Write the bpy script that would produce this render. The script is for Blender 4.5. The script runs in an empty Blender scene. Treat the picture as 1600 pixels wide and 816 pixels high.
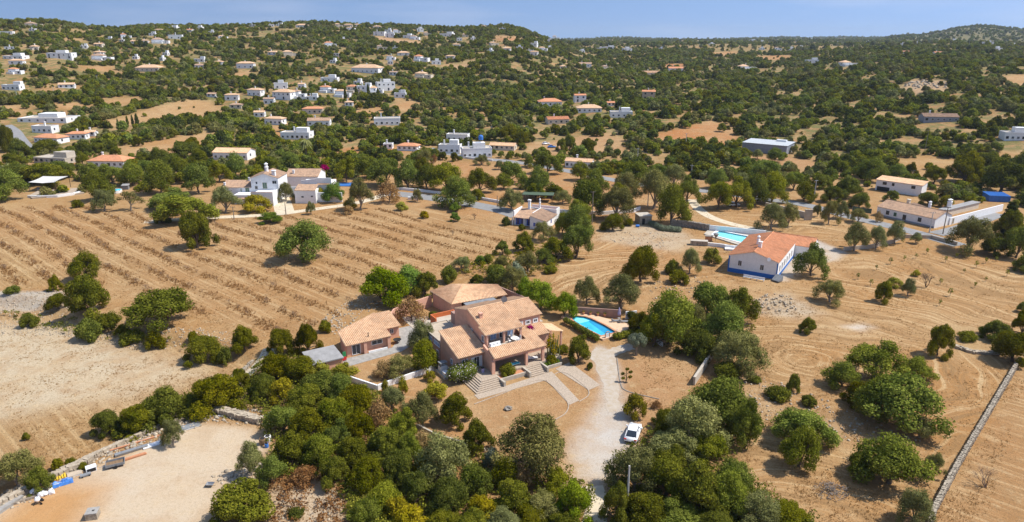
import bpy, math, random
import numpy as np
from mathutils import Vector

R = math.radians
random.seed(7)
rng = np.random.default_rng(7)
SC = bpy.context.scene
COL = SC.collection

# ---------------------------------------------------------------- camera, sky, sun, exposure
CAM_H, PITCH, FPX = 58.0, R(18.2), 1600 * 24 / 36.0
cd = bpy.data.cameras.new("camera"); cd.sensor_width = 36; cd.lens = 24
cd.clip_start = 0.5; cd.clip_end = 60000
cam = bpy.data.objects.new("camera", cd); COL.objects.link(cam)
cam.location = (0, 0, CAM_H); cam.rotation_euler = (math.pi / 2 - PITCH, 0, 0)
SC.camera = cam

SUN_EL, SUN_AZ = R(55), R(86)            # azimuth clockwise from +Y
w = bpy.data.worlds.new("World"); SC.world = w; w.use_nodes = True
nt = w.node_tree; nt.nodes.clear()
sky = nt.nodes.new('ShaderNodeTexSky'); sky.sky_type = 'NISHITA'; sky.sun_disc = False
sky.sun_elevation = SUN_EL; sky.sun_rotation = SUN_AZ; sky.altitude = 200
sky.air_density = 1.0; sky.dust_density = 0.3; sky.ozone_density = 1.3
bg = nt.nodes.new('ShaderNodeBackground'); bg.inputs[1].default_value = 0.15
wo = nt.nodes.new('ShaderNodeOutputWorld')
# thin high cloud streaks over the blue, real part of the sky
tc = nt.nodes.new('ShaderNodeTexCoord')
mp = nt.nodes.new('ShaderNodeMapping'); mp.inputs['Scale'].default_value = (2.2, 2.2, 16)
mp.inputs['Rotation'].default_value = (0, R(3), 0); mp.inputs['Location'].default_value = (0.35, 0, 0.55)
nz = nt.nodes.new('ShaderNodeTexNoise'); nz.inputs['Scale'].default_value = 1.3; nz.inputs['Detail'].default_value = 5
nz.inputs['Roughness'].default_value = 0.5
rmp = nt.nodes.new('ShaderNodeMapRange'); rmp.inputs[1].default_value = 0.5; rmp.inputs[2].default_value = 0.74
rmp.inputs[3].default_value = 0.0; rmp.inputs[4].default_value = 0.33
mixc = nt.nodes.new('ShaderNodeMixRGB'); mixc.inputs[2].default_value = (4.2, 4.3, 5.0, 1)
L = nt.links.new
L(tc.outputs['Generated'], mp.inputs[0]); L(mp.outputs[0], nz.inputs['Vector']); L(nz.outputs[0], rmp.inputs[0])
# the clear blue of higher air reaches down to the horizon
vadd = nt.nodes.new('ShaderNodeVectorMath'); vadd.operation = 'ADD'; vadd.inputs[1].default_value = (0, 0, 0.46)
vno = nt.nodes.new('ShaderNodeVectorMath'); vno.operation = 'NORMALIZE'
L(tc.outputs['Generated'], vadd.inputs[0]); L(vadd.outputs[0], vno.inputs[0]); L(vno.outputs[0], sky.inputs['Vector'])
L(rmp.outputs[0], mixc.inputs[0]); L(sky.outputs[0], mixc.inputs[1]); L(mixc.outputs[0], bg.inputs[0]); L(bg.outputs[0], wo.inputs[0])

sl = bpy.data.lights.new("sun", 'SUN'); sl.energy = 4.3; sl.angle = R(0.5); sl.color = (1.0, 0.95, 0.87)
sun = bpy.data.objects.new("sun", sl); COL.objects.link(sun)
sdir = Vector((math.sin(SUN_AZ) * math.cos(SUN_EL), math.cos(SUN_AZ) * math.cos(SUN_EL), math.sin(SUN_EL)))
sun.rotation_euler = sdir.to_track_quat('Z', 'Y').to_euler()
SC.view_settings.view_transform = 'Standard'; SC.view_settings.look = 'None'
SC.view_settings.exposure = 0.4; SC.view_settings.gamma = 1.0; SC.view_settings.use_curve_mapping = False
SC.cycles.max_bounces = 5; SC.cycles.diffuse_bounces = 2; SC.cycles.glossy_bounces = 2
SC.cycles.transmission_bounces = 3; SC.cycles.volume_bounces = 0; SC.cycles.transparent_max_bounces = 4
SC.cycles.use_denoising = True
SC.cycles.caustics_reflective = False; SC.cycles.caustics_refractive = False

# ---------------------------------------------------------------- terrain height
def az_of(px):
    return math.atan((px - 800) / FPX * math.cos(PITCH))
def z_at(py, r, px=800):                 # height seen at picture row py at ground range r
    u = (px - 800) / FPX; v = (408 - py) / FPX
    f = math.cos(PITCH) + v * math.sin(PITCH); up = v * math.cos(PITCH) - math.sin(PITCH)
    return CAM_H + r * up / math.hypot(u, f)
SKY_L = [(-900, 40), (-300, 30), (0, 36), (80, 34), (130, 41), (170, 46), (240, 41), (330, 42), (420, 40), (500, 37), (560, 41), (640, 42),
         (700, 46), (760, 42), (790, 40), (820, 43), (860, 51), (900, 60), (960, 74)]
SKY_F = [(-900, 62), (860, 60), (920, 61), (960, 59), (1020, 61), (1100, 63), (1160, 61), (1230, 59), (1280, 60), (1330, 59), (1380, 60), (1700, 62), (2600, 60)]
SKY_H = [(1340, 66), (1400, 57), (1440, 54), (1470, 49), (1500, 43), (1530, 39), (1560, 42), (1600, 45), (1700, 52), (1900, 62), (2600, 66)]
RL, RF, RH = 1200.0, 6000.0, 3000.0
def tab(lst, r):
    return np.array([az_of(p) for p, _ in lst]), np.array([z_at(y, r, p) for p, y in lst])
TL, TF, TH = tab(SKY_L, RL), tab(SKY_F, RF), tab(SKY_H, RH)
def sstep(a, b, x):
    t = np.clip((x - a) / (b - a), 0, 1); return t * t * (3 - 2 * t)
_wk = rng.uniform(-1, 1, (10, 2)); _wp = rng.uniform(0, 6.28, 10)
def undul(x, y):
    s = 0
    for (a, b), p, k in zip(_wk, _wp, [90, 130, 170, 220, 75, 300, 110, 60, 50, 190]):
        s = s + np.sin((a * x + b * y) / k * 3 + p) * k / 150
    return s
LOWPOLY = None
def H(x, y):
    x = np.asarray(x, float); y = np.asarray(y, float)
    r = np.hypot(x, y); az = np.arctan2(x, np.maximum(y, 1e-6)); az = np.where(y <= 0, np.sign(x) * 1.57, az)
    zl = np.interp(az, *TL); zf = np.interp(az, *TF); zh = np.interp(az, *TH)
    fl = np.interp(r, [0, 330, 430, 520, 600, 720, 850, 1000, 1120, 1200, 1300, 1500, 2500, 60000], [0, 0, .03, .1, .2, .39, .61, .82, .95, 1, .97, .8, .45, .3])
    hl = fl * zl
    fr = np.interp(r, [0, 340, 400, 560, 720, 900, 1200, 1600, 2400], [0, 0, 1.5, 11.5, 19, 25.5, 33, 39, 40])
    hr = fr + (zf - 40) * sstep(2000, RF, r)
    hr = np.where(r > RF, np.maximum(zf - (r - RF) * 0.01, 0), hr)
    bump = sstep(R(20), R(34), az) * np.interp(r, [0, 380, 520, 620, 760, 950, 1300, 2000], [0, 0, 7, 11, 13, 12, 5, 0])
    hr = hr + bump
    hill = np.maximum(zh - 44, 0) * sstep(1900, RH, r) * (1 - sstep(RH + 300, 5200, r)) * sstep(az_of(1330), az_of(1400), az)
    hr = hr + hill * (az > 0)
    wl = 1 - sstep(az_of(790), az_of(965), az)
    h = hl * wl + hr * (1 - wl)
    h = h + undul(x, y) * sstep(420, 800, r) * 1.0 * (1 - .5 * wl)
    if LOWPOLY is not None:
        h = h - 1.6 * poly_mask(LOWPOLY, x, y, 2.2)
    return h
def seg_dist(px, py, a, b):
    ax, ay = a; bx, by = b; dx, dy = bx - ax, by - ay
    t = np.clip(((px - ax) * dx + (py - ay) * dy) / (dx * dx + dy * dy + 1e-9), 0, 1)
    return np.hypot(px - ax - t * dx, py - ay - t * dy)
def inside(poly, x, y):
    c = np.zeros(np.shape(x), bool); n = len(poly)
    for i in range(n):
        x1, y1 = poly[i]; x2, y2 = poly[i - 1]
        if y1 == y2: continue
        c ^= ((y1 > y) != (y2 > y)) & (x < (x2 - x1) * (y - y1) / (y2 - y1) + x1)
    return c
def poly_mask(poly, x, y, soft):
    x = np.asarray(x, float); y = np.asarray(y, float)
    P = np.array(poly); out = np.zeros(np.shape(x))
    near = (x > P[:, 0].min() - soft) & (x < P[:, 0].max() + soft) & (y > P[:, 1].min() - soft) & (y < P[:, 1].max() + soft)
    if not np.any(near): return out
    xs, ys = (x[near], y[near]) if np.ndim(x) else (x, y)
    d = np.full(np.shape(xs), 1e9)
    for i in range(len(poly)): d = np.minimum(d, seg_dist(xs, ys, poly[i - 1], poly[i]))
    s = np.where(inside(poly, xs, ys), d, -d)
    m = sstep(-soft, soft, s)
    if np.ndim(x): out[near] = m
    else: out = m
    return out
_T = np.concatenate([np.linspace(40, 500, 900), np.geomspace(501, 9000, 900)])
def G(px, py, h=0.0):                    # the point of the ground (plus h) seen at a picture position
    u = (px - 800) / FPX; v = (py - 408) / FPX
    f = math.cos(PITCH) - v * math.sin(PITCH); d = math.sin(PITCH) + v * math.cos(PITCH)
    z = CAM_H - _T * d; g = H(_T * u, _T * f) + h
    k = np.nonzero(z <= g)[0]
    if len(k) == 0: t = 6000.0
    elif k[0] == 0: t = _T[0]
    else:
        i = k[0]; a = z[i - 1] - g[i - 1]; b = z[i] - g[i]; t = _T[i - 1] + (_T[i] - _T[i - 1]) * a / (a - b)
    return Vector((u * t, f * t, float(H(u * t, f * t))))
def depth_of(p): return p.y * math.cos(PITCH) + (CAM_H - p.z) * math.sin(PITCH)
def ppm(p): return FPX / depth_of(p)     # picture pixels per metre at a point
def GP(pts): return [tuple(G(*p)[:2]) for p in pts]
LOWPOLY = GP([(-400, 470), (0, 462), (90, 478), (150, 500), (240, 520), (330, 535), (400, 555), (392, 600), (330, 640), (250, 665),
              (120, 720), (20, 770), (-150, 816), (-500, 816)])

# ---------------------------------------------------------------- materials
MATS = {}
def mat(name, col, rough=0.85, var=0.12, scale=3.0, bump=0.0, metallic=0.0, col2=None, spec=0.3, wave=None, obj=True):
    if name in MATS: return MATS[name]
    m = bpy.data.materials.new(name); m.use_nodes = True; n = m.node_tree; b = n.nodes['Principled BSDF']
    b.inputs['Roughness'].default_value = rough; b.inputs['Metallic'].default_value = metallic
    b.inputs['Specular IOR Level'].default_value = spec
    t = n.nodes.new('ShaderNodeTexCoord'); z = n.nodes.new('ShaderNodeTexNoise')
    z.inputs['Scale'].default_value = scale; z.inputs['Detail'].default_value = 6; z.inputs['Roughness'].default_value = 0.65
    n.links.new(t.outputs['Object'], z.inputs['Vector'])
    mx = n.nodes.new('ShaderNodeMixRGB')
    c2 = col2 or tuple(c * (1 - 2 * var) for c in col); c1 = tuple(min(1, c * (1 + var)) for c in col)
    mx.inputs[1].default_value = (*c1, 1); mx.inputs[2].default_value = (*c2, 1)
    mr = n.nodes.new('ShaderNodeMapRange'); mr.inputs[1].default_value = 0.3; mr.inputs[2].default_value = 0.7
    n.links.new(z.outputs[0], mr.inputs[0]); n.links.new(mr.outputs[0], mx.inputs[0])
    n.links.new(mx.outputs[0], b.inputs['Base Color'])
    if bump:
        bp = n.nodes.new('ShaderNodeBump'); bp.inputs['Strength'].default_value = bump; bp.inputs['Distance'].default_value = 0.1
        n.links.new(z.outputs[0], bp.inputs['Height']); n.links.new(bp.outputs[0], b.inputs['Normal'])
    MATS[name] = m; return m
def tile_mat(name, c1, c2, c3):           # clay roof tiles: short courses across, each tile a little different
    m = bpy.data.materials.new(name); m.use_nodes = True; n = m.node_tree; b = n.nodes['Principled BSDF']
    b.inputs['Roughness'].default_value = 0.9; b.inputs['Specular IOR Level'].default_value = 0.2
    t = n.nodes.new('ShaderNodeTexCoord')
    v = n.nodes.new('ShaderNodeTexVoronoi'); v.inputs['Scale'].default_value = 3.6
    z = n.nodes.new('ShaderNodeTexNoise'); z.inputs['Scale'].default_value = 0.9; z.inputs['Detail'].default_value = 5
    n.links.new(t.outputs['Object'], v.inputs['Vector']); n.links.new(t.outputs['Object'], z.inputs['Vector'])
    sp = n.nodes.new('ShaderNodeSeparateColor'); n.links.new(v.outputs['Color'], sp.inputs[0])
    m1 = n.nodes.new('ShaderNodeMixRGB'); m1.inputs[1].default_value = (*c1, 1); m1.inputs[2].default_value = (*c2, 1)
    n.links.new(sp.outputs[0], m1.inputs[0])
    mr = n.nodes.new('ShaderNodeMapRange'); mr.inputs[1].default_value = .42; mr.inputs[2].default_value = .75; mr.inputs[4].default_value = .8
    n.links.new(z.outputs[0], mr.inputs[0])
    m2 = n.nodes.new('ShaderNodeMixRGB'); m2.inputs[2].default_value = (*c3, 1)
    n.links.new(mr.outputs[0], m2.inputs[0]); n.links.new(m1.outputs[0], m2.inputs[1]); n.links.new(m2.outputs[0], b.inputs['Base Color'])
    z2 = n.nodes.new('ShaderNodeTexNoise'); z2.inputs['Scale'].default_value = .35; z2.inputs['Detail'].default_value = 8; z2.inputs['Roughness'].default_value = .75
    n.links.new(t.outputs['Object'], z2.inputs['Vector']); mr2 = n.nodes.new('ShaderNodeMapRange'); mr2.inputs[1].default_value = .50; mr2.inputs[2].default_value = .72; mr2.inputs[4].default_value = .55
    n.links.new(z2.outputs[0], mr2.inputs[0]); m3 = n.nodes.new('ShaderNodeMixRGB'); m3.inputs[2].default_value = (c3[0] * .55, c3[1] * .6, c3[2] * .62, 1)
    n.links.new(mr2.outputs[0], m3.inputs[0]); n.links.new(m2.outputs[0], m3.inputs[1]); n.links.new(m3.outputs[0], b.inputs['Base Color'])
    bp = n.nodes.new('ShaderNodeBump'); bp.inputs['Strength'].default_value = .5; bp.inputs['Distance'].default_value = .04
    n.links.new(v.outputs['Distance'], bp.inputs['Height']); n.links.new(bp.outputs[0], b.inputs['Normal'])
    MATS[name] = m; return m
def leaf_mat(name, c1, c2, trans=0.22):
    m = bpy.data.materials.new(name); m.use_nodes = True; n = m.node_tree; n.nodes.clear()
    at = n.nodes.new('ShaderNodeAttribute'); at.attribute_name = 'tint'
    oi = n.nodes.new('ShaderNodeObjectInfo')
    mx = n.nodes.new('ShaderNodeMixRGB'); mx.inputs[1].default_value = (*c1, 1); mx.inputs[2].default_value = (*c2, 1)
    n.links.new(at.outputs['Fac'], mx.inputs[0])
    hs = n.nodes.new('ShaderNodeHueSaturation')
    def rngmap(src, lo, hi):
        q = n.nodes.new('ShaderNodeMapRange'); q.inputs[3].default_value = lo; q.inputs[4].default_value = hi
        n.links.new(src, q.inputs[0]); return q.outputs[0]
    n.links.new(rngmap(oi.outputs['Random'], 0.480, 0.520), hs.inputs['Hue'])
    mm = n.nodes.new('ShaderNodeMath'); mm.operation = 'FRACT'; m3 = n.nodes.new('ShaderNodeMath'); m3.operation = 'MULTIPLY'
    m3.inputs[1].default_value = 7.13; n.links.new(oi.outputs['Random'], m3.inputs[0]); n.links.new(m3.outputs[0], mm.inputs[0])
    n.links.new(rngmap(mm.outputs[0], 0.75, 1.3), hs.inputs['Value'])
    n.links.new(rngmap(oi.outputs['Random'], 1.12, 0.95), hs.inputs['Saturation'])
    n.links.new(mx.outputs[0], hs.inputs['Color'])
    d = n.nodes.new('ShaderNodeBsdfDiffuse'); t = n.nodes.new('ShaderNodeBsdfTranslucent')
    n.links.new(hs.outputs[0], d.inputs[0]); n.links.new(hs.outputs[0], t.inputs[0])
    ms = n.nodes.new('ShaderNodeMixShader'); ms.inputs[0].default_value = trans
    n.links.new(d.outputs[0], ms.inputs[1]); n.links.new(t.outputs[0], ms.inputs[2])
    o = n.nodes.new('ShaderNodeOutputMaterial'); n.links.new(ms.outputs[0], o.inputs[0])
    MATS[name] = m; return m

mat('white_wall', (.84, .84, .835), .8, .05, 1.2); mat('cream_wall', (.68, .6, .48), .85, .06, 1.2)
mat('pink_wall', (.70, .395, .28), .9, .08, .9); mat('brown_pink', (.4, .25, .2), .9, .1, .9)
mat('blue_paint', (.03, .16, .5), .6, .06); mat('blue_shutter', (.03, .09, .45), .5, .06); mat('grey_paint', (.31, .325, .36), .6, .08, .8)
mat('grey_concrete', (.36, .34, .31), .95, .16, 1.2, .2); mat('pale_concrete', (.5, .44, .36), .95, .1, .8, .2)
mat('stone', (.40, .34, .26), .95, .3, 2.2, .5); mat('pale_rock', (.46, .38, .28), .95, .25, 1.5, .5); mat('dark_stone', (.3, .27, .23), .95, .2, 2.2, .5)
mat('asphalt', (.27, .265, .26), .9, .1, .6, .15); mat('paver', (.46, .37, .28), .9, .2, 5, .2); mat('deck', (.66, .46, .3), .8, .07, 2)
mat('green_door', (.12, .19, .14), .6, .08); mat('glass', (.03, .04, .055), .12, .1, 2, spec=.6); mat('dark', (.03, .028, .027), .9, .1); mat('metal', (.42, .43, .45), .4, .08, metallic=.6)
mat('wood', (.25, .16, .09), .8, .2, 4); mat('pole_wood', (.27, .22, .17), .9, .15, 4); mat('pole_pale', (.55, .53, .5), .9, .1, 4)
mat('white_paint', (.82, .82, .82), .5, .03); mat('red_cloth', (.6, .03, .03), .8, .08); mat('green_cloth', (.03, .25, .09), .8, .08)
mat('sheet_grey', (.24, .25, .26), .7, .15, 1.6); mat('sheet_blue', (.06, .2, .55), .4, .1, 1); mat('lilac', (.42, .38, .58), .8, .1)
mat('terracotta', (.55, .25, .13), .85, .12, 3); mat('orange_wall', (.6, .16, .05), .8, .1); mat('green_roof', (.085, .125, .08), .8, .12)
mat('bark', (.16, .12, .085), .95, .25, 5, .4); mat('pale_bark', (.3, .25, .2), .95, .2, 5, .4); mat('dry_twig', (.3, .2, .13), .95, .2, 5)
mat('tyre', (.02, .02, .02), .8, .1); mat('yellow_paint', (.7, .45, .03), .6, .1); mat('blue_plastic', (.05, .2, .6), .5, .1); mat('cardboard', (.45, .3, .18), .9, .1)
mat('pool_tile', (.09, .62, .80), .5, .14, .5); mat('pool_pale', (.40, .88, .95), .5, .05, 3); mat('shade_cloth', (.62, .6, .56), .8, .04)  # pool_tile mottling puts caustic-like ripple light into the tile colour
mat('blue_window', (.3, .42, .65), .3, .08); mat('tan_flat', (.5, .41, .31), .95, .1, 1); mat('grey_flat', (.33, .32, .31), .95, .12, 1)
tile_mat('tile_tan', (.64, .395, .23), (.74, .51, .32), (.50, .30, .18)); tile_mat('tile_orange', (.60, .25, .12), (.68, .33, .18), (.48, .22, .12))
tile_mat('tile_old', (.42, .26, .17), (.52, .36, .24), (.28, .19, .14))
leaf_mat('leaf_carob', (.080, .092, .011), (.265, .252, .033), .30); leaf_mat('leaf_broad', (.098, .124, .014), (.305, .315, .052), .32)
leaf_mat('leaf_olive', (.135, .138, .040), (.330, .315, .115), .25); leaf_mat('leaf_yellow', (.21, .19, .02), (.46, .39, .05), .3)
leaf_mat('leaf_brown', (.24, .14, .055), (.42, .28, .125)); leaf_mat('leaf_dark', (.055, .066, .013), (.160, .168, .034), .28)
leaf_mat('leaf_fresh', (.09, .145, .012), (.27, .33, .045), .3); leaf_mat('petal', (.25, .008, .06), (.5, .02, .15)); leaf_mat('dry_straw', (.40, .26, .11), (.64, .45, .22), .45)
leaf_mat('petal_white', (.7, .6, .62), (.85, .8, .8)); leaf_mat('leaf_silver', (.16, .19, .11), (.32, .35, .24)); leaf_mat('weed', (.29, .18, .075), (.50, .34, .16), .4)
def water_mat():
    m = bpy.data.materials.new('pool_water'); m.use_nodes = True; n = m.node_tree; n.nodes.clear()
    tr = n.nodes.new('ShaderNodeBsdfTransparent'); tr.inputs[0].default_value = (.80, .98, 1.0, 1)
    gl = n.nodes.new('ShaderNodeBsdfGlossy'); gl.inputs['Roughness'].default_value = .08
    z = n.nodes.new('ShaderNodeTexNoise'); z.inputs['Scale'].default_value = 2.5
    bp = n.nodes.new('ShaderNodeBump'); bp.inputs['Strength'].default_value = .3; bp.inputs['Distance'].default_value = .05
    n.links.new(z.outputs[0], bp.inputs['Height']); n.links.new(bp.outputs[0], gl.inputs['Normal'])
    mx = n.nodes.new('ShaderNodeMixShader'); mx.inputs[0].default_value = .08
    n.links.new(tr.outputs[0], mx.inputs[1]); n.links.new(gl.outputs[0], mx.inputs[2])
    o = n.nodes.new('ShaderNodeOutputMaterial'); n.links.new(mx.outputs[0], o.inputs[0]); MATS['pool_water'] = m
water_mat()

# ---------------------------------------------------------------- mesh helpers
def tag(o, label=None, cat=None, group=None, kind=None):
    if label: o['label'] = label
    if cat: o['category'] = cat
    if group: o['group'] = group
    if kind: o['kind'] = kind
    return o
def link(name, me, parent=None, m=None):
    o = bpy.data.objects.new(name, me); COL.objects.link(o)
    if m: me.materials.append(MATS[m])
    if parent: o.parent = parent
    return o
def empty(name, loc, rz=0.0, label=None, cat=None, group=None):
    o = bpy.data.objects.new(name, None); COL.objects.link(o); o.empty_display_size = .5
    o.location = loc; o.rotation_euler = (0, 0, rz)
    return tag(o, label, cat, group)
class MB:
    def __init__(s): s.v = []; s.f = []
    def add(s, v, f):
        k = len(s.v); s.v += [tuple(p) for p in v]; s.f += [tuple(i + k for i in q) for q in f]; return s
    def box(s, x0, x1, y0, y1, z0, z1):
        return s.add([(x0, y0, z0), (x1, y0, z0), (x1, y1, z0), (x0, y1, z0), (x0, y0, z1), (x1, y0, z1), (x1, y1, z1), (x0, y1, z1)],
                     [(3, 2, 1, 0), (4, 5, 6, 7), (0, 1, 5, 4), (1, 2, 6, 5), (2, 3, 7, 6), (3, 0, 4, 7)])
    def prism(s, poly, z0, z1, tops=None):    # ccw polygon; tops: height per corner
        n = len(poly); zt = tops or [z1] * n
        v = [(x, y, z0) for x, y in poly] + [(x, y, zt[i]) for i, (x, y) in enumerate(poly)]
        return s.add(v, [tuple(range(n - 1, -1, -1)), tuple(range(n, 2 * n))] + [(i, (i + 1) % n, n + (i + 1) % n, n + i) for i in range(n)])
    def tube(s, pts, rad, k=6):
        pts = [Vector(p) for p in pts]; rings = []
        for i, p in enumerate(pts):
            d = (pts[min(i + 1, len(pts) - 1)] - pts[max(i - 1, 0)]).normalized()
            a = d.orthogonal().normalized(); b = d.cross(a); r = rad[i] if hasattr(rad, '__len__') else rad
            rings.append([p + (a * math.cos(2 * math.pi * j / k) + b * math.sin(2 * math.pi * j / k)) * r for j in range(k)])
        v = [q for rg in rings for q in rg]; n = len(pts)
        f = [(i * k + j, i * k + (j + 1) % k, (i + 1) * k + (j + 1) % k, (i + 1) * k + j) for i in range(n - 1) for j in range(k)]
        return s.add(v, f + [tuple(range(k - 1, -1, -1)), tuple((n - 1) * k + j for j in range(k))])
    def lathe(s, prof, cx=0, cy=0, k=10):
        v = [(cx + r * math.cos(2 * math.pi * j / k), cy + r * math.sin(2 * math.pi * j / k), z) for r, z in prof for j in range(k)]
        f = [(i * k + j, i * k + (j + 1) % k, (i + 1) * k + (j + 1) % k, (i + 1) * k + j) for i in range(len(prof) - 1) for j in range(k)]
        return s.add(v, f + [tuple(range(k - 1, -1, -1)), tuple((len(prof) - 1) * k + j for j in range(k))])
    def ribs(s, a, b, c, d, pitch=.34, amp=.085, th=.1):
        # tiled slope: a-b eave, d-c ridge; rounded rows run from eave to ridge
        a, b, c, d = map(Vector, (a, b, c, d)); n = max(2, int((b - a).length / pitch)) * 2
        nrm = (b - a).cross(d - a).normalized()
        if nrm.z < 0: nrm = -nrm
        v = []; f = []
        for i in range(n + 1):
            t = i / n; o = nrm * (amp if i % 2 else -amp * .6)
            lo = a.lerp(b, t); hi = d.lerp(c, t); v += [lo + o, hi + o, lo - nrm * th, hi - nrm * th]
        for i in range(n):
            k = 4 * i; f += [(k, k + 4, k + 5, k + 1), (k, k + 2, k + 6, k + 4), (k + 2, k + 3, k + 7, k + 6), (k + 1, k + 5, k + 7, k + 3)]
        f += [(0, 1, 3, 2), (4 * n, 4 * n + 2, 4 * n + 3, 4 * n + 1)]
        return s.add(v, f)
    def build(s, name, m, parent=None, smooth=False):
        me = bpy.data.meshes.new(name); me.from_pydata(s.v, [], s.f); me.update()
        if smooth: me.polygons.foreach_set('use_smooth', [True] * len(me.polygons))
        return link(name, me, parent, m)
def box(name, m, parent, *d): return MB().box(*d).build(name, m, parent)
def np_mesh(name, V, F, k=4):
    me = bpy.data.meshes.new(name); n = len(F)
    me.vertices.add(len(V)); me.vertices.foreach_set('co', np.asarray(V, np.float32).ravel())
    me.loops.add(n * k); me.loops.foreach_set('vertex_index', np.asarray(F, np.int32).ravel())
    me.polygons.add(n); me.polygons.foreach_set('loop_start', np.arange(n, dtype=np.int32) * k)
    me.update(calc_edges=True); return me
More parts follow.
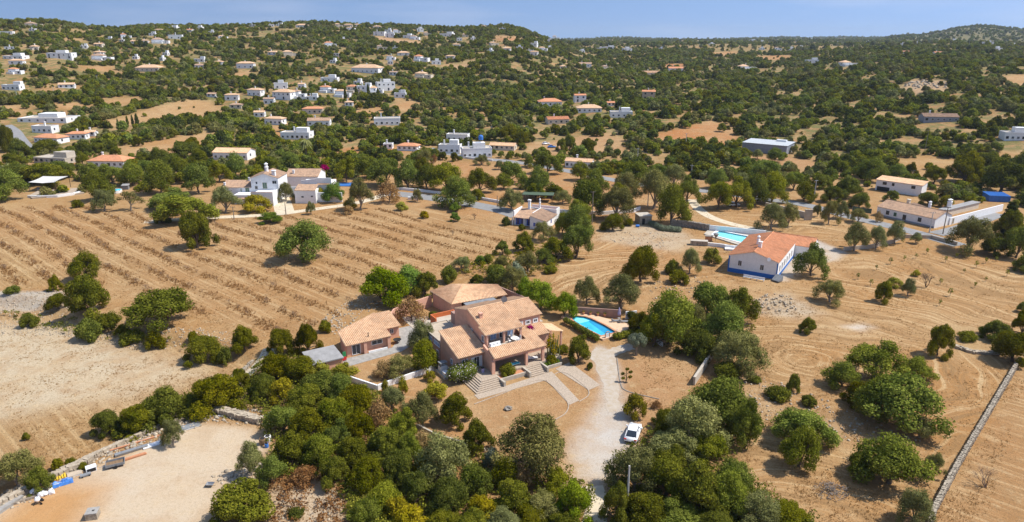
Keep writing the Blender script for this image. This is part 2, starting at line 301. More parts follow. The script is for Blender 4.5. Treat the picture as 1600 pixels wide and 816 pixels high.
# ---------------------------------------------------------------- ground sheet
STRAW, TAN, ORANGE, RED, PALE, GRAV = (.56, .40, .21), (.53, .37, .20), (.55, .335, .165), (.55, .27, .115), (.66, .575, .43), (.54, .47, .39)
SCRUB = (.40, .29, .15)
REG = [  # soil patches: corners in the picture, colour, softness in metres, loose-track kind
    ([(-600, 330), (120, 322), (330, 345), (560, 330), (640, 322), (800, 345), (810, 365), (740, 405), (690, 418), (600, 462), (540, 492), (480, 518), (430, 525), (300, 485), (190, 445), (60, 445), (-600, 460)], (.58, .385, .20), 3, 'rows'),
    ([(-300, 372), (10, 372), (90, 420), (130, 445), (60, 447), (-300, 460)], (.62, .50, .30), 4, 'rows'),
    ([(170, 380), (230, 440), (190, 450), (140, 420)], (.62, .50, .32), 5, 'rows'),
    ([(-600, 300), (0, 315), (140, 300), (350, 320), (350, 343), (120, 325), (-600, 335)], (.56, .42, .24), 2, None),
    ([(-600, 470), (90, 478), (330, 545), (400, 565), (330, 640), (100, 720), (-600, 780)], (.58, .44, .25), 3, 'rows'),
    ([(-300, 495), (110, 505), (250, 550), (330, 570), (320, 592), (200, 625), (90, 640), (0, 660), (-300, 700)], (.53, .435, .30), 6, 'raw'),
    ([(-300, 455), (100, 455), (115, 480), (60, 486), (-300, 490)], (.43, .40, .35), 1.2, 'raw'),
    ([(310, 660), (400, 668), (418, 700), (400, 745), (350, 770), (320, 830), (-300, 900), (0, 790), (100, 750), (190, 712), (260, 685)], (.545, .445, .325), 1.5, 'sand'),
    ([(30, 780), (90, 750), (170, 760), (120, 830), (0, 900), (-60, 850)], (.66, .46, .26), 4, None),
    ([(422, 765), (470, 752), (520, 758), (545, 800), (530, 870), (430, 870)], (.50, .40, .29), 1.5, 'raw'),
    ([(840, 395), (900, 380), (960, 350), (1050, 365), (1070, 390), (1040, 450), (1000, 470), (900, 470), (850, 440)], (.58, .375, .195), 4, 'rings'),
    ([(950, 345), (1060, 355), (1100, 380), (1060, 395), (990, 385), (930, 375)], (.47, .365, .25), 4, 'raw'),
    ([(1075, 310), (1130, 320), (1300, 345), (1340, 380), (1420, 395), (1600, 410), (2000, 430), (2200, 560), (1600, 565), (1455, 816), (1440, 900), (1200, 900), (1130, 700), (1100, 600), (1180, 480), (1130, 440), (1040, 450), (1060, 400), (1100, 385), (1060, 340)], (.57, .375, .185), 4, 'rings'),
    ([(1215, 400), (1290, 390), (1330, 420), (1260, 450), (1180, 460), (1120, 440), (1180, 445)], (.60, .44, .26), 4, None),
    ([(1235, 385), (1270, 372), (1325, 395), (1310, 408), (1265, 412), (1230, 440), (1210, 440)], (.50, .46, .41), 1.5, 'raw'),
    ([(1180, 470), (1230, 455), (1290, 490), (1240, 500), (1185, 490)], (.46, .385, .29), 3, 'raw'),
    ([(1280, 500), (1350, 505), (1370, 520), (1320, 528), (1270, 518)], (.64, .53, .38), 4, 'rings'),
    ([(1160, 590), (1200, 600), (1230, 640), (1200, 660), (1150, 630)], (.58, .46, .34), 3, None),
    ([(1230, 640), (1360, 650), (1430, 690), (1320, 690), (1240, 680)], (.54, .42, .29), 4, None),
    ([(1480, 500), (1550, 520), (1560, 552), (1500, 548)], (.60, .49, .31), 1.5, None),
    ([(1600, 560), (2300, 560), (2300, 950), (1440, 950), (1460, 816)], (.56, .36, .19), 1.0, 'rows'),
    ([(735, 620), (860, 590), (905, 625), (890, 650), (840, 670), (760, 680), (725, 640)], (.58, .40, .25), 1, None),
    ([(560, 560), (690, 585), (740, 650), (720, 690), (640, 650), (600, 610)], (.60, .40, .23), 2, None),
    ([(520, 545), (640, 545), (660, 580), (560, 595), (500, 570)], (.60, .42, .25), 1.5, None),
    ([(865, 560), (960, 540), (1100, 560), (1090, 600), (1010, 670), (980, 720), (930, 780), (880, 760), (880, 690), (900, 640), (870, 600)], (.60, .43, .28), 2, None),
    ([(940, 545), (962, 575), (970, 620), (985, 660), (985, 700), (960, 740), (935, 765), (905, 745), (890, 700), (930, 660), (945, 610)], (.47, .42, .36), 2.5, 'sand'),
    ([(893, 690), (935, 640), (958, 600), (975, 640), (985, 690), (960, 735), (930, 760), (905, 745)], (.50, .46, .41), 3, 'sand'),
    ([(925, 555), (935, 540), (950, 545), (962, 570), (968, 640), (950, 650), (940, 600)], (.46, .42, .37), 1.5, 'sand'),
    ([(1318, 511), (1345, 505), (1368, 511), (1345, 518)], (.62, .58, .52), 1.8, 'raw'),
    ([(690, 250), (1100, 290), (1080, 330), (960, 340), (800, 320), (640, 295), (560, 280), (600, 255)], (.58, .36, .19), 6, None),
    ([(600, 296), (640, 300), (790, 325), (790, 345), (640, 322), (560, 330)], (.58, .39, .22), 2, None),
    ([(820, 225), (960, 205), (990, 240), (900, 245), (820, 240)], (.58, .42, .28), 8, None),
    ([(150, 190), (215, 175), (290, 155), (335, 158), (340, 180), (250, 190), (180, 203)], (.64, .49, .29), 6, 'clear'),
    ([(-40, 165), (40, 163), (38, 180), (-40, 182)], (.60, .43, .24), 6, 'clear'), ([(80, 160), (132, 160), (130, 173), (85, 172)], (.60, .38, .19), 6, 'clear'),
    ([(185, 230), (250, 216), (330, 206), (348, 214), (290, 240), (220, 248), (185, 242)], (.60, .40, .2), 5, 'clear'),
    ([(-100, 240), (30, 238), (34, 258), (-100, 262)], (.58, .42, .22), 5, 'clear'), ([(315, 165), (348, 165), (345, 186), (318, 184)], (.60, .47, .29), 6, 'clear'),
    ([(420, 196), (452, 193), (450, 214), (425, 215)], (.6, .37, .18), 5, 'clear'), ([(538, 174), (590, 167), (608, 176), (565, 184)], (.6, .37, .19), 6, 'clear'),
    ([(528, 232), (570, 226), (562, 250), (530, 252)], (.58, .31, .14), 5, 'clear'), ([(606, 168), (640, 153), (662, 165), (640, 180)], (.62, .42, .24), 6, 'clear'),
    ([(575, 228), (640, 228), (650, 240), (580, 242)], (.58, .32, .15), 5, 'clear'),
    ([(1010, 211), (1060, 200), (1110, 188), (1152, 200), (1152, 226), (1060, 227), (1025, 221)], (.62, .31, .135), 6, 'clear'),
    ([(1400, 142), (1420, 124), (1485, 127), (1482, 147), (1430, 150)], (.62, .55, .46), 8, 'clear'), ([(1560, 118), (1680, 115), (1680, 136), (1570, 135)], (.62, .44, .24), 8, 'clear'),
    ([(1388, 250), (1440, 240), (1500, 250), (1540, 262), (1490, 288), (1400, 278)], (.58, .42, .21), 6, 'clear'), ([(1520, 238), (1680, 232), (1680, 262), (1540, 258)], (.58, .42, .22), 6, 'clear'),
    ([(1040, 100), (1070, 100), (1068, 108), (1035, 107)], (.6, .2, .07), 10, 'clear'), ([(1100, 82), (1150, 80), (1172, 87), (1120, 88)], (.6, .38, .19), 14, 'clear'),
    ([(1180, 88), (1235, 86), (1240, 93), (1180, 95)], (.6, .36, .18), 14, 'clear'), ([(1160, 240), (1240, 245), (1290, 255), (1260, 265), (1170, 250)], (.6, .42, .28), 6, 'clear'),
    ([(575, 55), (660, 66), (660, 72), (600, 66), (565, 56)], (.66, .5, .38), 10, 'clear'), ([(100, 60), (132, 60), (130, 66), (102, 66)], (.58, .42, .24), 10, 'clear'),
    ([(120, 102), (185, 103), (180, 112), (130, 112)], (.58, .38, .2), 10, 'clear'), ([(350, 116), (390, 112), (395, 122), (355, 124)], (.6, .36, .19), 8, 'clear'),
    ([(150, 155), (215, 150), (235, 158), (180, 166)], (.6, .43, .24), 8, 'clear'), ([(700, 100), (740, 100), (735, 109), (700, 108)], (.6, .5, .38), 8, 'clear'),
    ([(770, 57), (815, 60), (812, 67), (775, 66)], (.58, .33, .2), 12, 'clear'),
]
REGW = [(GP(p), c, s, k) for p, c, s, k in REG]
rows_r = np.concatenate([[2, 15, 30, 45, 55, 62]] + [68 * (260 / 68) ** np.linspace(0, 1, 300)] + [np.arange(263, 420, 3.2)] + [np.arange(424, 1400, 7.0)] + [1400 * (9000 / 1400) ** np.linspace(0.02, 1, 55)] + [[14000, 25000, 45000]])
azs = np.concatenate([np.linspace(-math.pi, R(-60), 24)[:-1], np.linspace(R(-60), R(-41), 60)[:-1], np.linspace(R(-41), R(41), 640), np.linspace(R(41), R(60), 60)[1:], np.linspace(R(60), math.pi, 24)[1:-1]])
NA, NR = len(azs), len(rows_r)
RR, AA = np.meshgrid(rows_r, azs, indexing='ij')
X = RR * np.sin(AA); Y = RR * np.cos(AA); Z = H(X, Y)
Z[RR > 12000] -= (RR[RR > 12000] - 12000) * .004
# gentle unevenness of the real ground close by
idx = np.arange(NR * NA).reshape(NR, NA)
F = np.stack([idx[:-1, :], idx[1:, :], np.roll(idx, -1, 1)[1:, :], np.roll(idx, -1, 1)[:-1, :]], -1).reshape(-1, 4)[:, ::-1]
me = np_mesh('ground', np.stack([X, Y, Z], -1).reshape(-1, 3), F)
colr = np.zeros((NR, NA, 4), np.float32); colr[..., 3] = 1
base = np.array(SCRUB) ; colr[..., :3] = base
nearm = 1 - sstep(250, 420, RR); colr[..., :3] = colr[..., :3] * (1 - nearm[..., None]) + np.array((.55, .38, .20)) * nearm[..., None]
strk = np.zeros((NR, NA, 4), np.float32); strk[..., 3] = 1
pat = (np.sin(X / 37 + np.sin(Y / 51) * 2) * np.sin(Y / 43 + np.sin(X / 61) * 2) + .6 * np.sin(X / 17 + Y / 23)) * sstep(300, 450, RR)
dirt = np.clip(pat, 0, 1)[..., None]; colr[..., :3] = colr[..., :3] * (1 - .7 * dirt) + np.array((.60, .385, .20)) * .7 * dirt
strk[..., 2] = sstep(300, 420, RR)
KMUL = np.array((.73, .565, .405))
colr[..., :3] *= KMUL
farhill = (sstep(1700, 2300, RR) * sstep(az_of(1320), az_of(1420), AA))[..., None]
colr[..., :3] = colr[..., :3] * (1 - .85 * farhill) + np.array((.13, .125, .07)) * .75 * farhill
strk[..., 3] = 1 - .75 * farhill[..., 0]
for P, c, s, k in REGW:
    m = poly_mask(P, X, Y, s)
    if k in ('raw', 'sand'): strk[..., 3] = np.minimum(strk[..., 3], 1 - (.3 if k == 'raw' else .6) * m); k = 'raw'
    elif k == 'rawrows': strk[..., 3] = np.minimum(strk[..., 3], 1 - .4 * m)
    if k == 'rawrows': k = 'rows'
    elif k != 'raw': c = np.array(c) * KMUL
    else: k = None
    m = m[..., None]
    colr[..., :3] = colr[..., :3] * (1 - m) + np.array(c) * m
    strk[..., 2] *= 1 - m[..., 0]
    if k == 'rows': strk[..., 0] = np.maximum(strk[..., 0], m[..., 0])
    if k == 'rings': strk[..., 1] = np.maximum(strk[..., 1], m[..., 0])
    if k is None: strk[..., 0] *= 1 - m[..., 0]; strk[..., 1] *= 1 - m[..., 0]
# strips of dead weeds and darker soil along the planted rows
rd, rn = (math.cos(R(-41)), math.sin(R(-41))), (-math.sin(R(-41)), math.cos(R(-41)))
def row_offset(t, o): return .7 * np.sin(t / 17 + o) + .4 * np.sin(t / 7 + o * 3)
_t = X * rd[0] + Y * rd[1]; _o = X * rn[0] + Y * rn[1]; _r = 20 + 6.6 * np.round((_o - 20) / 6.6)
rowm = np.exp(-((_o - _r - row_offset(_t, _r)) / 1.0) ** 2) * poly_mask(REGW[0][0], X, Y, 3) * np.clip(.62 + .35 * np.sin(_t / 9 + _r) * np.sin(_t / 4.3), 0, 1)
colr[..., :3] = colr[..., :3] * (1 - .6 * rowm[..., None]) + np.array((.22, .135, .06)) * .6 * rowm[..., None]
for nm, arr in (('soil', colr), ('track', strk)):
    a = me.attributes.new(nm, 'FLOAT_COLOR', 'POINT'); a.data.foreach_set('color', arr.reshape(-1))
me.polygons.foreach_set('use_smooth', np.ones(len(me.polygons), bool))
def ground_mat():
    m = bpy.data.materials.new('dry_ground'); m.use_nodes = True; n = m.node_tree; b = n.nodes['Principled BSDF']
    N = n.nodes.new; K = n.links.new
    b.inputs['Roughness'].default_value = .95; b.inputs['Specular IOR Level'].default_value = .1
    at = N('ShaderNodeAttribute'); at.attribute_name = 'soil'; tr = N('ShaderNodeAttribute'); tr.attribute_name = 'track'
    sep = N('ShaderNodeSeparateColor'); K(tr.outputs['Color'], sep.inputs[0])
    tc = N('ShaderNodeTexCoord')
    def noise(scale, det=6, rough=.65, vec=None):
        z = N('ShaderNodeTexNoise'); z.inputs['Scale'].default_value = scale; z.inputs['Detail'].default_value = det; z.inputs['Roughness'].default_value = rough
        K(vec or tc.outputs['Object'], z.inputs['Vector']); return z.outputs[0]
    def mr(src, a, bb, lo, hi):
        q = N('ShaderNodeMapRange'); q.inputs[1].default_value = a; q.inputs[2].default_value = bb; q.inputs[3].default_value = lo; q.inputs[4].default_value = hi
        K(src, q.inputs[0]); return q.outputs[0]
    def mul(a, bb, op='MULTIPLY'):
        q = N('ShaderNodeMath'); q.operation = op
        for i, s in enumerate((a, bb)):
            if isinstance(s, (int, float)): q.inputs[i].default_value = s
            else: K(s, q.inputs[i])
        return q.outputs[0]
    def mix(f, a, bb, bt='MIX'):
        q = N('ShaderNodeMixRGB'); q.blend_type = bt
        if isinstance(f, float): q.inputs[0].default_value = f
        else: K(f, q.inputs[0])
        for i, s in ((1, a), (2, bb)):
            if isinstance(s, tuple): q.inputs[i].default_value = (*s, 1)
            else: K(s, q.inputs[i])
        return q.outputs[0]
    c = at.outputs['Color']
    big = noise(.035, 5); RG = tr.outputs['Alpha']; c = mix(mul(mr(big, .42, .62, 0, .6), RG), c, (.53, .365, .19))
    RG = tr.outputs['Alpha']; md = noise(.22, 6); c = mix(mul(mr(md, .46, .64, 0, .65), RG), c, (.36, .195, .08))
    m2 = noise(.5, 7, .75); c = mix(mul(mr(m2, .52, .68, 0, .7), RG), c, (.57, .41, .225))
    # furrow and tyre lines
    mp = N('ShaderNodeMapping'); mp.inputs['Rotation'].default_value = (0, 0, R(41)); K(tc.outputs['Object'], mp.inputs[0])
    mp2 = N('ShaderNodeMapping'); mp2.inputs['Scale'].default_value = (.05, 1.0, 1); K(mp.outputs[0], mp2.inputs[0])
    s1 = noise(1.1, 4, .6, mp2.outputs[0])
    ctr = G(1250, 560)
    sub = N('ShaderNodeVectorMath'); sub.operation = 'SUBTRACT'; sub.inputs[1].default_value = (ctr.x, ctr.y, 0); K(tc.outputs['Object'], sub.inputs[0])
    wob = N('ShaderNodeTexNoise'); wob.inputs['Scale'].default_value = .03; K(tc.outputs['Object'], wob.inputs['Vector'])
    ln = N('ShaderNodeVectorMath'); ln.operation = 'LENGTH'; K(sub.outputs[0], ln.inputs[0])
    sx = N('ShaderNodeSeparateXYZ'); K(sub.outputs[0], sx.inputs[0])
    ang = mul(sx.outputs[0], sx.outputs[1], 'ARCTAN2')
    rad = mul(ln.outputs['Value'], mul(wob.outputs[0], 40.0), 'ADD')
    cb = N('ShaderNodeCombineXYZ'); K(rad, cb.inputs[0]); K(mul(ang, .9), cb.inputs[1])
    s2 = noise(.75, 5, .6, cb.outputs[0])
    c = mix(mul(mr(s1, .42, .62, 0, 1), mul(sep.outputs[0], .6)), c, (.32, .19, .085)); c = mix(mul(mr(s1, .5, .36, 0, 1), mul(sep.outputs[0], .5)), c, (.62, .45, .245))
    c = mix(mul(mr(s2, .50, .60, 0, 1), mul(sep.outputs[1], .8)), c, (.30, .175, .075)); c = mix(mul(mr(s2, .46, .36, 0, 1), mul(sep.outputs[1], .75)), c, (.64, .46, .25))
    # scrub and tufts
    fine = noise(2.6, 6, .75); c = mix(mul(mr(fine, .50, .68, 0, .85), RG), c, (.20, .125, .055))
    vf = noise(9.0, 3, .7); c = mix(mr(vf, .30, .72, 0, .5), c, (.34, .23, .12), 'MULTIPLY') if False else mix(mul(mr(vf, .48, .66, 0, .75), RG), c, (.24, .155, .075))
    scr = noise(.12, 7, .7); c = mix(mul(mr(scr, .44, .55, 0, .8), sep.outputs[2]), c, (.13, .14, .045))
    K(c, b.inputs['Base Color'])
    bp = N('ShaderNodeBump'); bp.inputs['Strength'].default_value = .8; bp.inputs['Distance'].default_value = .25
    hh = mul(mul(m2, fine, 'ADD'), mul(mul(s2, sep.outputs[1]), mul(s1, sep.outputs[0]), 'ADD'), 'ADD')
    K(mul(hh, RG), bp.inputs['Height']); K(bp.outputs[0], b.inputs['Normal'])
    MATS['dry_ground'] = m
ground_mat()
GROUND_K = 1
ground = link('ground', me, None, 'dry_ground'); tag(ground, 'dry tan and orange earth over the whole valley and hills', 'ground', kind='structure')

# ---------------------------------------------------------------- sheets laid over the ground
def strip_pts(pts, step):
    out = []
    for a, b in zip(pts[:-1], pts[1:]):
        a = Vector(a[:2]); b = Vector(b[:2]); n = max(1, int((b - a).length / step))
        out += [a.lerp(b, i / n) for i in range(n)]
    return out + [Vector(pts[-1][:2])]
def smooth_line(pts, it=2):
    pts = [Vector(p[:2]) for p in pts]
    for _ in range(it):
        q = [pts[0]]
        for a, b in zip(pts[:-1], pts[1:]): q += [a.lerp(b, .25), a.lerp(b, .75)]
        pts = q + [pts[-1]]
    return pts
def ribbon(name, m, pts, width, dz, label, cat=None, kind='structure', step=3.0, parent=None, lift=0.0, thick=0.0, sample=True):
    ps = strip_pts(smooth_line(pts), step); v = []; f = []
    for i, p in enumerate(ps):
        d = (ps[min(i + 1, len(ps) - 1)] - ps[max(i - 1, 0)]).normalized(); nn = Vector((-d.y, d.x))
        for s in (-.5, -.17, .17, .5):
            q = p + nn * width * s; v.append((q.x, q.y, float(H(q.x, q.y)) + dz))
    for i in range(len(ps) - 1):
        for j in range(3): k = 4 * i + j; f.append((k, k + 1, k + 5, k + 4)[::-1])
    mb = MB(); mb.add(v, f); o = mb.build(name, m, parent)
    if parent is None: tag(o, label, cat, kind=kind)
    return o
def sheet(name, m, poly, dz, label, kind='structure', cat=None, th=.25):
    z = [float(H(x, y)) for x, y in poly]
    a = sum(poly[i - 1][0] * poly[i][1] - poly[i][0] * poly[i - 1][1] for i in range(len(poly)))
    if a < 0: poly = poly[::-1]; z = z[::-1]
    mb = MB(); mb.prism(poly, min(z) - th, 0, [q + dz for q in z])
    return tag(mb.build(name, m), label, cat, kind=kind)
# ---------------------------------------------------------------- trees
def unit(n):
    v = rng.normal(size=(n, 3)); return v / np.linalg.norm(v, axis=1, keepdims=True)
def sphere_faces(nu=7, nv=5):
    v = [(math.cos(2 * math.pi * i / nu) * math.sin(math.pi * (j + .5) / nv), math.sin(2 * math.pi * i / nu) * math.sin(math.pi * (j + .5) / nv), math.cos(math.pi * (j + .5) / nv)) for j in range(nv) for i in range(nu)]
    f = [(j * nu + i, j * nu + (i + 1) % nu, (j + 1) * nu + (i + 1) % nu, (j + 1) * nu + i) for j in range(nv - 1) for i in range(nu)]
    return np.array(v), np.array(f)
SV, SF = sphere_faces()
def leaf_cloud(name, C, Rr, n, size, m, loose=.16, core=.66, flat=.55):
    """leaf-sized faces spread over overlapping lobes C (centres) with radii Rr"""
    C = np.asarray(C, float); Rr = np.asarray(Rr, float); L = len(C)
    pr = Rr ** 2 / (Rr ** 2).sum(); k = rng.choice(L, n * 2, p=pr); d = unit(n * 2)
    rad = 1 + loose * rng.normal(size=n * 2) * .7 - .05
    P = C[k] + d * (Rr[k] * rad)[:, None]
    keep = np.ones(len(P), bool)
    for j in range(L):
        keep &= (np.linalg.norm(P - C[j], axis=1) > Rr[j] * .78) | (k == j)
    keep &= P[:, 2] > 0.01
    kk_ = k[keep][:n]; P = P[keep][:n]; d = d[keep][:n]; n = len(P)
    N = d + rng.normal(size=(n, 3)) * flat; N /= np.linalg.norm(N, axis=1, keepdims=True)
    T = np.cross(N, unit(n)); T /= np.linalg.norm(T, axis=1, keepdims=True); B = np.cross(N, T)
    s = size * rng.uniform(.55, 1.35, n)[:, None]
    q = rng.uniform(.6, 1.2, (n, 4, 1))
    V = np.stack([P + T * s * q[:, 0], P + B * s * .7 * q[:, 1], P - T * s * q[:, 2], P - B * s * .7 * q[:, 3]], 1).reshape(-1, 3)
    Fq = np.arange(n * 4).reshape(n, 4); lt = rng.normal(0, .17, L); tint = np.repeat(np.clip(rng.normal(.45, .24, n) + lt[kk_], 0, 1), 4)
    if core:
        for j in range(L):
            o = len(V); jit = 1 + rng.normal(size=(len(SV), 1)) * .08
            cv = C[j] + SV * Rr[j] * core * jit; cv[:, 2] = np.maximum(cv[:, 2], .02)
            V = np.vstack([V, cv]); Fq = np.vstack([Fq, SF + o]); tint = np.concatenate([tint, np.full(len(SV), .32)])
    me = np_mesh(name, V, Fq); a = me.attributes.new('tint', 'FLOAT', 'POINT'); a.data.foreach_set('value', tint.astype(np.float32))
    me.materials.append(MATS[m]); return me
def lobes(n, rl, h, z0, spread=.5, squash=.8, seed=0, gaps=0):
    C, Rr = [], []
    rs = np.random.default_rng(seed); ga = rs.uniform(0, 6.28, 3)
    for i in range(n):
        a = 2 * math.pi * (i * .618 + rs.uniform(-.09, .09)); q = math.sqrt((i + .5) / n) * rs.uniform(.66, 1.14)
        r = rl * rs.uniform(.58, 1.3); e = max(0.0, spread - r * .9)
        if gaps > 0 and q > .45 and min(abs((a - g + math.pi) % (2 * math.pi) - math.pi) for g in ga[:gaps]) < .33: q *= .55
        wav = 1.0 if gaps < 0 else 1 + .16 * math.sin(3 * a + ga[0]) + .1 * math.sin(5 * a + ga[1])
        zc = z0 + r * .75 + (h - z0 - 1.7 * r) * (1 - q ** 2.2) * rs.uniform(.55, 1.15)
        C.append((math.cos(a) * q * e * 1.12 * wav, math.sin(a) * q * e * 1.12 * wav, max(zc, r * .6))); Rr.append(r)
    return C, Rr
def trunk_mesh(name, z0, C, Rr, r0, m, nl=5, seed=0):
    rs = random.Random(seed); mb = MB(); k = 7
    lean = (rs.uniform(-.04, .04), rs.uniform(-.04, .04)); zt = max(.1, z0 * .75 + .04)
    mb.tube([(0, 0, -.05), (lean[0] * .4, lean[1] * .4, zt * .5), (lean[0], lean[1], zt)], [r0 * 1.35, r0, r0 * .85], k)
    for i in rs.sample(range(len(C)), min(nl, len(C))):
        c = Vector(C[i]); b = Vector((lean[0], lean[1], zt * .9)); mid = b.lerp(c, .5) + Vector((0, 0, .03))
        mb.tube([b, mid, c], [r0 * .62, r0 * .42, r0 * .2], 5)
    me = bpy.data.meshes.new(name); me.from_pydata(mb.v, [], mb.f); me.materials.append(MATS[m]); return me
# kind: name, look, category, leaf material, lobes (n, rl, h, z0), leaves, leaf size, trunk radius, variants
KIND = {
    'c': ('dome_tree', 'dark green domed', 'tree', 'leaf_carob', (34, .135, .84, .02), 11000, .0185, .035, 3, .16),
    'b': ('broadleaf_tree', 'leafy mid-green', 'tree', 'leaf_broad', (32, .125, .82, .08), 10500, .0185, .03, 4, .30),
    'o': ('olive_tree', 'grey-green olive', 'tree', 'leaf_olive', (30, .125, .86, .12), 13000, .0150, .034, 3, .26),
    'f': ('fruit_tree', 'fresh bright green', 'tree', 'leaf_fresh', (26, .145, .85, .08), 9000, .02, .03, 2, .22),
    'a': ('almond_tree', 'thin pale-leaved', 'tree', 'leaf_olive', (14, .12, .95, .3), 2200, .024, .028, 2, .4),
    's': ('shrub', 'low green', 'shrub', 'leaf_carob', (15, .17, .6, .0), 3000, .032, .02, 3, .2),
    'y': ('shrub', 'yellow-green', 'shrub', 'leaf_yellow', (16, .16, .75, .0), 3400, .03, .02, 2, .28),
    'r': ('shrub', 'rust-brown dry-leaved', 'shrub', 'leaf_brown', (16, .15, .8, .05), 3000, .028, .025, 2, .35),
    'v': ('shrub', 'silvery', 'shrub', 'leaf_silver', (15, .16, .9, .0), 3000, .03, .02, 1, .28),
    'q': ('clipped_tree', 'round clipped', 'tree', 'leaf_carob', (30, .16, .95, .03), 8500, .021, .03, 1, .07),
    'l': ('clipped_olive_tree', 'mushroom-clipped olive', 'tree', 'leaf_silver', (24, .15, .92, .42), 6000, .022, .035, 1, .1),
}
PROTO = {}
for kk, (nm, look, cat, lm, lb, nleaf, ls, tr_, nv, loose) in KIND.items():
    PROTO[kk] = []
    for v in range(nv):
        C, Rr = lobes(*lb, seed=ord(kk) + v * 11, gaps=2 if kk in 'boa' else 1 if kk in 'cfyr' else -1 if kk in 'ql' else 0)
        cm = leaf_cloud('crown', C, Rr, nleaf, ls, lm, loose, core={'a': 0, 'b': .34, 'o': .38, 'r': 0}.get(kk, .6))
        tm = trunk_mesh('trunk', lb[3], C, Rr, tr_, 'pale_bark' if kk in 'oal' else 'bark', 6, v)
        PROTO[kk].append((cm, tm, lb[2]))
# cypress, palm and bare trees
def cypress_mesh():
    C = [(rng.uniform(-.05, .05), rng.uniform(-.05, .05), .25 + i * .33) for i in range(9)]; Rr = [.3, .38, .42, .42, .4, .36, .3, .23, .15]
    return leaf_cloud('crown', C, Rr, 900, .09, 'leaf_dark', .12, .8)
CYP = cypress_mesh(); CYPT = trunk_mesh('trunk', .4, [(0, 0, 1.0)], [.3], .08, 'bark', 1)
def palm_mesh():
    mb = MB(); rs = random.Random(4)
    for i in range(34):
        a = i * 2.4; el = rs.uniform(-.5, 1.2); d = Vector((math.cos(a), math.sin(a), 0)); s = Vector((-d.y, d.x, 0)); pts = []
        for t in (0, .33, .66, 1): pts.append(d * (t * .5 * math.cos(el * .6)) + Vector((0, 0, .9 + math.sin(el) * .3 * t - .38 * t * t)))
        wd = (.02, .07, .06, .01); vv = []
        for p, w_ in zip(pts, wd): vv += [p + s * w_ - Vector((0, 0, w_ * .5)), p + Vector((0, 0, w_ * .2)), p - s * w_ - Vector((0, 0, w_ * .5))]
        mb.add(vv, [(3 * j + q, 3 * j + q + 1, 3 * j + q + 4, 3 * j + q + 3) for j in range(3) for q in range(2)])
    me = bpy.data.meshes.new('crown'); me.from_pydata(mb.v, [], mb.f); a = me.attributes.new('tint', 'FLOAT', 'POINT')
    a.data.foreach_set('value', np.random.default_rng(3).uniform(0, 1, len(mb.v)).astype(np.float32)); me.materials.append(MATS['leaf_olive']); return me
PALM = palm_mesh(); mbp = MB(); mbp.tube([(0, 0, -.05), (.01, 0, .45), (0, .01, .92)], [.055, .04, .045], 8)
PALMT = bpy.data.meshes.new('trunk'); PALMT.from_pydata(mbp.v, [], mbp.f); PALMT.materials.append(MATS['bark'])
def bare_mesh(seed, m, n=60, h=.8):
    rs = random.Random(seed); mb = MB()
    def grow(p, d, l, r, k):
        q = p + d * l; mb.tube([p, p.lerp(q, .5) + Vector((rs.uniform(-.1, .1) * l, rs.uniform(-.1, .1) * l, 0)), q], [r, r * .8, r * .6], 3)
        if k <= 0: return
        for _ in range(rs.choice((2, 3, 3))):
            e = (d + Vector((rs.uniform(-.9, .9), rs.uniform(-.9, .9), rs.uniform(-.2, .6)))).normalized(); grow(q, e, l * rs.uniform(.6, .85), r * .58, k - 1)
    for _ in range(3): grow(Vector((0, 0, 0)), Vector((rs.uniform(-.5, .5), rs.uniform(-.5, .5), 1)).normalized(), .22 * h, .02, 5)
    me = bpy.data.meshes.new('branches'); me.from_pydata(mb.v, [], mb.f); me.materials.append(MATS[m]); return me
BARE = [bare_mesh(3, 'bark'), bare_mesh(8, 'dry_twig')]
SPOTS = []                                # (x, y, radius) of every placed crown
ORD = ['first', 'second', 'third', 'fourth', 'fifth', 'sixth', 'seventh', 'eighth', 'ninth', 'tenth', 'eleventh', 'twelfth', 'thirteenth', 'fourteenth', 'fifteenth', 'sixteenth', 'seventeenth', 'eighteenth', 'nineteenth', 'twentieth', 'twenty-first', 'twenty-second', 'twenty-third', 'twenty-fourth']
VN = 0
def tree_at(k, cx, cy, wpx, hpx=None, label=None, group=None, cat=None, name=None, col=None):
    global VN; VN += 1
    nm, look, kc, lm, lb = KIND[k][:5]; cm, tm, hr = PROTO[k][VN % len(PROTO[k])]
    p = G(cx, cy); W = wpx / ppm(p) * 1.03
    for _ in range(3):
        dep = math.atan2(CAM_H - p.z, p.y)
        Hm = hr * W if not hpx else math.sqrt(max((hpx / ppm(p)) ** 2 - (W * .8 * math.sin(dep)) ** 2, (.35 * W) ** 2)) / math.cos(dep)
        Hm = min(max(Hm, .45 * W), 1.6 * W)
        p = G(cx, cy, Hm * .5); W = wpx / ppm(p) * 1.03
    e = empty(name or nm, p, random.uniform(0, 6.28), label, cat or kc, group); e.scale = (W, W, Hm / hr)
    link('trunk', tm, e); link('crown', cm, e); SPOTS.append((p.x, p.y, W * .5)); return e
